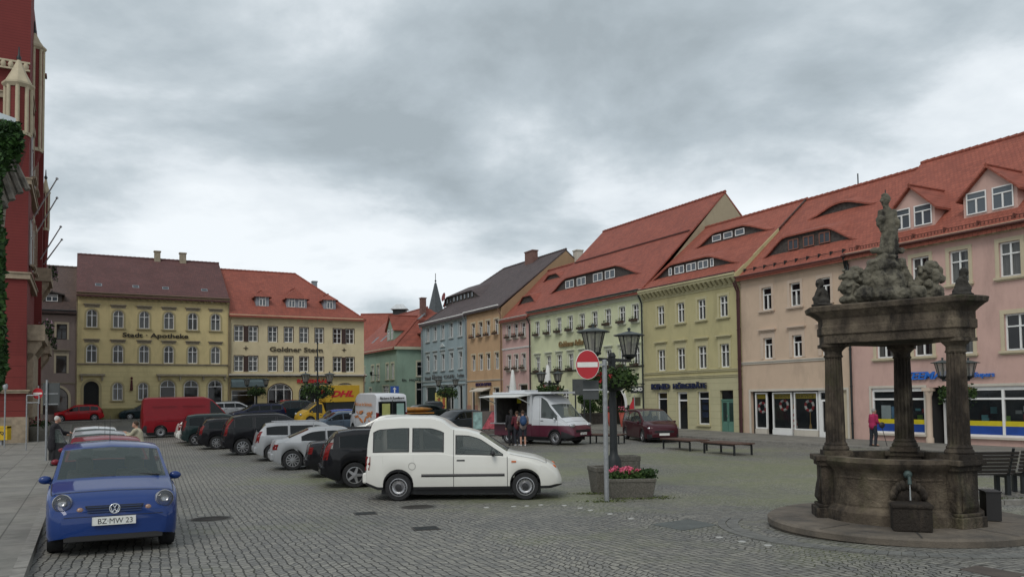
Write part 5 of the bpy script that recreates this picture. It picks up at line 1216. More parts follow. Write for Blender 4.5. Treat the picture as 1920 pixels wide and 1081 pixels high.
SP['estate'] = dict(L=4.65, W=1.78, H=1.49, top=[(0, .65), (.03, 1.0), (.10, 1.1), (.38, 1.42), (.8, 1.47), (2.3, 1.48), (2.65, 1.42), (3.45, .99), (3.7, .95), (4.2, .86), (4.5, .74), (4.62, .62), (4.65, .5)],
    belt=[(0, .62), (.05, 1.0), (3.4, .9), (4.1, .8), (4.55, .62), (4.65, .45)], wheels=(.80, 3.60, .32), ws=(2.7, 3.42), rw=(.12, .4), win=[(.42, 1.2), (1.3, 2.15), (2.22, 3.35)], door=[(1.25, 2.18), (2.18, 3.38)], roofw=.76, tail=[(.72, 1.15, .1, .12)], rails=BLACK)
SP['suv'] = dict(L=4.75, W=1.9, H=1.76, top=[(0, .75), (.03, 1.15), (.10, 1.3), (.40, 1.66), (.9, 1.74), (2.2, 1.76), (2.6, 1.70), (3.4, 1.22), (3.7, 1.17), (4.3, 1.08), (4.62, .94), (4.72, .8), (4.75, .6)],
    belt=[(0, .72), (.05, 1.18), (3.3, 1.08), (4.1, 1.0), (4.65, .78), (4.75, .55)], wheels=(.78, 3.68, .36), ws=(2.65, 3.38), rw=(.12, .42), win=[(.45, 1.2), (1.3, 2.15), (2.23, 3.3)], door=[(1.25, 2.18), (2.18, 3.33)], roofw=.78, low=.28, tail=[(.85, 1.55, .09, .1)], rails=DARKM)
SP['mpv'] = dict(L=4.3, W=1.76, H=1.63, top=[(0, .7), (.03, 1.1), (.08, 1.25), (.25, 1.54), (.7, 1.61), (2.0, 1.63), (2.4, 1.57), (3.4, 1.03), (3.6, .98), (3.95, .88), (4.18, .74), (4.27, .62), (4.3, .5)],
    belt=[(0, .65), (.05, 1.02), (3.2, .93), (3.8, .8), (4.2, .6), (4.3, .45)], wheels=(.64, 3.3, .31), ws=(2.45, 3.36), rw=(.08, .27), win=[(.32, 1.05), (1.13, 1.95), (2.03, 3.1)], door=[(1.1, 1.98), (1.98, 3.15)], roofw=.8, tail=[(.8, 1.3, .08, .1)])
SP['coupe'] = dict(L=4.26, W=1.75, H=1.41, top=[(0, .6), (.02, .85), (.1, .99), (.45, 1.02), (1.25, 1.36), (1.6, 1.40), (2.1, 1.41), (2.45, 1.36), (3.2, .97), (3.4, .93), (3.95, .82), (4.18, .7), (4.24, .6), (4.26, .5)],
    belt=[(0, .58), (.05, .9), (.4, .96), (3.1, .88), (3.7, .78), (4.15, .62), (4.26, .45)], wheels=(.66, 3.38, .33), ws=(2.5, 3.17), rw=(.55, 1.2), win=[(.95, 1.72), (1.8, 3.05)], door=[(1.75, 3.1)], roofw=.72, tail=[(.68, .86, .12, .2)], rim='twelve')
SP['saloon'] = dict(L=4.5, W=1.75, H=1.42, top=[(0, .6), (.02, .9), (.1, 1.02), (.6, 1.05), (1.3, 1.37), (1.7, 1.41), (2.3, 1.42), (2.65, 1.37), (3.4, .98), (3.6, .94), (4.15, .84), (4.4, .7), (4.48, .6), (4.5, .5)],
    belt=[(0, .58), (.05, .92), (.5, .98), (3.3, .88), (3.9, .78), (4.4, .62), (4.5, .45)], wheels=(.98, 3.65, .31), ws=(2.7, 3.37), rw=(.65, 1.27), win=[(1.0, 1.78), (1.88, 2.5), (2.58, 3.25)], door=[(1.4, 2.2), (2.2, 3.3)], roofw=.72, tail=[(.7, .9, .1, .2)])
SP['caddy'] = dict(L=4.24, W=1.70, H=1.81, top=[(0, .55), (.02, .80), (.04, 1.1), (.08, 1.48), (.15, 1.70), (.30, 1.78), (.8, 1.81), (1.45, 1.80), (1.68, 1.73), (1.84, 1.60), (1.92, 1.545), (2.2, 1.52), (2.5, 1.43), (3.10, 1.02), (3.25, .985), (3.7, .90), (4.0, .77), (4.15, .67), (4.22, .58), (4.24, .46)], k=2, gm=(.05, .20),
    belt=[(0, .52), (.03, 1.0), (1.7, 1.0), (1.95, .95), (3.0, .93), (3.5, .85), (4.0, .68), (4.24, .42)], wheels=(.74, 3.46, .29), ws=(2.48, 3.08), rw=(.07, .15), win=[(.20, .96), (1.05, 1.71), (1.98, 2.98)], door=[(1.93, 3.08)], roofw=.84, taper=(.05, .2), tl=(.3, .8), low=.24, rim='steel', lowmat=1, tail=[(.66, .95, .10, .1)], trimstrip=(1.24, 3.02, .54), seats=(2.1,), mmat=BLACK)
SP['van'] = dict(L=5.6, W=1.98, H=2.45, top=[(0, .6), (.02, 1.2), (.04, 2.2), (.12, 2.40), (.4, 2.45), (3.6, 2.45), (4.05, 2.32), (4.35, 2.02), (5.0, 1.28), (5.15, 1.2), (5.42, 1.02), (5.55, .82), (5.6, .6)],
    belt=[(0, .55), (.05, 1.3), (4.5, 1.22), (5.0, 1.08), (5.4, .82), (5.6, .5)], wheels=(1.05, 4.55, .34), ws=(4.35, 4.97), rw=None, win=[(3.95, 4.8)], door=[(3.88, 4.85)], roofw=.90, taper=(.02, .16), tl=(.2, .8), low=.28, rim='steel', bonnet=1, lowmat=1, bumper=[(0, .25), (5.2, 5.6)], seats=(3.7,))
def S_(base, **k): d = dict(SP[base]); d.update(k); return d
CARS = {}
def blue_car():
    b = pmat('blue_paint', (.005, .030, .15), .5, metal=.0, var=.02, coat=.7, spec=.2)
    sp = S_('small', rb=0, W=1.64, plate=(3.56, .455, 'BZ·MW 23'), seats=(1.7, .75), aerial=1.0, mo=.075)
    Y = 12.45; X = -.5015*Y; h = HRn
    root, sect, ox = vehicle('parked_car', 'small blue hatchback with round headlamps facing the camera at the kerb', 'car', sp, (X, Y), h, b, 'parked cars')
    L = sp['L']
    for s_ in (1, -1):
        c = (L-.12+ox, s_*.62, .70); T = Matrix.Translation(c) @ Matrix.Rotation(R(8)*s_, 4, 'Z') @ Matrix.Rotation(R(78), 4, 'Y')
        hl = MB().lathe([(.118, -.12), (.118, .05), (.106, .072)], n=32, T=T, caps=False).build('headlight', ALU, root, recalc=False)
        MB().lathe([(.106, .064), (.085, .086), (.05, .098), (.001, .102)], n=28, T=T, caps=False).build('lens', glassmat('headlamp_lens', (.20, .21, .21), alpha=.3, rough=.05) if 'headlamp_lens' not in MATS else MATS['headlamp_lens'], hl, recalc=False)
        MB().lathe([(.104, .05), (.085, .0), (.04, -.03), (.001, -.035)], n=24, T=T, caps=False).ell((0, 0, .0), (.018, .018, .05), T=T).lathe([(.055, .052), (.055, .04), (.001, .045)], n=16, T=T, caps=False).build('reflector', pmat('reflector_chrome', (.5, .5, .52), .2, metal=.9, var=.3, scale=30), hl, recalc=False)
        MB().ell((L-.035+ox, s_*.415, .60), (.03, .045, .042), 14, 8).build('indicator', pmat('smoked_orange', (.30, .17, .11), .2, coat=.5), root)
    MB().box(L-.02+ox, L+.003+ox, -.60, .60, .515, .522).build('bumper_seam', BLACK, root)
    MB().box(L-.62+ox, L-.605+ox, -.0, .0, 0, 0)
    g = MB(); xg = L-.022+ox
    g.prism([(-.36, .66), (.36, .66), (.30, .555), (-.30, .555)], xg, xg+.022, axis='x')
    for k in range(3): g.box(xg+.02, xg+.034, -.33, .33, .57+k*.032, .584+k*.032, mi=1)
    g.build('grille', [BLACK, pmat('grille_bar', (.03, .05, .12), .4)], root)
    # badge: ring with V over W
    cr = pmat('chrome', (.75, .76, .78), .15, metal=.9, var=.03); bd = MB(); xb = L+.012+ox; n = 28; zc = .612
    for k in range(n):
        a0, a1 = 2*math.pi*k/n, 2*math.pi*(k+1)/n; bd.tube((xb, .062*math.cos(a0), zc+.062*math.sin(a0)), (xb, .062*math.cos(a1), zc+.062*math.sin(a1)), .009, n=6, caps=False)
    def st(a, b): bd.tube((xb+.003, a[0]*.75, zc+a[1]*.75), (xb+.003, b[0]*.75, zc+b[1]*.75), .007, n=6)
    st((-.035, .072), (0, .012)); st((.035, .072), (0, .012))
    for s_ in (-1, 1): st((s_*.07, .04), (s_*.036, -.07)); st((s_*.036, -.07), (0, -.004))
    bd.build('badge', cr, root)
    MB().box(L-.06+ox, L-.002+ox, -.6, .6, .20, .37).build('lower_intake', DARKIN, root)
def kerb_cars():
    def kx(Y): return -6.2-.54*(Y-10.1)
    r = paint('wine_paint', (.17, .012, .022)); s = paint('silver_paint', (.36, .37, .38), metal=.5)
    h = HRn
    sp = S_('hatch', aerial=.9, plate=(4.12, .45, ''), head=[(.66, .6, .1, .16, .07, CLEARL, .14)])
    Y = 17.6; root, _, ox = vehicle('parked_car', 'dark red hatchback parked right behind the small blue car', 'car', sp, (-.5075*Y, Y), h, r, 'parked cars')
    Y = 23.3; sp = S_('hatch', head=[(.66, .6, .1, .16, .07, CLEARL, .14)], aerial=.9, mmat=r)
    root, sect, ox = vehicle('parked_car', 'silver hatchback directly behind the dark red hatchback', 'car', sp, (-.5155*Y, Y), h, s, 'parked cars')
    Y = 29.2; root, sect, ox = vehicle('parked_car', 'pale grey hatchback with its door open, third car behind the small blue one', 'car', S_('hatch', H=1.46), (-.521*Y, Y), h, pmat('pale_grey_paint', (.42, .43, .43), .3, coat=.7), 'parked cars')
    d = MB().box(0, -1.0, -.03, .03, .3, .92).prism([(0, .92), (-1.0, .92), (-.9, 1.38), (-.40, 1.38)], -.02, .02, axis='y', mi=1).tube((0, 0, .92), (-.40, 0, 1.39), .025, n=6, mi=2).tube((-.40, 0, 1.39), (-.92, 0, 1.38), .025, n=6, mi=2).tube((-.92, 0, 1.38), (-1.0, 0, .92), .025, n=6, mi=2)
    o = d.build('door', [MATS['black_paint'], CARG, BLACK], root, loc=(ox+2.95, -.9, 0), rot=(0, 0, R(32))); tag(o, 'open dark door leaf on the pavement side')
def row_cars():
    g = 'parked cars'
    bk = paint('black_paint', (.005, .005, .007)); sv = paint('silver_paint', (.36, .37, .38), metal=.5); dg = paint('dark_green_paint', (.010, .022, .022)); wh = pmat('white_paint', (.66, .65, .60), .35, coat=.6, var=.02, dirt=((.5, .47, .40), .56, .3), dscale=1.2)
    # white high roofed car seen from the side
    sp = S_('caddy', head=[(.67, .60, .06, .075, .065, ORNL, .17)])
    a = gpt(748, 938); b = gpt(985, 936); h = math.atan2(b.y-a.y, b.x-a.x); c = by_rear((a.x, a.y), h, sp)
    root, sect, ox = vehicle('parked_car', 'white high roofed van-like car standing side on in the open square', 'van', sp, c, h, wh, g)
    MB().box(3.17+ox, 3.27+ox, -.862, -.845, .80, .835).build('side_indicator', ORNL, root)
    cr = MB(); n = 20
    for k in range(n):
        a0, a1 = 2*math.pi*k/n, 2*math.pi*(k+1)/n; cr.tube((1.04+.075*math.cos(a0)+ox, -.854, .74+.075*math.sin(a0)), (1.04+.075*math.cos(a1)+ox, -.854, .74+.075*math.sin(a1)), .004, n=5)
    cr.build('fuel_flap', pmat('seam_grey', (.22, .22, .2)), root)
    HR_ = HL
    def row(base, xy, label, paint_, **k):
        sp = S_(base, **k); hh = math.atan2(-xy[0], xy[1]) + R(4.5); return vehicle('parked_car', label, 'car', sp, by_rear(xy, hh, sp), hh, paint_, g, glass=CARGD)
    row('estate', (-4.03, 20.42), 'black estate with five spoke alloys directly behind the white high roofed car', bk, rim='five', L=4.4, hmat=ALU)
    row('saloon', (-5.05, 23.6), 'black saloon whose boot shows between the silver coupe and the black estate', bk, rim='six')
    row('coupe', (-7.28, 26.52), 'silver three door coupe with many spoked wheels', sv)
    row('estate', (-9.21, 30.83), 'silver boxy estate with roof rails between the silver coupe and the black off-roader', sv, H=1.6, rim='six', rails=ALU, wheels=(.66, 3.5, .32))
    row('suv', (-11.59, 34.43), 'large black off-roader with tall red tail lights', bk, rim='ten', hmat=ALU)
    row('estate', (-14.27, 38.64), 'black estate between the large off-roader and the dark green people carrier', bk, rim='ten', W=1.8)
    row('mpv', (-16.5, 41.74), 'dark green people carrier at the far end of the parked row', dg, rim='five')
    row('hatch', (-17.6, 43.9), 'white car almost hidden behind the dark green people carrier', wh)
    # red van
    rd = pmat('red_van_paint', (.20, .006, .012), .6, coat=.3, spec=.15, var=.03)
    sp = S_('van', tail=[(.9, 1.5, .05, .1)], head=[(.95, .75, .1, .14, .12, CLEARL, .2)]); 
    r_, sect, ox = vehicle('delivery_van', 'red high roofed panel van standing beyond the parked row', 'van', sp, by_rear((-21.67, 49.34), HL, sp), HL, rd, g, glass=CARGD)
    MB().box(1.2+ox, 3.6+ox, -.998, -.985, 1.0, 1.05).box(.6+ox, 2.0+ox, -.99, -.972, 1.9, 1.93).box(2.3+ox, 3.6+ox, -.99, -.972, 1.9, 1.93).build('side_moulding', pmat('dark_red', (.12, .008, .012)), r_)
    # bakery van facing left
    wv = pmat('van_white', (.55, .56, .58), .4, coat=.5, var=.03)
    sp = S_('van', H=2.6, L=5.4, win=[(.55, 1.9), (4.0, 4.62)], door=[(3.78, 4.68)], wheels=(1.0, 4.4, .34), ws=(4.2, 4.82), top=[(0, .6), (.02, 1.2), (.05, 2.3), (.18, 2.52), (.5, 2.58), (3.5, 2.6), (3.9, 2.45), (4.2, 2.1), (4.85, 1.35), (5.0, 1.25), (5.25, 1.05), (5.36, .85), (5.4, .6)], belt=[(0, .55), (.05, 1.35), (4.4, 1.3), (4.85, 1.12), (5.2, .85), (5.4, .5)], rw=None, tail=[(1.0, 1.6, .05, .1)])
    h = HRf; hv = Vector((math.cos(h), math.sin(h))); Y = 46.0; X = (735-960)/1500*Y
    sp.update(win=[(4.0, 4.62)], tail=[(.95, 1.5, .04, .12)])
    r_, sect, ox = vehicle('bakery_van', 'white bakery van seen from behind with bread pictures on its left side', 'van', sp, (X+hv.x*2.7, Y+hv.y*2.7), h, wv, g, glass=CARGD)
    or_ = pmat('orange_letters', (.50, .17, .03)); br = pmat('bread_picture', (.45, .17, .06), var=.6, scale=6); yo = .995
    rw = MB().box(ox-.03, ox+.1, -.80, .80, 1.25, 2.12).box(ox-.04, ox-.031, -.02, .02, .55, 2.2, mi=1); rw.build('rear_window', [CARGD, BLACK], r_)
    MB().box(ox-.045, ox-.035, .15, .62, 1.3, 2.0).box(ox-.045, ox-.035, -.7, -.25, 1.3, 2.0, mi=1).build('rear_stickers', [pmat('pale_yellow', (.35, .36, .12)), pmat('pale_teal', (.22, .34, .30))], r_)
    MB().box(ox-.06, ox+.3, -.95, .95, .42, .6).build('rear_bumper', BLACK, r_)
    text('van_text', 'Bäckerei & Konditorei', .2, DARKIN, r_, loc=(ox-.0, .72, 2.25), rot=(R(90), 0, R(-90)), ext=.03, width=1.45)
    text('van_text', 'Frisch aus der Backstube', .3, or_, r_, loc=(3.9+ox, yo, 1.85), rot=(R(90), 0, R(180)), ext=.004, width=3.2)
    rr = random.Random(3); bp = MB()
    for k in range(16):
        x = rr.uniform(.8, 3.6)+ox; z = rr.uniform(.9, 1.5); bp.ell((x, .992, z), (rr.uniform(.2, .45), .008, rr.uniform(.05, .1)), 10, 6, rot=Matrix.Rotation(rr.uniform(-.6, .6), 3, 'Y'))
    bp.build('bread_picture', br, r_)
def far_cars():
    g = 'parked cars'; bk = MATS['black_paint']; sv = MATS['silver_paint']
    def side(base, px, py, Y, label, pt, h, glass=CARGD, dz=0, **k):
        sp = S_(base, **k); X = (px-960)/1500*Y; return vehicle('parked_car', label, 'car', sp, (X, Y), h, pt, g, glass=glass, lod=0)
    LF = HL+math.pi
    side('hatch', 149, 780, 70.0, 'small bright red hatchback parked left of the arched doorway of the yellow pharmacy', paint('bright_red_paint', (.42, .010, .015)), LF, L=3.75, rim='five', H=1.5)
    side('saloon', 275, 775, 72.0, 'dark green car half hidden behind the red van in front of the pharmacy', paint('petrol_paint', (.008, .022, .026)), LF)
    side('estate', 441, 770, 72.5, 'pale silver estate farthest back under the blue grey awning', pmat('pale_silver', (.5, .51, .52), .3, coat=.7), HL)
    side('estate', 480, 775, 66.5, 'dark blue estate with a silver window line in the far row', paint('navy_paint', (.008, .012, .04)), LF, rim='steel')
    side('mpv', 537, 768, 69.5, 'dark people carrier between the dark blue estate and the yellow van', paint('dark_petrol', (.012, .022, .028)), LF)
    side('hatch', 530, 762, 74.5, 'red car of which only the roof shows behind the dark people carrier', MATS['bright_red_paint'], LF)
    side('hatch', 632, 780, 51, 'grey blue hatchback beside the bakery van nose', paint('grey_blue_paint', (.12, .16, .21), metal=.4), LF, rim='six')
    side('mpv', 655, 770, 64, 'dark green car glimpsed under the yellow parcel truck box', paint('deep_green', (.02, .035, .03)), LF)
    side('small', 656, 786, 54.5, 'small bright blue car tucked behind the nose of the bakery van', paint('bright_blue', (.01, .05, .25)), HL, W=1.6)
    side('hatch', 722, 786, 43.0, 'white car whose windscreen pillar peeks out right of the bakery van', MATS['white_paint'], HRf+R(60), H=1.42)
    side('hatch', 852, 790, 50.5, 'dark grey hatchback facing left behind the white high roofed car', paint('anthracite_paint', (.035, .042, .05), metal=.3), LF+R(18), rim='steel', L=4.2)
    side('saloon', 790, 772, 63, 'black green saloon with a red tail light near the blue house', paint('black_green', (.008, .016, .014)), LF, L=4.4)
    side('hatch', 812, 772, 69.5, 'black hatchback farthest back in front of the blue house', bk, HL+R(70))
    # maroon people carrier by the olive house
    mr = paint('dark_maroon_paint', (.05, .007, .012), metal=.2); sp = S_('mpv', L=4.15, H=1.6, rim='five', head=[(.72, .62, .09, .2, .075, CLEARL, .16)], plate=(4.17, .42, ''), bumper=[(3.9, 4.3)], grille=(.5, .6, .5))
    a = gpt(1188, 825); b = gpt(1211, 830); h = HRn-R(18)
    vehicle('parked_car', 'maroon people carrier parked in front of the olive house', 'car', sp, (7.1, 41.6), h, mr, g)
    # yellow parcel van: cab with a box body
    yl = pmat('parcel_yellow', (.46, .28, .015), .4, var=.05); P = at(585, 775, 62)
    sp = S_('van', H=1.75, L=4.6, top=[(0, .7), (.02, .85), (.1, .9), (2.6, .95), (2.75, 1.7), (3.0, 1.75), (3.25, 1.7), (4.0, 1.15), (4.2, 1.08), (4.5, .85), (4.6, .6)], belt=[(0, .6), (2.7, .85), (3.8, 1.0), (4.2, .95), (4.6, .5)], wheels=(.8, 3.75, .33), ws=(3.2, 3.95), win=[(2.85, 3.8)], door=[(2.8, 3.85)], rw=None, bumper=[], W=1.9, head=[(.85, .75, .1, .14, .1, CLEARL, .16)])
    r_, sect, ox = vehicle('parcel_truck', 'yellow parcel truck with red lettering and its bonnet raised', 'truck', sp, (P.x+1.1, 62), LF, yl, g, glass=CARGD, lod=0)
    MB().box(-2.35, .3, -1.05, 1.05, 1.75, 3.0).box(-2.35, .3, -.9, .9, .7, .8, mi=1).box(-2.3, .25, -.98, .98, .8, 1.74, mi=1).build('box_body', [yl, DARKM], r_)
    text('truck_text', 'DHL', .62, pmat('parcel_red', (.45, .01, .02), .4), r_, loc=(-.1, 1.06, 2.15), rot=(R(90), 0, R(180)), ext=.01, width=1.8, shear=.35, offset=.03)
    MB().box(1.65, 1.75, -.75, .75, 1.1, 2.05, T=Matrix.Translation((-.9, 0, .35)) @ Matrix.Rotation(R(45), 4, 'Y')).build('raised_bonnet', yl, r_)
    # orange goods lying on the roof rack of the dark green saloon
    P = at(775, 762, 61); o = MB().box(-1.6, 1.5, -.5, .5, 0, .1).ell((0, 0, .32), (1.6, .5, .2), 16, 8).build('stall_cover', pmat('orange_cover', (.30, .13, .02), .5, var=.4), None, loc=(P.x, 61, at(775, 775, 61).z), rot=(0, 0, HL)); tag(o, 'orange and yellow stall cover beside the bakery van rear', 'stall cover')
    MB().box(-1.5, -1.4, -.4, .4, -1.4, 0).box(1.3, 1.4, -.4, .4, -1.4, 0).build('trestle', DARKM, o)
def food_truck():
    wv = pmat('truck_white', (.56, .58, .60), .4, coat=.5, var=.03); mr = pmat('truck_maroon', (.085, .012, .028), .4, coat=.4); tt = twotone('two_tone_paint', (.56, .58, .60), (.085, .012, .028), .95)
    a = gpt(1042, 834); b = gpt(1085, 833); h = math.atan2(b.y-a.y, b.x-a.x)-R(90)+R(24)
    # front axle centre
    sp = S_('van', L=4.75, W=2.0, H=2.4, wheels=(.85, 3.75, .34), low=.34, k=3,
        top=[(0, .6), (.02, 1.0), (.05, 1.04), (2.35, 1.04), (2.37, 2.42), (2.95, 2.44), (3.3, 2.24), (3.45, 1.98), (4.13, 1.30), (4.27, 1.22), (4.57, 1.02), (4.71, .85), (4.75, .6)], belt=[(0, .5), (2.35, 1.0), (2.45, 1.28), (3.65, 1.24), (4.15, 1.1), (4.55, .84), (4.75, .5)],
        ws=(3.47, 4.11), win=[(2.95, 3.87)], door=[(2.85, 3.93)], rw=None, bumper=[(4.15, 4.75)], plate=(4.78, .55, 'BZ SC 84'), head=[(.95, .72, .12, .2, .10, CLEARL, .14)], grille=(.62, .74, .6), seats=(2.95,), bonnet=1)
    h = math.atan2(-.62, .78)
    hv = Vector((math.cos(h), math.sin(h))); rv = Vector((hv.y, -hv.x))
    fr = Vector((a.x, a.y)); c = fr - rv*.9 - hv*(3.75-2.375)
    root, sect, ox = vehicle('food_truck', 'white and maroon food truck with its serving hatch open to the square', 'truck', sp, (c.x, c.y), h, tt, None, glass=CARG)
    # box body: floor at 1.0, roof 2.6, open on the right side (-y)
    x0, x1 = ox+.0, ox+2.37; bx = MB()
    bx.box(x0, x1, .92, 1.02, 1.0, 2.48).box(x0, x0+.06, -1.0, .92, 1.0, 2.48).box(x1-.06, x1+.02, -1.0, .92, 1.0, 2.46).box(x0-.05, ox+3.6, -1.05, 1.05, 2.48, 2.58).box(x1-.25, x1+.0, -1.01, -.96, 1.0, 2.48).box(x0+.6, x0+1.6, -.5, .6, 2.58, 2.68)
    bx.box(x0, x1, -1.01, 1.01, .42, 1.02, mi=1).build('box_body', [wv, mr], root)
    MB().add([(x0, -1.0, 2.46), (x1, -1.0, 2.46), (x1, -2.2, 2.36), (x0, -2.2, 2.36), (x0, -1.0, 2.42), (x1, -1.0, 2.42), (x1, -2.2, 2.32), (x0, -2.2, 2.32)], [(0, 1, 2, 3), (7, 6, 5, 4), (3, 2, 6, 7), (0, 3, 7, 4), (1, 5, 6, 2)]).tube((x0+.1, -1.0, 2.0), (x0+.1, -2.1, 2.36), .025).tube((x1-.1, -1.0, 2.0), (x1-.1, -2.1, 2.36), .025).build('hatch', pmat('hatch_white', (.6, .6, .57), .5), root)
    MB().box(x0+.07, x1-.07, .88, .91, 1.03, 2.46).box(x0+.07, x0+.1, -.9, .88, 1.03, 2.46).box(x1-.1, x1-.07, -.9, .88, 1.03, 2.46).box(x0+.1, x1-.1, -.9, .88, 2.42, 2.46).build('interior_shade', pmat('stall_shade', (.07, .065, .06), .6, var=.4, scale=4), root)  # dark panels added so the inside of the stall looks shaded
    MB().box(x0, x1-.4, -1.35, -.95, 1.0, 1.05).box(x0+.5, x0+1.8, -.6, -.3, 1.05, 1.4, mi=1).box(x0+.3, x0+2.0, .5, .9, 1.05, 1.5, mi=2).box(x0+.3, x0+2.1, .75, .9, 1.65, 2.3, mi=1).build('counter', [ALU, pmat('counter_goods', (.12, .09, .07), var=.6, scale=9), STEEL], root)
    MB().box(x0+.3, x0+.55, .5, .55, 2.0, 2.3).build('menu_card', pmat('yellow_card', (.6, .55, .03)), root)
    text('truck_text', 'Wurststube', .14, pmat('grey_text', (.2, .2, .24)), root, loc=(4.27+ox, -.05, 1.16), rot=(R(30), 0, R(90)), ext=.002, width=.75)
    # poster boards hung to the rear left: picture boards on a trailer beside the truck
    P = at(925, 790, 47.5); bd = MB(); L_ = 2.1
    o = empty('picture_board', (P.x, 47.5, G(47.5)), math.atan2(-RN.y, -RN.x)+R(170), 'board with coloured food pictures leaning left of the food truck', 'board')
    MB().box(-1.3, 1.2, -.04, .04, .35, 1.45).box(-1.35, 1.25, -.3, .3, .12, .3).build('panel', pmat('board_frame', (.12, .1, .09)), o)
    MB().box(-1.25, -.7, -.06, -.04, .4, 1.4, mi=0).prism([(-.72, .4), (-.1, 1.4), (.15, 1.4), (.15, .4)], -.065, -.04, mi=1).box(.16, 1.15, -.06, -.04, .4, 1.4, mi=2).ell((.7, -.06, .75), (.3, .01, .28), mi=1).build('picture', [pmat('pic_teal', (.25, .38, .36), var=.4, scale=4), pmat('pic_red', (.38, .08, .10), var=.5, scale=5), pmat('pic_yellow', (.5, .48, .25), var=.4, scale=5)], o)
# ================================================================== ground
def cobble_mat(name, tone=1.0, bw=.13, moss=.5):
    m = bpy.data.materials.new(name); m.use_nodes = True; t = m.node_tree; b = t.nodes['Principled BSDF']; nn = t.nodes; lk = t.links
    def mk(ty, **k):
        n = nn.new(ty)
        for a, v in k.items(): setattr(n, a, v)
        return n
    def mth(op, a, b_=None, c=None):
        n = mk('ShaderNodeMath', operation=op)
        for i, v in enumerate((a, b_, c)):
            if v is None: continue
            if isinstance(v, (int, float)): n.inputs[i].default_value = v
            else: lk.new(v, n.inputs[i])
        return n.outputs[0]
    tcn = mk('ShaderNodeTexCoord'); sp = mk('ShaderNodeSeparateXYZ'); lk.new(tcn.outputs['Object'], sp.inputs[0])
    ca, sa = math.cos(R(-24)), math.sin(R(-24))
    X = mth('ADD', mth('MULTIPLY', sp.outputs[0], ca), mth('MULTIPLY', sp.outputs[1], -sa)); Y = mth('ADD', mth('MULTIPLY', sp.outputs[0], sa), mth('MULTIPLY', sp.outputs[1], ca))
    # segmental arcs: rows bow between guide lines 1.5 m apart
    seg = mth('MULTIPLY', mth('SINE', mth('MULTIPLY', X, 2*math.pi/3.1)), .42)
    wob = mk('ShaderNodeTexNoise'); wob.inputs['Scale'].default_value = .9; wob.inputs['Detail'].default_value = 3; lk.new(tcn.outputs['Object'], wob.inputs[0])
    Yw = mth('ADD', mth('ADD', Y, seg), mth('MULTIPLY', wob.outputs[0], .9))
    wob2 = mk('ShaderNodeTexNoise'); wob2.inputs['Scale'].default_value = 5; wob2.inputs['Detail'].default_value = 2; lk.new(tcn.outputs['Object'], wob2.inputs[0])
    Xw = mth('ADD', X, mth('MULTIPLY', wob2.outputs[0], .10)); Yw = mth('ADD', Yw, mth('MULTIPLY', wob2.outputs[0], .07))
    cbn = mk('ShaderNodeCombineXYZ'); lk.new(Yw, cbn.inputs[0]); lk.new(Xw, cbn.inputs[1])
    br = mk('ShaderNodeTexBrick'); lk.new(cbn.outputs[0], br.inputs['Vector']); br.inputs['Scale'].default_value = 1
    br.inputs['Brick Width'].default_value = bw; br.inputs['Row Height'].default_value = .112; br.inputs['Mortar Size'].default_value = .011; br.inputs['Mortar Smooth'].default_value = .5; br.inputs['Bias'].default_value = -.1
    c1 = tuple(v*tone for v in (.255, .245, .222)); c2 = tuple(v*tone for v in (.155, .153, .150))
    br.inputs['Color1'].default_value = (*c1, 1); br.inputs['Color2'].default_value = (*c2, 1); br.inputs['Mortar'].default_value = (.036, .035, .028, 1)
    # large soft patches: worn, damp
    n1_ = mk('ShaderNodeTexNoise'); n1_.inputs['Scale'].default_value = .16; n1_.inputs['Detail'].default_value = 6; lk.new(tcn.outputs['Object'], n1_.inputs[0])
    r1 = mk('ShaderNodeValToRGB'); lk.new(n1_.outputs[0], r1.inputs[0]); r1.color_ramp.elements[0].position = .35; r1.color_ramp.elements[1].position = .68; r1.color_ramp.elements[0].color = (.78, .79, .80, 1); r1.color_ramp.elements[1].color = (1.12, 1.1, 1.05, 1)
    mu = mk('ShaderNodeMixRGB', blend_type='MULTIPLY'); mu.inputs[0].default_value = 1; lk.new(br.outputs[0], mu.inputs[1]); lk.new(r1.outputs[0], mu.inputs[2])
    # fine grain
    n3 = mk('ShaderNodeTexNoise'); n3.inputs['Scale'].default_value = 28; n3.inputs['Detail'].default_value = 3; lk.new(tcn.outputs['Object'], n3.inputs[0])
    r3 = mk('ShaderNodeValToRGB'); lk.new(n3.outputs[0], r3.inputs[0]); r3.color_ramp.elements[0].position = .3; r3.color_ramp.elements[1].position = .75; r3.color_ramp.elements[0].color = (.7, .7, .7, 1); r3.color_ramp.elements[1].color = (1.25, 1.25, 1.2, 1)
    mu2 = mk('ShaderNodeMixRGB', blend_type='MULTIPLY'); mu2.inputs[0].default_value = 1; lk.new(mu.outputs[0], mu2.inputs[1]); lk.new(r3.outputs[0], mu2.inputs[2])
    # moss in the joints, in patches of the middle of the square
    n4 = mk('ShaderNodeTexNoise'); n4.inputs['Scale'].default_value = .22; n4.inputs['Detail'].default_value = 7; n4.inputs['Roughness'].default_value = .65
    mp = mk('ShaderNodeMapping'); mp.inputs['Location'].default_value = (3.7, 8.1, 0); lk.new(tcn.outputs['Object'], mp.inputs[0]); lk.new(mp.outputs[0], n4.inputs[0])
    dist = mk('ShaderNodeVectorMath', operation='DISTANCE'); lk.new(tcn.outputs['Object'], dist.inputs[0]); dist.inputs[1].default_value = (6, 25, 0)
    dr = mk('ShaderNodeMapRange'); lk.new(dist.outputs['Value'], dr.inputs[0]); dr.inputs[1].default_value = 4; dr.inputs[2].default_value = 17; dr.inputs[3].default_value = .14; dr.inputs[4].default_value = -.06
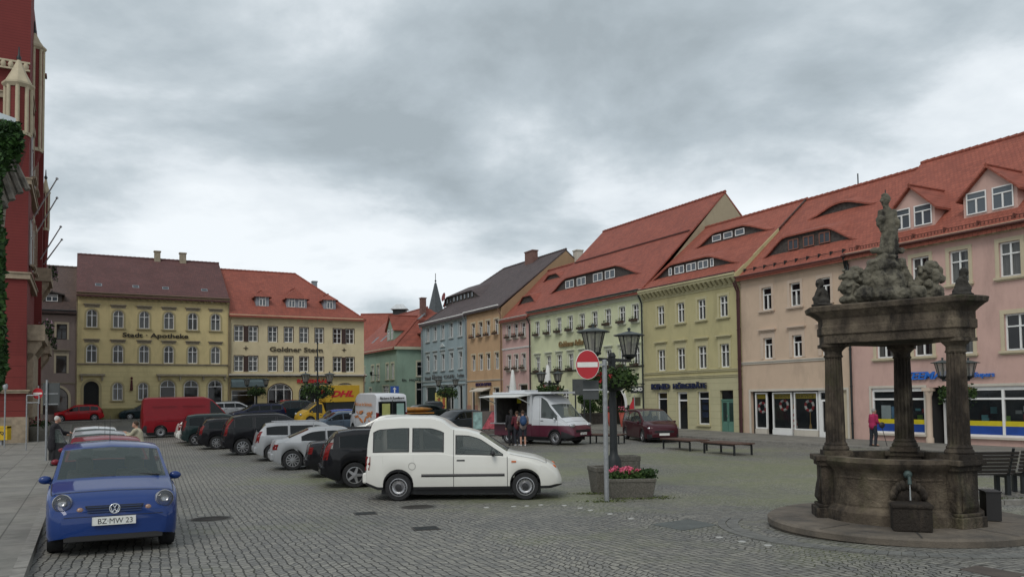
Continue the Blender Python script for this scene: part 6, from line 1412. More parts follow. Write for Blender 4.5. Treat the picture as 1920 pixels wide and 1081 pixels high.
    rr = mk('ShaderNodeValToRGB'); lk.new(mth('ADD', n4.outputs[0], dr.outputs[0]), rr.inputs[0]); rr.color_ramp.elements[0].position = moss; rr.color_ramp.elements[1].position = moss+.2
    jt = mth('MULTIPLY', rr.outputs[0], mth('ADD', mth('MULTIPLY', br.outputs['Fac'], .8), mth('MULTIPLY', n3.outputs[0], .75)))
    mg = mk('ShaderNodeMixRGB'); lk.new(jt, mg.inputs[0]); lk.new(mu2.outputs[0], mg.inputs[1]); mg.inputs[2].default_value = (.13, .15, .045, 1)
    lk.new(mg.outputs[0], b.inputs['Base Color']); b.inputs['Roughness'].default_value = .62; b.inputs['Specular IOR Level'].default_value = .35
    inv = mth('SUBTRACT', 1.0, br.outputs['Fac']); hh = mth('ADD', inv, mth('MULTIPLY', wob2.outputs[0], .6))
    bp = mk('ShaderNodeBump'); bp.inputs['Strength'].default_value = .7; bp.inputs['Distance'].default_value = .025; lk.new(hh, bp.inputs['Height']); lk.new(bp.outputs[0], b.inputs['Normal'])
    MATS[name] = m; return m
def slab_mat(name, c=(.185, .175, .155), bw=.9, rh=.6, rot=-61.6):
    m = pmat(name, c, .8, var=.14, scale=2.2, bump=.3, bscale=25, dirt=((.10, .10, .085), .5, .25), dscale=.9); t = m.node_tree; b = t.nodes['Principled BSDF']
    tcn = t.nodes.new('ShaderNodeTexCoord'); mp = t.nodes.new('ShaderNodeMapping'); mp.inputs['Rotation'].default_value = (0, 0, R(-rot)); t.links.new(tcn.outputs['Object'], mp.inputs[0])
    br = t.nodes.new('ShaderNodeTexBrick'); t.links.new(mp.outputs[0], br.inputs['Vector']); br.inputs['Scale'].default_value = 1; br.inputs['Brick Width'].default_value = bw; br.inputs['Row Height'].default_value = rh; br.inputs['Mortar Size'].default_value = .012
    br.inputs['Color1'].default_value = (1.05, 1.05, 1.03, 1); br.inputs['Color2'].default_value = (.84, .84, .84, 1); br.inputs['Mortar'].default_value = (.4, .4, .38, 1)
    src = b.inputs['Base Color'].links[0].from_socket; mu = t.nodes.new('ShaderNodeMixRGB'); mu.blend_type = 'MULTIPLY'; mu.inputs[0].default_value = 1
    t.links.new(src, mu.inputs[1]); t.links.new(br.outputs[0], mu.inputs[2]); t.links.new(mu.outputs[0], b.inputs['Base Color']); return m
def strip(name, inner, outer, mat, dz=.0, kerb=None, kmat=None, n=60):
    """paved strip between two ground lines, following the slope, with a stone kerb along the inner line"""
    mb = MB(); rows = []
    for i in range(n+1):
        a = Vector(inner[0]).lerp(Vector(inner[1]), i/n); b = Vector(outer[0]).lerp(Vector(outer[1]), i/n)
        rows.append([a.lerp(b, j/6) for j in range(7)])
    for i in range(n):
        for j in range(6):
            q = [rows[i][j], rows[i+1][j], rows[i+1][j+1], rows[i][j+1]]; mb.quad(*[(p.x, p.y, G(p.y)+dz) for p in q])
        a, b = rows[i][0], rows[i+1][0]; mb.quad((a.x, a.y, G(a.y)-.1), (b.x, b.y, G(b.y)-.1), (b.x, b.y, G(b.y)+dz), (a.x, a.y, G(a.y)+dz))
    tag(mb.build(name, mat, None, recalc=False), kind='structure')
    d = (Vector(outer[0])-Vector(inner[0])).normalized(); kb = MB(); P0, P1 = Vector(inner[0]), Vector(inner[1]); Ln = (P1-P0).length; k = int(Ln/1.0); rr = random.Random(2)
    for i in range(k):
        a = P0.lerp(P1, (i+.008)/k); b = P0.lerp(P1, (i+.992)/k); a2, b2 = a-d*.14, b-d*.14; h = dz+.004+rr.uniform(-.003, .004)
        v = [(a2.x, a2.y, G(a.y)-.1), (b2.x, b2.y, G(b.y)-.1), (b.x, b.y, G(b.y)-.1), (a.x, a.y, G(a.y)-.1), (a2.x, a2.y, G(a.y)+h), (b2.x, b2.y, G(b.y)+h), (b.x, b.y, G(b.y)+h), (a.x, a.y, G(a.y)+h)]
        kb.add(v, [(0, 3, 2, 1), (4, 5, 6, 7), (0, 1, 5, 4), (1, 2, 6, 5), (2, 3, 7, 6), (3, 0, 4, 7)])
    tag(kb.build(name.replace('pavement', 'kerb'), kmat or KERB, None), kind='structure')
KERB = pmat('kerb_granite', (.20, .19, .17), .8, var=.25, scale=6, bump=.3)
def ground():
    ys = list(np.arange(-14, 90, .8)) + [100, 130, 200, 400, 900]; xs = [-900, -300, -120, -70] + list(np.arange(-60, 60, 4.0)) + [70, 120, 300, 900]
    vs = [(x, y, G(y)) for y in ys for x in xs]; n = len(xs); fs = [(j*n+i, j*n+i+1, (j+1)*n+i+1, (j+1)*n+i) for j in range(len(ys)-1) for i in range(n-1)]
    m = MB(); m.add(vs, fs, 0, True); tag(m.build('ground', cobble_mat('cobbles'), None, recalc=False), kind='structure')
    slab = slab_mat('pavement_slabs'); slabL = slab_mat('pavement_slabs_left', (.20, .19, .17), 1.3, 1.0)
    slabF = slab_mat('pavement_slabs_far', (.21, .20, .18), .9, .6, 28.4)
    off = -4.3
    strip('right_pavement', (fpt('R', -52, off), fpt('R', 30, off)), (fpt('R', -52, .0), fpt('R', 30, .0)), slab, .10)
    def k(Y): return Vector((-6.2-.54*(Y-10.1), Y, 0))
    strip('left_pavement', (k(-4), k(64)), (k(-4)-RN*9, k(64)-RN*9), slabL, .11)
    strip('far_pavement', (fpt('L', -14, -2.2), fpt('L', 20, -2.2)), (fpt('L', -14, .0), fpt('L', 20, .0)), slabF, .10)
def weeds():
    rr = random.Random(12); mb = MB()
    spots = [((2.5, 17.05), .75, .12), ((1.9, 16.6), .45, .2), ((1.75, 18.2), .4, .12), ((3.1, 17.2), .4, .3), ((10.5, 16.0), 2.6, .45), ((5, 13.0), .2, .2)]
    def fn():
        c, rx, ry = rr.choice(spots[:4]) if rr.random() < .55 else spots[4]; x = c[0]+rr.gauss(0, rx*.5); y = c[1]+rr.gauss(0, ry*.5); return (x, y, G(y)+rr.uniform(0, .025))
    mb.leaves(1500, fn, .03, 0, rr); tag(mb.build('weeds', foliage('weed_green', (.05, .065, .025), (.12, .14, .05)), None, recalc=False), 'moss and weeds in the joints round the trough and benches', 'weeds', kind='stuff')
def flat_on_ground(name, pts, mat, label, cat, dz=.006, rim=None, group=None):
    P = [gpt(*p) for p in pts]; c = sum(P, Vector())/len(P); mb = MB()
    mb.add([(p.x-c.x, p.y-c.y, G(p.y)-c.z+dz) for p in P] + [(p.x-c.x, p.y-c.y, G(p.y)-c.z-.05) for p in P], [tuple(range(len(P)))] + [(i, len(P)+i, len(P)+(i+1)%len(P), (i+1)%len(P)) for i in range(len(P))])
    o = mb.build(name, mat, None, loc=c); return tag(o, label, cat, group)
def round_cover(px, py, r, label):
    P = gpt(px, py); o = MB().lathe([(r*1.15, -.05), (r*1.15, .006), (r*1.02, .006)], n=40, caps=False).lathe([(r*1.0, -.03), (r, .007), (.001, .0075)], n=40, mi=1, caps=False)
    for a in range(-4, 5):
        y = a*r/5; w = math.sqrt(max(0, r*r*.8-y*y)); o.box(-w, w, y-.012, y+.012, .007, .012, mi=1)
    q = o.build('manhole_cover', [pmat('cover_ring', (.10, .10, .09), .8), pmat('cast_iron', (.055, .05, .045), .7, metal=.3, var=.3)], None, loc=(P.x, P.y, G(P.y))); q.rotation_euler = (math.atan(Gs(P.y)), 0, .6); tag(q, label, 'manhole cover')
def ground_bits():
    round_cover(395, 972, .34, 'round iron manhole cover left of the middle of the cobbles near the blue car'); round_cover(783, 950, .33, 'round iron manhole cover in front of the white high roofed car')
    iron = MATS['cast_iron']
    def grate(px, py, w, d, rz, label):
        P = gpt(px, py); o = MB().box(-w/2, w/2, -d/2, d/2, -.04, .008); 
        for k in range(7): o.box(-w/2+.03, w/2-.03, -d/2+.03+k*(d-.06)/7, -d/2+.03+(k+.5)*(d-.06)/7, .008, .014, mi=1)
        q = o.build('drain_grate', [iron, DARKM], None, loc=(P.x, P.y, G(P.y)), rot=(math.atan(Gs(P.y)), 0, rz)); tag(q, label, 'drain')
    grate(685, 962, .42, .42, .3, 'small square drain grate near the rear wheel of the white high roofed car'); grate(798, 990, .42, .42, .3, 'small square drain grate nearest the camera in the middle of the cobbles')
    flat_on_ground('cover_plate', [(1220, 983), (1290, 973), (1345, 984), (1280, 994)], pmat('steel_plate', (.085, .095, .09), .6, metal=.2, var=.2), 'grey diamond shaped steel cover plate in the cobbles left of the well', 'cover plate')
    flat_on_ground('cover_plate', [(1800, 1067), (1832, 1060), (1925, 1077), (1890, 1086)], pmat('rust_plate', (.07, .055, .045), .8, var=.3), 'dark cover plate at the bottom right corner in front of the well', 'cover plate')
    w = pmat('road_stud_white', (.34, .34, .32), .7)
    for i, (x, y) in enumerate([(912, 951), (963, 949), (988, 948), (1014, 946), (1058, 947), (1088, 952), (1107, 956), (1144, 963), (1183, 972), (1349, 1007), (1391, 1015), (1440, 1022)]):
        P = gpt(x, y); o = MB().lathe([(.055, -.03), (.055, .004), (.045, .010), (.001, .011)], n=14).build('marking_stud', w, None, loc=(P.x, P.y, G(P.y)))
        tag(o, f'white marking stud set in the cobbles, {ORD[i]} from the left in the bowed row', 'stud', 'white marking studs in the cobbles')
    # bowed gully round the well
    P = MB(); c = WC; n = 46
    for k in range(n):
        a0 = R(150)+R(150)*k/n; a1 = R(150)+R(150)*(k+.93)/n
        for r0, r1, mi, z in ((2.42, 2.60, 0, .012), (2.62, 2.74, 0, .016)):
            q = []
            for a, r in ((a0, r0), (a1, r0), (a1, r1), (a0, r1)): x, y = c.x+r*math.cos(a), c.y+r*math.sin(a); q.append((x, y, G(y)+z))
            P.quad(*q).add([(v[0], v[1], v[2]-.06) for v in q] + q, [(0, 1, 5, 4), (1, 2, 6, 5), (2, 3, 7, 6), (3, 0, 4, 7)])
    tag(P.build('gully', pmat('gully_stone', (.13, .13, .12), .8, var=.3, scale=5), None), kind='structure')
WC = Vector((5.98, 12.48, 0))
# ================================================================== the canopied well
def stone_mat():
    m = bpy.data.materials.new('weathered_sandstone'); m.use_nodes = True; t = m.node_tree; b = t.nodes['Principled BSDF']; b.inputs['Roughness'].default_value = .9; b.inputs['Specular IOR Level'].default_value = .25
    tcn = t.nodes.new('ShaderNodeTexCoord')
    def nz(s, d, loc=(0, 0, 0), sc=(1, 1, 1), r=.6):
        mp = t.nodes.new('ShaderNodeMapping'); mp.inputs['Location'].default_value = loc; mp.inputs['Scale'].default_value = sc; t.links.new(tcn.outputs['Object'], mp.inputs[0])
        n = t.nodes.new('ShaderNodeTexNoise'); n.inputs['Scale'].default_value = s; n.inputs['Detail'].default_value = d; n.inputs['Roughness'].default_value = r; t.links.new(mp.outputs[0], n.inputs[0]); return n
    def ramp(n, st):
        r = t.nodes.new('ShaderNodeValToRGB'); t.links.new(n.outputs[0], r.inputs[0]); e = r.color_ramp.elements; e[0].position = st[0][0]; e[0].color = (*st[0][1], 1); e[1].position = st[-1][0]; e[1].color = (*st[-1][1], 1)
        for p, c in st[1:-1]: x = e.new(p); x.color = (*c, 1)
        return r
    base = ramp(nz(2.3, 8), [(.3, (.045, .035, .027)), (.5, (.095, .075, .055)), (.72, (.19, .155, .11))])
    soot = ramp(nz(1.4, 9, (4, 2, 1), (1, 1, .35), .7), [(.44, (0, 0, 0)), (.57, (1, 1, 1))]); moss = ramp(nz(2.1, 7, (9, 1, 5), (1, 1, .6)), [(.54, (0, 0, 0)), (.74, (1, 1, 1))])
    m1 = t.nodes.new('ShaderNodeMixRGB'); t.links.new(soot.outputs[0], m1.inputs[0]); t.links.new(base.outputs[0], m1.inputs[1]); m1.inputs[2].default_value = (.026, .021, .017, 1)
    m2 = t.nodes.new('ShaderNodeMixRGB'); f = t.nodes.new('ShaderNodeMath'); f.operation = 'MULTIPLY'; t.links.new(moss.outputs[0], f.inputs[0]); f.inputs[1].default_value = .55
    t.links.new(f.outputs[0], m2.inputs[0]); t.links.new(m1.outputs[0], m2.inputs[1]); m2.inputs[2].default_value = (.055, .062, .022, 1)
    t.links.new(m2.outputs[0], b.inputs['Base Color'])
    n5 = nz(24, 6); bp = t.nodes.new('ShaderNodeBump'); bp.inputs['Strength'].default_value = .8; bp.inputs['Distance'].default_value = .03; t.links.new(n5.outputs[0], bp.inputs['Height']); t.links.new(bp.outputs[0], b.inputs['Normal'])
    MATS['weathered_sandstone'] = m; return m
def well():
    sm = stone_mat(); z0 = G(WC.y); root = empty('stone_well', (WC.x, WC.y, z0), 0, 'dark weathered stone well with three fluted columns carrying a figured canopy', 'well')
    A = [Vector((5.09, 12.66)), Vector((6.40, 11.52)), Vector((6.48, 13.28))]; c2 = Vector((WC.x, WC.y))
    D = [(a-c2).normalized() for a in A]; RC = .93; RA = [(a-c2).length for a in A]
    zP = .16
    step = MB().lathe([(1.92, -.2), (1.92, .03), (1.96, .05), (1.96, zP-.03), (1.92, zP), (1.2, zP+.01), (.001, zP+.01)], n=72, smooth=True, caps=False)
    so_ = step.build('step', pmat('step_stone', (.12, .10, .078), .85, var=.3, scale=2.5, bump=.4, dirt=((.05, .045, .04), .48, .2), dscale=1.2), root, sharp=35)
    jn = MB()
    for k in range(9):
        a = R(40*k+12); d = Vector((math.cos(a), math.sin(a), 0)); p = Vector((-d.y, d.x, 0))*.008; i0, i1 = d*1.25, d*1.93; z = zP+.0135
        jn.quad(*[(v.x, v.y, z) for v in (i0-p, i0+p, i1+p, i1-p)])
    jn.build('joints', DARKIN, so_)
    # basin wall, hollow
    zr = 1.12
    bs = MB().lathe([(1.13, zP), (1.13, zP+.16), (1.08, zP+.2), (1.03, zP+.24), (1.02, zr-.22), (1.06, zr-.17), (1.12, zr-.12), (1.15, zr-.06), (1.13, zr), (.92, zr), (.90, zr-.05), (.90, .55)], n=72, caps=False)
    bo = bs.build('basin', sm, root, sharp=40)
    pn = MB()   # raised panel frames on the curved wall
    for a0 in (190, 218, 252, 284):
        for k in range(8):
            for z, hh in ((zP+.27, .03), (zr-.3, .03)):
                b0, b1 = R(a0+3+k*2.8), R(a0+3+(k+1)*2.8); q = [(1.035*math.cos(b), 1.035*math.sin(b), zz) for b, zz in ((b0, z), (b1, z), (b1, z+hh), (b0, z+hh))]; pn.quad(*q)
    pn.build('moulding', sm, bo, recalc=False)
    wt = pmat('still_water', (.008, .012, .010), .05, var=.2); MB().lathe([(.9, .62), (.001, .62)], n=48, caps=False).build('water', wt, root)
    for d, ra_ in zip(D, RA):
        ang = math.atan2(d.y, d.x); T = Matrix.Rotation(ang, 4, 'Z'); w = .21
        p = MB().box(.9, 1.26, -w-.05, w+.05, zP, zP+.16, T=T).box(.88, 1.22, -w-.02, w+.02, zP+.16, zP+.21, T=T).box(.85, 1.17, -w, w, zP+.21, zr-.16, T=T)
        p.box(.8, 1.21, -w-.04, w+.04, zr-.16, zr-.08, T=T).box(.78, 1.26, -w-.08, w+.08, zr-.08, zr+.005, T=T)
        p.prism([(1.17, zP+.21), (1.23, zP+.3), (1.20, zP+.5), (1.17, zP+.62)], -w*.7, w*.7, T=T)
        bevel(p.build('pedestal', sm, root), .018, 2)
        # column: plinth, torus, fluted tapering shaft, capital
        zc = zr+.005; zt = 2.86; cx, cy = d.x*ra_, d.y*ra_; H_ = zt-zc
        cl = MB().box(-.205, .205, -.205, .205, zc, zc+.07, T=Matrix.Translation((cx, cy, 0)) @ T)
        cl.lathe([(.19, zc+.07), (.20, zc+.10), (.185, zc+.13), (.168, zc+.15), (.173, zc+.17), (.158, zc+.19)], (cx, cy, 0), 32, caps=False)
        cl.lathe([(.155, zc+.19)] + [(.150-.024*((k/10)**1.4), zc+.21+(H_-.42)*k/10) for k in range(11)] + [(.126, zt-.21)], (cx, cy, 0), 112, flute=(1, 11, 16, .13), caps=False)
        cl.lathe([(.138, zt-.21), (.146, zt-.19), (.13, zt-.17), (.13, zt-.12), (.155, zt-.09), (.19, zt-.055), (.19, zt-.05)], (cx, cy, 0), 32, caps=False)
        cl.box(-.2, .2, -.2, .2, zt-.05, zt, T=Matrix.Translation((cx, cy, 0)) @ T)
        cl.build('column', sm, root, sharp=35)
    # entablature: triangle with blunted corners, in courses
    def ring(r, hw_, z):
        out = []
        for d, ra_ in zip(D, RA):
            p = Vector((-d.y, d.x)); q = r-.99+ra_-.03; hw_ = min(hw_, .235); out += [(d*q - p*hw_), (d*q + p*hw_)]
        out.sort(key=lambda v: math.atan2(v.y, v.x)); return [(v.x, v.y, z) for v in out]
    prof = [(1.19, .20, 2.86), (1.19, .20, 2.99), (1.22, .215, 3.0), (1.22, .215, 3.12), (1.20, .21, 3.13), (1.20, .21, 3.24), (1.22, .22, 3.26), (1.25, .23, 3.29), (1.33, .27, 3.34), (1.38, .30, 3.36), (1.40, .31, 3.43), (1.34, .28, 3.45)]
    rings = [ring(*p) for p in prof]; vs = [v for r_ in rings for v in r_]; n = 6
    en = MB().add(vs, [(k*n+i, k*n+(i+1)%n, (k+1)*n+(i+1)%n, (k+1)*n+i) for k in range(len(prof)-1) for i in range(n)] + [tuple(range(n))[::-1], tuple(range((len(prof)-1)*n, len(prof)*n))])
    bevel(en.build('entablature', sm, root), .012, 2)
    # spout: iron pipe, shell crest and trough with mossy stone block
    da = Vector((-.43, -.90)); ang = math.atan2(da.y, da.x)+R(6); T = Matrix.Rotation(ang, 4, 'Z')
    tr = MB().box(1.0, 1.48, -.25, .25, zP, .53, T=T).box(1.0, 1.50, -.265, .265, .48, .55, T=T)
    o = tr.build('trough', sm, root); bevel(o, .03, 3)
    sh = MB()
    for k in range(9):
        a = R(-80+20*k); sh.ell((1.1, .20*math.sin(a), .60+.17*math.cos(a)), (.10, .05, .08), 10, 6, T=T)
    sh.ell((1.08, 0, .62), (.09, .2, .14), T=T).build('shell_crest', sm, root)
    MB().tube((1.05, 0, .92), (1.26, 0, .90), .022, T=T).tube((1.26, 0, .90), (1.29, 0, .80), .022, .028, T=T).ell((1.1, 0, .92), (.05, .06, .06), T=T).build('spout', pmat('verdigris', (.05, .075, .07), .6, metal=.3), root)
    MB().tube((1.29, 0, .80), (1.30, 0, .58), .008, .012, T=T).build('water_jet', pmat('falling_water', (.4, .42, .42), .1, alpha=.6), root)
    # --- sculpture on the canopy
    sm = pmat('carved_stone', (.115, .105, .078), .95, var=.35, scale=5, bump=.7, bscale=45, dirt=((.018, .016, .013), .50, .14), dscale=3.2); zt = 3.44; fx = Vector((Rv.x, Rv.y, 0)).normalized()
    def P(px, py, dd=0):     # a point on the canopy seen there, dd metres behind the centre
        p = at(px, py, WC.y+dd); return Vector((p.x-WC.x, p.y-WC.y, p.z-z0))
    base = zt-.02
    pr = []
    def e(px, py, rx, ry, rz, dd=0): pr.append(('e', P(px, py, dd), (rx, ry, rz)))
    def cc(a, ra, b, rb): pr.append(('c', P(*a), ra, P(*b), rb))
    # cartouche block and rock crown
    e(1662, 535, .30, .26, .30); e(1662, 556, .42, .34, .16); e(1662, 500, .22, .2, .14); e(1640, 493, .12, .1, .07); e(1685, 492, .13, .1, .08); e(1662, 484, .16, .15, .07)
    cc((1632, 500), .06, (1616, 540), .09); cc((1692, 500), .06, (1712, 545), .09); cc((1640, 470), .05, (1690, 470), .05)
    e(1618, 552, .14, .2, .13, -.15); e(1716, 550, .14, .2, .13, -.1)
    blob('cartouche_rock', pr, sm, root, .016, 1, .030, 11, seed=1)
    # left dolphin: big head with open snout, curling body
    pr = []; e(1598, 518, .13, .14, .12); e(1592, 540, .15, .17, .14); e(1600, 562, .24, .2, .10); cc((1590, 515), .07, (1576, 520), .035); cc((1588, 530), .07, (1574, 541), .035); e(1603, 506, .09, .1, .07); cc((1608, 510), .08, (1622, 530), .10); e(1582, 507, .03, .05, .035, -.06); cc((1600, 552), .1, (1640, 560), .08)
    pr = [(k[0], k[1], tuple(v*.9 for v in k[2])) if k[0] == 'e' else k for k in pr]
    rq = random.Random(3)
    for _ in range(26): e(1603+rq.uniform(-12, 14), 512+rq.uniform(-8, 42), .04, .05, .04, rq.uniform(-.16, 0))
    blob('dolphin', pr, sm, root, .014, 1, .022, 15, seed=2)
    # right group: upright wing-like tail and a face
    pr = []; e(1745, 548, .22, .2, .16); e(1748, 520, .14, .15, .17); e(1745, 497, .10, .11, .09); cc((1738, 500), .06, (1712, 545), .09); e(1757, 512, .05, .08, .06, -.05); cc((1762, 505), .04, (1766, 525), .05); e(1725, 515, .05, .06, .05); cc((1752, 495), .05, (1760, 500), .03); e(1722, 560, .24, .2, .08)
    pr = [(k[0], k[1], tuple(v*.9 for v in k[2])) if k[0] == 'e' else k for k in pr]
    for _ in range(22): e(1738+rq.uniform(-14, 18), 505+rq.uniform(-6, 48), .04, .05, .045, rq.uniform(-.16, 0))
    blob('dolphin', pr, sm, root, .014, 1, .022, 15, seed=3)
    # standing figure: robe with folds, head, bent arms
    pr = []
    X = 1666; sc = 12.48/1500
    cc((1667, 474), .095, (1668, 430), .085); cc((1668, 430), .085, (1665, 405), .09); cc((1665, 405), .09, (1663, 396), .075); cc((1654, 398), .05, (1673, 398), .05); cc((1662, 395), .05, (1661, 384), .045)
    e(1660, 375, .072, .085, .088); e(1659, 366, .055, .06, .03); e(1653, 377, .02, .03, .025, -.03)
    cc((1652, 398), .05, (1650, 420), .05); cc((1650, 420), .045, (1656, 432), .045); cc((1674, 398), .055, (1682, 420), .05); cc((1682, 420), .045, (1676, 438), .04)
    cc((1656, 440), .035, (1653, 474), .045); cc((1663, 432), .04, (1660, 478), .045); cc((1677, 425), .045, (1680, 472), .05); cc((1670, 440), .04, (1673, 478), .045); e(1651, 412, .06, .1, .07); e(1667, 482, .14, .13, .04)
    fig = blob('statue', pr, sm, root, .012, 1, .014, 14, seed=5)
    # crown spike
    MB().tube(P(1660, 368), P(1660, 356), .008).build('spike', DARKM, fig)
    # sitting putti at the corners
    for i, (cx_, by, s_, dd) in enumerate(((1538, 572, 1, .15), (1806, 552, -1, -1.0))):
        pr = []
        def q(dx, dy, k=0): return (cx_+s_*dx, by+dy, dd+k)
        def ee(dx, dy, r, k=0): pr.append(('e', P(*q(dx, dy, k)), r))
        def c3(a, ra, b, rb): pr.append(('c', P(*q(*a)), ra, P(*q(*b)), rb))
        ee(-1, -41, (.066, .07, .078)); c3((0, -34), .032, (3, -28), .04); c3((3, -26), .068, (4, -12), .075); ee(3, -6, (.13, .12, .07)); c3((2, -8), .06, (-9, -12, -.05), .05); c3((-9, -12, -.05), .045, (-7, -1, -.08), .035); c3((6, -8), .06, (10, -2, -.05), .05); c3((-2, -26, -.05), .038, (-8, -18, -.05), .032); c3((-8, -18, -.05), .03, (-3, -33, -.06), .026); c3((9, -25), .038, (13, -12), .032); ee(3, 0, (.17, .15, .03))
        ee(-6, -42, (.02, .03, .02), -.05)
        blob('putto', pr, pmat('sooty_stone', (.032, .028, .023), .9, var=.5, scale=9, bump=.6), root, .011, 1, .006, 18, seed=8+i)
    # litter-bin sized stone block and café benches behind the well
    P_ = gpt(1856, 968, .16); o = MB().box(-.10, .10, -.16, .16, 0, .41).box(-.11, .11, -.17, .17, .41, .43).build('iron_box', pmat('black_iron', (.015, .014, .014), .6), None, loc=(7.13, 12.05, G(12.1)+zP+.012), rot=(0, 0, -.25)); tag(o, 'black iron box standing on the well step at its right', 'box')
# ================================================================== street furniture
def lantern(parent, loc, s=1.0, n=8):
    T = Matrix.Translation(loc); g = MB().lathe([(.135*s, .0), (.245*s, .43*s)], n=n, smooth=False, T=T).build('lantern', LAMPG, parent, recalc=False)
    r = MB(); 
    for k in range(n):
        a = 2*math.pi*k/n; r.tube((.14*s*math.cos(a), .14*s*math.sin(a), -.01), (.25*s*math.cos(a), .25*s*math.sin(a), .44*s), .012*s, n=5, T=T)
    r.lathe([(.16*s, -.04*s), (.175*s, 0), (.16*s, .01*s)], n=n, T=T, smooth=False).lathe([(.06*s, -.10*s), (.15*s, -.03*s)], n=n, T=T).tube((0, 0, .05*s), (0, 0, .3*s), .05*s, n=8, T=T)
    r.build('ribs', DARKM, g)
    MB().lathe([(.25*s, .43*s), (.36*s, .435*s), (.36*s, .455*s), (.12*s, .52*s), (.03*s, .54*s), (.03*s, .57*s), (.045*s, .60*s), (.001, .63*s)], n=n, smooth=False, T=T).build('lantern_cap', pmat('lamp_cap', (.05, .06, .058), .5, metal=.3), g)
def basket_hang(loc, r, label, red, seed, n=900):
    rr = random.Random(seed); o = MB().lathe([(r*.35, -.42*r), (r*.7, -.2*r), (r*.78, 0)], n=20).build('hanging_basket', DARKM, None, loc=loc); tag(o, label, 'flower basket', 'flower baskets on the lamp posts')
    m = MB()
    def fn():
        a = rr.uniform(0, 2*math.pi); q = r*math.sqrt(rr.random())*1.05; z = rr.gauss(.0, .20)*r - .32*max(0, q-.6*r); return (q*math.cos(a), q*math.sin(a), z+.12*r)
    m.leaves(n, fn, .085*max(1, r/.5)**.5, 0, rr); m.leaves(n//5, lambda: Vector(fn())*1.0-Vector((0, 0, rr.random()*.5*r)), .07, 0, rr)
    if red:
        cs = [(rr.uniform(-.7, .7)*r, rr.uniform(-.8, -.2)*r, rr.uniform(-.1, .35)*r) for _ in range(2)]
        m.leaves(int(n*.05), lambda: Vector(rr.choice(cs))+Vector((rr.gauss(0, .07), rr.gauss(0, .07), rr.gauss(0, .05))), .07, 1, rr)
    m.build('flowers', [foliage('basket_leaf', (.012, .03, .01), (.06, .10, .025)) if 'basket_leaf' not in MATS else MATS['basket_leaf'], PETR], o, recalc=False)
def lamp_post(px, Y, armz, spread, rz, label, ntop=0, cross=False, blabel=None, seed=0, br=.5, bred=True, s=1.0):
    X = (px-960)/1500*Y; z0 = G(Y); root = empty('street_lamp', (X, Y, z0), rz, label, 'street lamp', 'double lantern street lamps of the square'); h = armz-z0
    p = MB().lathe([(.17, 0), (.17, .75), (.13, .85), (.095, .9), (.085, 1.0), (.075, h+.05), (.09, h+.06), (.05, h+.15)], n=20); p.build('post', DARKM, root, sharp=40)
    if ntop: MB().tube((0, 0, h+.1), (0, 0, ntop-z0), .05, .035).ell((0, 0, ntop-z0), (.06, .06, .1)).build('mast', DARKM, root)
    a = MB().box(-spread, spread, -.035, .035, h-.05, h+.02)
    for q in (-1, 1): a.tube((q*spread, 0, h-.02), (q*spread, 0, h+.12), .04, n=8)
    if cross:
        a.box(-.035, .035, -spread, spread, h-.13, h-.06)
        for q in (-1, 1): a.tube((0, q*spread, h-.1), (0, q*spread, h+.12), .04, n=8)
    a.build('arm', DARKM, root)
    for q in (-1, 1):
        lantern(root, (q*spread, 0, h+.12), s)
        if cross: lantern(root, (0, q*spread, h+.12), s)
    if blabel: basket_hang((X, Y-.02, armz-.48), br, blabel, bred, seed)
    return root
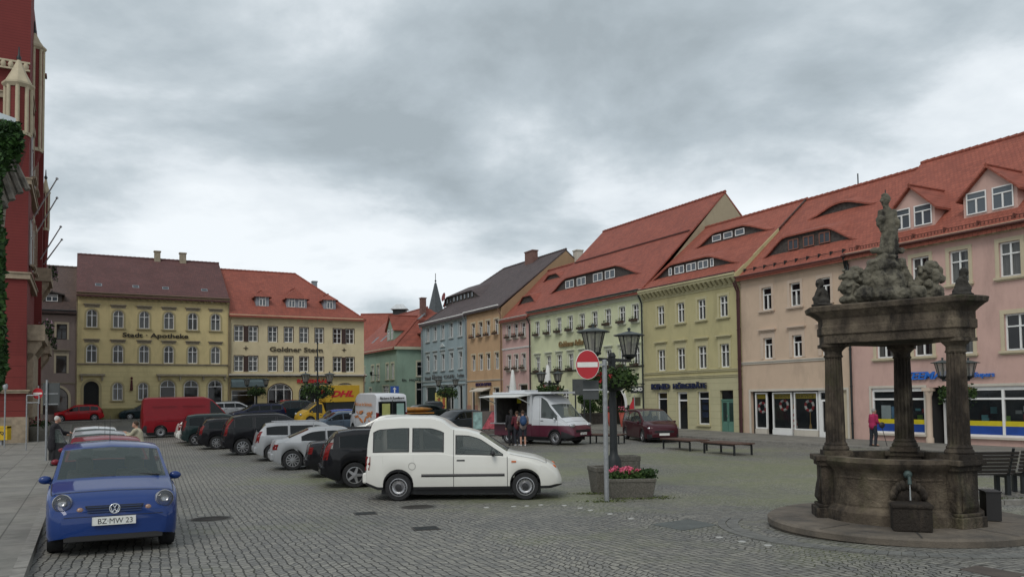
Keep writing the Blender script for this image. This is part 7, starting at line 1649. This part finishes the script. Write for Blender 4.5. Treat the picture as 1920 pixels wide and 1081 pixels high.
def furniture():
    lamp_post(1148, 18.0, (744-673)*18/1500+2.3, .72, R(49), 'nearest street lamp, two lanterns above the no entry sign', blabel='big trailing flower basket with a red bloom on the nearest street lamp', seed=1, br=.54, s=1.02)
    lamp_post(1030, 49, (746-718)*49/1500+2.3, .72, R(45), 'street lamp with four lanterns behind the food truck', cross=True, blabel='flower basket on the lamp behind the food truck', seed=2, br=.8)
    lamp_post(595, 48, (750.5-719)*48/1500+2.3, .72, 0, 'street lamp whose thin mast rises above the lanterns before the cream inn', ntop=(750.5-642)*48/1500+2.3, blabel='flower basket on the lamp with the tall mast', seed=3, br=.95)
    lamp_post(480.5, 68, (752-724)*68/1500+2.3, .80, R(5), 'street lamp in front of the blue grey awning', blabel='flower basket on the lamp before the blue grey awning', seed=4, br=.75, bred=False)
    lamp_post(838, 62, (748-725)*62/1500+2.3, .66, R(10), 'street lamp standing in front of the blue house', blabel='flower basket with red blooms in front of the blue house', seed=5, br=.8)
    lamp_post(652, 72, (750-738)*72/1500+2.3, .66, R(10), 'street lamp behind the yellow parcel truck', cross=True, blabel='flower basket on the lamp behind the parcel truck', seed=6, br=.7, bred=False)
    lamp_post(1792, 27, (737-712)*27/1500+2.3, .58, R(20), 'street lamp half hidden behind the right column of the well', blabel='flower basket peeking out beside the right column of the well', seed=7, br=.55)
    # sign post with the no entry disc and the back of a plate
    Y = 16.6; X = (1133.5-960)/1500*Y; z0 = G(Y)
    root = empty('sign_post', (X, Y, z0), 0, 'grey steel sign post with a red no entry disc and a dark plate turned away', 'road sign')
    zt = (744.6-676)*Y/1500+2.3-z0; MB().tube((0, 0, -.1), (0, 0, zt), .05).lathe([(.052, zt), (.03, zt+.02), (.001, zt+.025)]).build('post', STEEL, root)
    c = Vector(((1100.5-960)/1500*Y-X, -.12, (744.9-684)*Y/1500+2.3-z0)); T = Matrix.Translation(c) @ Matrix.Rotation(R(90), 4, 'X') @ Matrix.Diagonal((.80, 1, 1, 1)); r = .305
    d = MB().lathe([(r, -.015), (r, .012), (r-.006, .014)], n=48, T=T, mi=1).lathe([(r-.012, .0145), (.001, .0150)], n=48, T=T, mi=0, caps=False); d.box(-r*.86, r*.86, -.052, .052, .0155, .018, mi=1, T=T)
    d.build('no_entry_disc', [SIGNR, SIGNW], root, recalc=False); MB().box(c.x, 0, -.08, -.04, c.z-.02, c.z+.02).build('bracket', STEEL, root)
    Tp = Matrix.Translation(((1107.5-960)/1500*Y-X, .04, (744.9-731)*Y/1500+2.3-z0)) @ Matrix.Rotation(R(-4), 4, 'Z')
    pl = MB().box(-.165, .165, -.012, .012, -.20, .20, T=Tp).box(-.165, .30, -.03, -.012, -.015, .015, T=Tp, mi=1); bevel(pl.build('plate_back', [SIGNB, STEEL], root), .006, 2)
    # further plate on two legs behind
    P = at(1108, 762, 21); o = empty('notice_board', (P.x-.02, 24, G(24)), 0, 'dark backed notice frame on thin legs behind the no entry sign', 'notice board')
    conc = pmat('exposed_concrete', (.135, .125, .105), .95, var=.35, scale=30, bump=.8, bscale=90, dirt=((.06, .06, .045), .5, .25)); soil = pmat('soil', (.03, .022, .015), .95)
    bpy.data.objects.remove(o)
    # concrete planters
    def planter(name, loc, w, d, h, rz, label, fl=None, taper=.06):
        o = empty(name, loc, rz, label, 'planter', 'concrete planters by the nearest lamp'); b = MB(); a = w/2; q = d/2; t = taper
        b.add([(-a+t, -q+t, 0), (a-t, -q+t, 0), (a-t, q-t, 0), (-a+t, q-t, 0), (-a, -q, h*.82), (a, -q, h*.82), (a, q, h*.82), (-a, q, h*.82)], [(0, 1, 5, 4), (1, 2, 6, 5), (2, 3, 7, 6), (3, 0, 4, 7), (0, 3, 2, 1)])
        b.box(-a-.012, a+.012, -q-.012, -q+.07, h*.82, h).box(-a-.012, a+.012, q-.07, q+.012, h*.82, h).box(-a-.012, -a+.07, -q+.07, q-.07, h*.82, h).box(a-.07, a+.012, -q+.07, q-.07, h*.82, h)
        bevel(b.build('tub', conc, o), .015, 2); MB().quad((-a+.07, -q+.07, h-.06), (a-.07, -q+.07, h-.06), (a-.07, q-.07, h-.06), (-a+.07, q-.07, h-.06)).build('soil', soil, o)
        if fl:
            rr = random.Random(9); m = MB(); m.leaves(1500, lambda: (rr.uniform(-a+.03, a-.0), rr.uniform(-q+.04, q-.04), h+rr.uniform(-.04, .13)+.03*math.sin(rr.uniform(0, 6))), .05, 0, rr)
            cs = [(rr.uniform(-a+.06, a*.35), rr.uniform(-q*.7, q*.6), h+rr.uniform(.14, .23)) for _ in range(13)]
            for cc_ in cs:
                m.leaves(34, lambda: Vector(cc_)+Vector((rr.gauss(0, .028), rr.gauss(0, .028), rr.gauss(0, .02))), .034, 1, rr); m.tube((cc_[0], cc_[1], h-.05), cc_, .004, n=4, mi=0)
            m.leaves(320, lambda: (rr.uniform(a*.3, a+.05), rr.uniform(-q-.02, q), h+rr.uniform(.0, .17)), .05, 2, rr)
            m.build('flowers', [LEAF, PETP, DLEAF], o, recalc=False)
        return o
    P = gpt(1176, 938); planter('flower_trough', (2.53, 17.45, G(17.4)), 1.0, .58, .42, R(4), 'low concrete trough full of pink geraniums at the foot of the sign post', True)
    planter('flower_trough', (2.12, 18.55, G(18.5)), .64, .64, .60, R(12), 'tall empty concrete tub just left of the geranium trough', None, .05)
    planter('flower_trough', (2.92, 20.6, G(20.5)), .55, .5, .72, R(8), 'narrow concrete tub behind the nearest lamp post', None, .0)
    # market benches: plank tops on four legs
    def bench(a, b, label, w=.5, h=.42):
        A_, B_ = gpt(*a), gpt(*b); d = Vector((B_.x-A_.x, B_.y-A_.y)); L_ = d.length; c = (A_+B_)/2; rz = math.atan2(d.y, d.x)
        o = empty('platform_bench', (c.x, c.y, G(c.y)), rz, label, 'bench', 'low backless slatted benches in the square'); s_ = MB()
        for k in range(5): s_.box(-L_/2-.12, L_/2+.12, -w+k*w*.4, -w+k*w*.4+w*.35, h, h+.05)
        s_.build('seat', pmat('brown_planks', (.085, .045, .032), .7, var=.3, scale=6), o); MB().box(-L_/2, L_/2, -w+.05, -w+.1, h-.06, h).box(-L_/2, L_/2, w-.1, w-.05, h-.06, h).build('frame', DARKM, o)
        for x in (-L_/2+.02, L_/2-.02):
            for y in (-w+.08, w-.08): MB().box(x-.03, x+.03, y-.03, y+.03, 0, h-.06).build('leg', DARKM, o)
    bench((1259, 840), (1310, 845), 'left of the two low benches between the maroon car and the well'); bench((1336, 848), (1394, 853), 'right of the two low benches between the maroon car and the well')
    bench((1112, 830), (1166, 831), 'low bench behind the no entry sign post'); bench((876, 806), (908, 808), 'low bench at the tail of the dark grey hatchback'); bench((548, 782), (600, 784), 'low bench at the foot of the lamp with the tall mast')
    # slatted seats right of the well
    def seat(X, Y, rz, L_, label):
        o = empty('park_bench', (X, Y, G(Y)), rz, label, 'bench', 'slatted park benches right of the well'); wd = pmat('black_slats', (.032, .026, .022), .6, var=.3)
        s_ = MB(); 
        for k in range(5): s_.box(-L_/2, L_/2, -.02+k*.1, .06+k*.1, .42-.01*k, .45-.01*k)
        s_.build('seat', wd, o); b = MB()
        for k in range(6): T = Matrix.Translation((0, -.05, .46)) @ Matrix.Rotation(R(22), 4, 'X'); b.box(-L_/2, L_/2, -.02, .015, .02+k*.085, .08+k*.085, T=T)
        b.build('backrest', wd, o)
        for x in (-L_/2+.12, L_/2-.12):
            MB().box(x-.04, x+.04, -.05, .05, 0, .42).box(x-.04, x+.04, .35, .45, 0, .40).box(x-.035, x+.035, -.05, .45, .36, .41).tube((x, -.03, .42), (x, -.26, 1.0), .03, n=6).build('leg', DARKM, o)
    seat(9.8, 17.0, R(-2), 1.5, 'left of the two slatted park benches right of the well'); seat(11.62, 17.1, R(-8), 1.7, 'right of the two slatted park benches, cut by the picture edge')
    # grassy kerbed strip by the benches
    a, b = Vector((7.6, 15.1)), Vector((13.5, 15.6)); n = 14; kb = MB()
    for i in range(n):
        p, q = a.lerp(b, (i+.02)/n), a.lerp(b, (i+.98)/n); kb.add([(p.x, p.y, G(p.y)-.1), (q.x, q.y, G(q.y)-.1), (q.x, q.y+.14, G(q.y)-.1), (p.x, p.y+.14, G(p.y)-.1), (p.x, p.y, G(p.y)+.09), (q.x, q.y, G(q.y)+.09), (q.x, q.y+.14, G(q.y)+.09), (p.x, p.y+.14, G(p.y)+.09)], [(0, 3, 2, 1), (4, 5, 6, 7), (0, 1, 5, 4), (1, 2, 6, 5), (2, 3, 7, 6), (3, 0, 4, 7)])
    tag(kb.build('kerb', KERB, None), kind='structure')
    # closed white parasols at the inn
    for i, (px, Y, z1) in enumerate(((961, 58, 692), (1027, 56, 683))):
        X = (px-960)/1500*Y; o = empty('parasol', (X, Y, G(Y)), 0, ['closed white parasol left of the lamp behind the food truck', 'closed white parasol right behind the four lantern lamp'][i], 'parasol', 'closed parasols'); h = (746-z1)*Y/1500+2.3-G(Y)
        MB().tube((0, 0, 0), (0, 0, h), .03).build('pole', ALU, o); MB().lathe([(.34, h-2.9), (.36, h-2.3), (.26, h-1.2), (.10, h-.1), (.02, h)], n=20, flute=(0, 3, 8, .18), caps=False).build('canopy', pmat('parasol_cloth', (.62, .62, .60), .9, var=.05), o)
        MB().box(-.3, .3, -.3, .3, 0, .1).build('base', conc, o)
    # striped beacon post
    P = gpt(1493, 818); o = empty('beacon_post', (P.x, P.y, G(P.y)+.1), 0, 'leaning red and white striped beacon with an orange lamp before the shopfront', 'beacon'); T = Matrix.Rotation(R(-5), 4, 'Y')
    b = MB().box(-.42, .42, -.2, .2, 0, .1, mi=2)
    b.build('foot', [SIGNR, SIGNW, RUBBER], o); st = MB()
    for k in range(8): z = .12+k*.14; st.add([(-.12, -.02, z), (.12, -.02, z+.1), (.12, -.02, z+.24), (-.12, -.02, z+.14)], [(0, 1, 2, 3)], k % 2, T=T)
    st.box(-.12, .12, -.018, .018, .12, 1.42, mi=1, T=T).build('blade', [SIGNR, SIGNW], o, recalc=False); MB().ell((0, 0, 1.55), (.09, .06, .1), T=T).tube((0, 0, 1.4), (0, 0, 1.5), .04, T=T).build('lamp', ORNL, o)
    # yellow advertising stand by the pink shop
    P = fpt('R', 10.35, -.9); o = empty('advert_stand', (P.x, P.y, G(P.y)+.1), math.atan2(RE.y, RE.x), 'small yellow advertising stand between two columns of the well', 'advert stand')
    MB().box(-.33, .33, -.03, .03, .12, 1.2).build('panel', pmat('stand_yellow', (.55, .38, .02), .5), o); MB().box(-.26, .26, -.04, -.03, .5, .95).box(-.2, .2, -.05, -.04, .25, .45, mi=1).build('poster', [pmat('stand_poster', (.35, .38, .4), var=.5, scale=6), pmat('stand_orange', (.5, .2, .02))], o); MB().box(-.38, .38, -.25, .25, 0, .1).build('base', BLACK, o)
    # hanging shop sign
    P = fpt('R', -9.75, -.45, 3.0); an = math.atan2(RN.y, RN.x); o = empty('hanging_sign', (P.x, P.y, 2.55), 0, 'small black hanging sign with white letters at the inn drainpipe', 'sign')
    MB().box(-.42, .42, -.05, .05, 0, .48).build('panel', DARKM, o); text('sign_text', 'KIND', .3, SIGNW, o, loc=(-.36, -.055, .16), ext=.004, width=.72, offset=.01)
    MB().tube((-.5, 0, .62), (.75, 0, .62), .035).tube((-.3, 0, .48), (-.3, 0, .62), .02).tube((.3, 0, .48), (.3, 0, .62), .02).ell((.7, 0, .62), (.13, .1, .13)).build('bracket', DARKM, o)
    # blue information sign by the mint house
    P = at(740, 731, 80); o = empty('direction_sign', (P.x, 80, G(80)), 0, 'square blue sign with a white arrow before the mint house', 'road sign'); z = P.z-G(80)
    MB().tube((0, 0, 0), (0, 0, z+.4), .04).build('post', STEEL, o); MB().box(-.42, .42, -.05, -.02, z-.4, z+.4).build('plate', pmat('sign_blue2', (.01, .06, .28), .4), o); MB().box(-.06, .06, -.06, -.05, z-.25, z+.15).prism([(-.18, z+.1), (.18, z+.1), (0, z+.3)], -.06, -.05).build('arrow', SIGNW, o)
    # left side: sign boards and frame by the town hall
    Y = 31; P = at(86, 868, Y); o = empty('sign_post', (P.x, Y, G(Y)+.11), 0, 'tall post with the dark back of a large sign left of the red hatchback', 'road sign'); zt = (757-712)*Y/1500+2.3-G(Y)-.11
    MB().tube((0, 0, 0), (0, 0, zt), .04).build('post', STEEL, o); MB().box(-.18, .62-.15, .04, .07, (757-758)*Y/1500+2.15, (757-716)*Y/1500+2.15).box(-.12, .42, .03, .04, zt-.55, zt-.52, mi=1).box(-.12, .42, .03, .04, zt-.95, zt-.92, mi=1).build('plate_back', [SIGNB, STEEL], o)
    Y = 45; P = at(72, 737, Y); o = empty('sign_post', (P.x, Y, G(Y)), 0, 'distant red no entry sign beside the town hall corner', 'road sign'); MB().tube((0, 0, 0), (0, 0, P.z+.35), .035).build('post', STEEL, o)
    T = Matrix.Translation((0, -.06, P.z-G(Y))) @ Matrix.Rotation(R(90), 4, 'X'); d = MB().lathe([(.3, -.01), (.3, .012)], n=32, T=T, mi=0); d.box(-.25, .25, -.05, .05, .0125, .018, mi=1, T=T); d.build('no_entry_disc', [SIGNR, SIGNW], o, recalc=False)
    Y = 38; P = at(49, 835, Y); Q = at(72, 835, Y); o = empty('barrier_frame', (P.x, Y, G(Y)+.1), 0, 'thin steel hoop frame at the town hall corner', 'frame'); w = Q.x-P.x; hh = (757-745)*Y/1500+2.3
    MB().tube((0, 0, 0), (0, 0, hh), .03).tube((0, 0, hh), (w, 0, hh), .03).tube((w, 0, hh), (w, 0, hh-.4), .03).tube((0, 0, hh-.35), (w, 0, hh-.35), .025).build('hoop', STEEL, o)
    Y = 42.5; P = at(12, 800, Y); o = empty('post_box', (P.x-.25, Y, G(Y)+.1), 0, 'yellow post box on the town hall wall at the left edge', 'post box'); z = (757-800)*Y/1500+2.2
    MB().box(-.45, .45, -.25, .1, z-.7, z).box(-.45, .45, -.28, .1, z-.08, z+.03).build('box', pmat('post_yellow', (.55, .36, .01), .4), o); MB().box(-.1, .1, -.15, .05, 0, z-.7).build('leg', STEEL, o)
    hn = MB()
    T = Matrix.Translation((.15, -.26, z-.35))
    for k in range(9): a0, a1 = R(-60+k*28), R(-60+(k+1)*28); hn.tube((.11*math.cos(a0), 0, .09*math.sin(a0)), (.11*math.cos(a1), 0, .09*math.sin(a1)), .02, n=6, T=T)
    hn.tube((.06, 0, -.08), (-.14, 0, .1), .018, n=6, T=T).build('horn_emblem', BLACK, o)
    Y = 40; P = at(10, 722, Y); o = MB().tube((0, 0, 0), (0, 0, P.z-G(Y)), .035).lathe([(.1, P.z-G(Y)-.2), (.12, P.z-G(Y)), (.06, P.z-G(Y)+.1)], n=10).build('thin_post', STEEL, None, loc=(P.x, Y, G(Y))); tag(o, 'thin grey post with a rounded top against the red wall', 'post')
    # planter with faded flowers at the hall
    Y = 46; P = at(70, 815, Y); o = empty('stone_tub', (P.x, Y, G(Y)+.1), 0, 'round stone flower tub at the foot of the town hall', 'planter'); MB().lathe([(.5, 0), (.62, .5), (.66, .85), (.55, .85), (.5, .75)], n=20).build('tub', conc, o)
    rr = random.Random(4); MB().leaves(300, lambda: (rr.uniform(-.6, .6), rr.uniform(-.5, .5), rr.uniform(.75, 1.15)), .12, 0, rr).leaves(90, lambda: (rr.uniform(-.6, .6), rr.uniform(-.5, .4), rr.uniform(.95, 1.25)), .1, 1, rr).build('flowers', [DLEAF, foliage('faded_petals', (.3, .12, .12), (.4, .2, .18))], o, recalc=False)
    # inn terrace: box hedge planters and red pots
    for i, (px, Y, w, lb) in enumerate(((1109, 57, 1.9, 'dark trough with bushy green shrubs left of the inn archway'),)):
        P = gpt(px, 788); X = (px-960)/1500*Y; o = empty('shrub_trough', (X, Y, G(Y)), HRn+R(90), lb, 'planter'); MB().box(-w/2, w/2, -.4, .4, 0, .85).box(-w/2-.04, w/2+.04, -.44, .44, .75, .88).build('tub', DWOOD, o); rr = random.Random(11)
        m = MB(); bl = [(rr.uniform(-w/2, w/2), rr.uniform(-.3, .3), rr.uniform(1.1, 2.1), rr.uniform(.25, .45)) for _ in range(16)]
        def fn():
            b_ = rr.choice(bl); v = Vector((rr.gauss(0, 1), rr.gauss(0, 1), rr.gauss(0, 1))).normalized()*b_[3]*rr.uniform(.6, 1.1); return Vector(b_[:3])+v
        m.leaves(2600, fn, .11, 0, rr)
        for b_ in bl[:8]: m.tube((b_[0], b_[1], .8), b_[:3], .03, .015, 5, mi=1)
        m.build('shrub', [LEAF, DWOOD], o, recalc=False)
    for i, (px, Y, r, h, lb) in enumerate(((1144, 54.5, .28, .95, 'red terracotta tub left of the nearest lamp post shaft at the inn archway'), (1167, 53.5, .30, .95, 'flared red terracotta tub in the inn archway'))):
        X = (px-960)/1500*Y; o = empty('terracotta_tub', (X, Y, G(Y)+.1), 0, lb, 'planter', 'red tubs at the inn archway'); MB().lathe([(r*.55, 0), (r, h), (r*.85, h), (r*.8, h-.1)], n=20).build('tub', pmat('terracotta', (.30, .06, .04), .8), o); rr = random.Random(i)
        MB().leaves(160, lambda: (rr.uniform(-r, r), rr.uniform(-r, r), h+rr.uniform(-.05, .3)), .1, 0, rr).leaves(40, lambda: (rr.uniform(-r, r), rr.uniform(-r, r), h+rr.uniform(.1, .4)), .08, 1, rr).build('flowers', [DLEAF, PETP], o, recalc=False)
    P = at(1108, 762, 55.5); o = empty('menu_board', (P.x-.6, 55.0, G(55)), 0, 'dark menu frame on posts beside the shrubs at the inn', 'board')
    for x in (-.5, .1, .5): MB().box(x-.05, x+.05, -.05, .05, 0, 2.3).build('leg', DARKM, o)
    MB().box(-.7, .7, -.06, .06, 2.2, 3.3).build('panel', SIGNB, o)
    # shop sign board, yellow, at the blue house
    P = at(828, 775, 76); o = empty('pavement_sign', (P.x, 76, G(76)), 0, 'yellow pavement sign in front of the blue house', 'sign'); MB().box(-.6, .6, -.05, .05, .2, 1.9).build('panel', pmat('pale_yellow_sign', (.45, .38, .1), .6, var=.3, scale=5), o); MB().box(-.35, -.1, -.07, -.05, .5, 1.4).box(.1, .35, -.07, -.05, .5, 1.4).build('lettering', pmat('sign_brown', (.3, .08, .03)), o)
    # flowers red flag-like sign beside the maroon car
    P = at(1190, 775, 50); o = MB().tube((0, 0, 0), (0, 0, 2.2), .03).add([(0, 0, 1.2), (-.35, 0, 1.0), (-.28, 0, 1.6), (0, 0, 2.1)], [(0, 1, 2, 3)], 1).add([(0, .02, 1.2), (-.35, .02, 1.0), (-.28, .02, 1.6), (0, .02, 2.1)], [(0, 1, 2, 3)], 1).build('red_pennant', [STEEL, SIGNR], None, loc=(P.x, 50, G(50)+.05), recalc=False); tag(o, 'small red pennant on a stick behind the maroon people carrier', 'pennant')
    # bicycle leaning by the boards
    P = at(895, 790, 48.5); o = empty('bicycle', (P.x+.25, 48.8, G(48.8)), R(25), 'dark bicycle leaning beside the food picture board', 'bicycle')
    for x in (-.52, .52):
        w_ = MB(); 
        for k in range(24): a0, a1 = 2*math.pi*k/24, 2*math.pi*(k+1)/24; w_.tube((x+.34*math.cos(a0), 0, .34+.34*math.sin(a0)), (x+.34*math.cos(a1), 0, .34+.34*math.sin(a1)), .02, n=6)
        for k in range(8): a0 = math.pi*k/8; w_.tube((x+.33*math.cos(a0), 0, .34+.33*math.sin(a0)), (x-.33*math.cos(a0), 0, .34-.33*math.sin(a0)), .004, n=4)
        w_.build('wheel', RUBBER, o)
    MB().tube((-.52, 0, .34), (-.15, 0, .8), .02).tube((-.52, 0, .34), (0, 0, .3), .02).tube((0, 0, .3), (-.2, 0, .95), .02).tube((0, 0, .3), (.38, 0, .85), .022).tube((-.15, 0, .8), (.38, 0, .85), .02).tube((.36, 0, .95), (.52, 0, .34), .02).tube((.36, -.02, .95), (.34, 0, 1.05), .02).build('frame', DARKM, o)
    MB().tube((.34, -.28, 1.06), (.34, .28, 1.06), .015).build('handlebar', DARKM, o); MB().ell((-.22, 0, .98), (.13, .07, .035)).build('saddle', BLACK, o)
# ================================================================== people
def person(loc, rz, J, label, clothes, h=1.7, extras=None):
    """J: joints in metres in the person's own frame (+y is where they look); one skin mesh, clothes are children"""
    root = empty('person', loc, rz, label, 'person'); skin = pmat('skin', (.42, .23, .16), .6, var=.08)
    def c(a, ra, b, rb): return ('c', J[a], ra, J[b], rb)
    hd = Vector(J['head']); b = [('e', hd, (.075, .095, .115)), ('c', hd+Vector((0, -.01, -.06)), .05, J['neck'], .055), ('e', hd+Vector((0, .095, -.01)), (.016, .02, .028)), ('e', hd+Vector((0, .07, -.07)), (.04, .035, .03)), ('e', hd+Vector((.077, -.005, 0)), (.012, .02, .03)), ('e', hd+Vector((-.077, -.005, 0)), (.012, .02, .03)),
         c('neck', .06, 'chest', .13), c('chest', .15, 'waist', .13), c('waist', .13, 'pelvis', .15)]
    for s in 'LR':
        b += [c('sh'+s, .06, 'el'+s, .042), c('el'+s, .04, 'wr'+s, .028), ('c', J['chest'], .10, J['sh'+s], .06), c('hip'+s, .085, 'kn'+s, .058), c('kn'+s, .055, 'an'+s, .04), ('c', J['an'+s], .04, Vector(J['an'+s])+Vector((0, .15, -.05)), .035)]
        w = Vector(J['wr'+s]); d = (w-Vector(J['el'+s])).normalized(); sd = d.cross(Vector((0, 1, .2))).normalized()
        b.append(('c', w, .028, w+d*.07, .036))
        for k, (ln, off) in enumerate(((.072, -.028), (.082, -.009), (.077, .010), (.062, .028))): p0 = w+d*.075+sd*off; p1 = p0+d*ln*.55; b += [('c', p0, .0095, p1, .009), ('c', p1, .009, p1+(d+Vector((0, .5, -.1))*.6).normalized()*ln*.5, .0085)]
        b.append(('c', w+d*.02+sd*-.03, .012, w+d*.065+sd*-.055+Vector((0, .02, 0)), .0095))
    body = blob('body', b, skin, root, .0115, 1)
    for nm, pr, mt in clothes(J, c): blob(nm, pr, mt, root, .016, 2, .004, 9)
    e = MB()
    for s in (-1, 1): e.ell(hd+Vector((s*.03, .086, .018)), (.011, .008, .008), 8, 6)
    e.build('eyes', BLACK, root)
    MB().ell(hd+Vector((0, .088, -.045)), (.022, .008, .006), 8, 6).build('mouth', pmat('lips', (.3, .1, .09)), root)
    if extras: extras(root, J)
    return root
def stance(h=1.7, spread=.09, lean=0, armL=None, armR=None, step=0):
    k = h/1.7; V = lambda x, y, z: Vector((x*k, y*k, z*k)); J = dict(head=V(0, .02+lean*1.0, 1.585), neck=V(0, 0+lean*.8, 1.44), chest=V(0, lean*.55, 1.27), waist=V(0, lean*.2, 1.06), pelvis=V(0, 0, .93))
    for s, q in (('L', -1), ('R', 1)):
        J['sh'+s] = V(q*.18, lean*.7, 1.38); J['el'+s] = V(q*.23, lean*.5-.02, 1.10); J['wr'+s] = V(q*.22, lean*.4+.08, .86); J['hip'+s] = V(q*.09, 0, .90); J['kn'+s] = V(q*spread, .03+q*step, .50); J['an'+s] = V(q*spread, -.02+q*step, .09)
    for s, a in (('L', armL), ('R', armR)):
        if a: J['el'+s] = V(*a[0]); J['wr'+s] = V(*a[1])
    return J
def people():
    def cloth(top, trou, hair, shoe, coat=0, tm=None, hl=0, shorts=False, sleeves=True):
        def f(J, c):
            out = []; a = [c('neck', .062, 'chest', .15), c('chest', .172, 'waist', .152), c('waist', .152, 'pelvis', .172)]
            for s in 'LR':
                a += [('c', J['chest'], .12, J['sh'+s], .078)]
                if sleeves: a += [c('sh'+s, .076, 'el'+s, .058), c('el'+s, .056, 'wr'+s, .043)]
                else: a += [('c', J['sh'+s], .078, Vector(J['sh'+s]).lerp(J['el'+s], .6), .065)]
            if coat: a += [('c', J['pelvis'], .175, Vector(J['pelvis'])-Vector((0, .0, coat)), .19)]
            out.append(('jacket' if coat else 'top', a, top)); t = [('c', J['waist'], .14, J['pelvis'], .158)]
            for s in 'LR':
                t += [c('hip'+s, .10, 'kn'+s, .074)]
                if not shorts: t += [c('kn'+s, .072, 'an'+s, .056)]
            out.append(('trousers', t, trou)); sh = []
            for s in 'LR': p = Vector(J['an'+s]); sh += [('c', p+Vector((0, -.03, -.045)), .045, p+Vector((0, .16, -.055)), .036)]
            out.append(('shoes', sh, shoe)); hd = Vector(J['head']); hh = [('e', hd+Vector((0, -.022, .035)), (.088, .092, .1))]
            if hl: hh += [('c', hd+Vector((0, -.05, .0)), .08, hd+Vector((0, -.08, -hl)), .085)]
            out.append(('hair', hh, hair)); return out
        return f
    blk = pmat('black_cloth', (.014, .013, .016), .95, bump=.3); drk = pmat('dark_jeans', (.02, .022, .03), .95, bump=.3); grey = pmat('grey_hair', (.28, .27, .25), .9, bump=.5, bscale=60); brn = pmat('brown_hair', (.05, .028, .015), .8, bump=.5); shoe = pmat('black_shoe', (.012, .011, .011), .6); wsh = pmat('pale_shoe', (.5, .5, .5), .7)
    # woman in magenta jacket with a stick, walking away to the right
    P = gpt(1638, 836, .1); Y = P.y
    def cane(root, J):
        w = Vector(J['wrR'])+Vector((.0, .05, -.04)); MB().tube(w, (w.x+.03, w.y+.22, -.0), .013).tube(w+Vector((0, -.06, .02)), w+Vector((0, .06, .01)), .016).build('walking_stick', BLACK, root)
        MB().ell(w+Vector((.05, -.02, .02)), (.07, .14, .13)).build('handbag', BLACK, root)
    person((P.x, Y, G(Y)+.1), R(-75), stance(1.58, lean=.06, armR=((.22, .05, 1.12), (.18, .26, .98)), step=.05), 'elderly walker in a magenta jacket with a stick on the right pavement', cloth(pmat('magenta_cloth', (.30, .015, .07), .9, bump=.3), drk, grey, shoe), extras=cane)
    # three customers at the food truck, backs to the camera
    def rucksack(root, J):
        c_ = Vector(J['chest']); blob('rucksack', [('e', c_+Vector((0, -.2, -.05)), (.17, .12, .25)), ('e', c_+Vector((0, -.29, -.12)), (.12, .07, .14))], pmat('blue_nylon', (.012, .045, .12), .7, bump=.3), root, .014, 2)
        m = MB(); 
        for s in (-1, 1): m.tube(c_+Vector((s*.1, -.12, .15)), c_+Vector((s*.12, .08, .16)), .022, n=6).tube(c_+Vector((s*.12, .08, .16)), c_+Vector((s*.14, .16, -.05)), .02, n=6)
        m.build('straps', BLACK, root)
    def bagw(root, J): MB().ell(Vector(J['wrL'])+Vector((0, 0, -.2)), (.12, .05, .17)).build('shopping_bag', SIGNW, root)
    Ya = 38.9
    person(((957-960)/1500*Ya, Ya, G(Ya)), R(15), stance(1.74, armR=((.22, .1, 1.12), (.12, .3, 1.1))), 'customer in black with long dark hair, leftmost at the food truck', cloth(blk, blk, pmat('black_hair', (.01, .008, .007), .7), shoe, coat=.12, hl=.3))
    Ya = 38.7; person(((968-960)/1500*Ya, Ya, G(Ya)), R(20), stance(1.66, armL=((-.24, .06, 1.1), (-.2, .22, 1.02))), 'customer in dark jeans and dark red top between two others at the food truck', cloth(pmat('wine_cloth', (.09, .012, .02), .9), drk, brn, wsh))
    Ya = 38.3; person(((979-960)/1500*Ya, Ya, G(Ya)), R(5), stance(1.70, spread=.1, armR=((.26, .04, 1.12), (.2, .24, 1.0)), armL=((-.26, .04, 1.12), (-.2, .24, 1.0))), 'customer in shorts carrying a blue rucksack at the food truck', cloth(pmat('grey_tee', (.20, .16, .15), .9), drk, brn, wsh, shorts=True, sleeves=False), extras=rucksack)
    # man at the open car door, and one in a cream jacket at the road side
    Y = 28.4; X = (101-960)/1500*Y
    person((X, Y, G(Y)+.11), R(-55), stance(1.74, lean=.1, armR=((.2, .25, 1.15), (.12, .45, 1.12)), armL=((-.2, .2, 1.12), (-.15, .4, 1.05))), 'white haired person in a black coat bending beside the open car door', cloth(blk, blk, pmat('white_hair', (.5, .49, .46), .9, bump=.4), shoe, coat=.3))
    Y = 27.3; X = (262-960)/1500*Y
    person((X, Y, G(Y)), R(95), stance(1.66, lean=.12, armR=((.2, .28, 1.2), (.14, .46, 1.28)), armL=((-.2, .26, 1.2), (-.15, .44, 1.26))), 'person in a cream jacket standing in the road left of the red van', cloth(pmat('cream_cloth', (.40, .36, .26), .9, bump=.3), drk, brn, shoe, coat=.05))
# ================================================================== build
ground(); 
house_pink(); house_peach(); house_olive(); house_inn(); house_small(); house_orange(); house_blue()
house_pharmacy(); house_star(); house_grey(); house_mint(); house_back(); spire(); town_hall(); ivy_corner()
blue_car(); row_cars(); kerb_cars(); far_cars(); food_truck()
well(); ground_bits(); weeds(); furniture(); people()
bpy.context.view_layer.update()

for _o in bpy.data.objects:
    if 'label' in _o and len(_o['label'].split()) > 16: print('LONG', _o.name, len(_o['label'].split()), _o['label'])
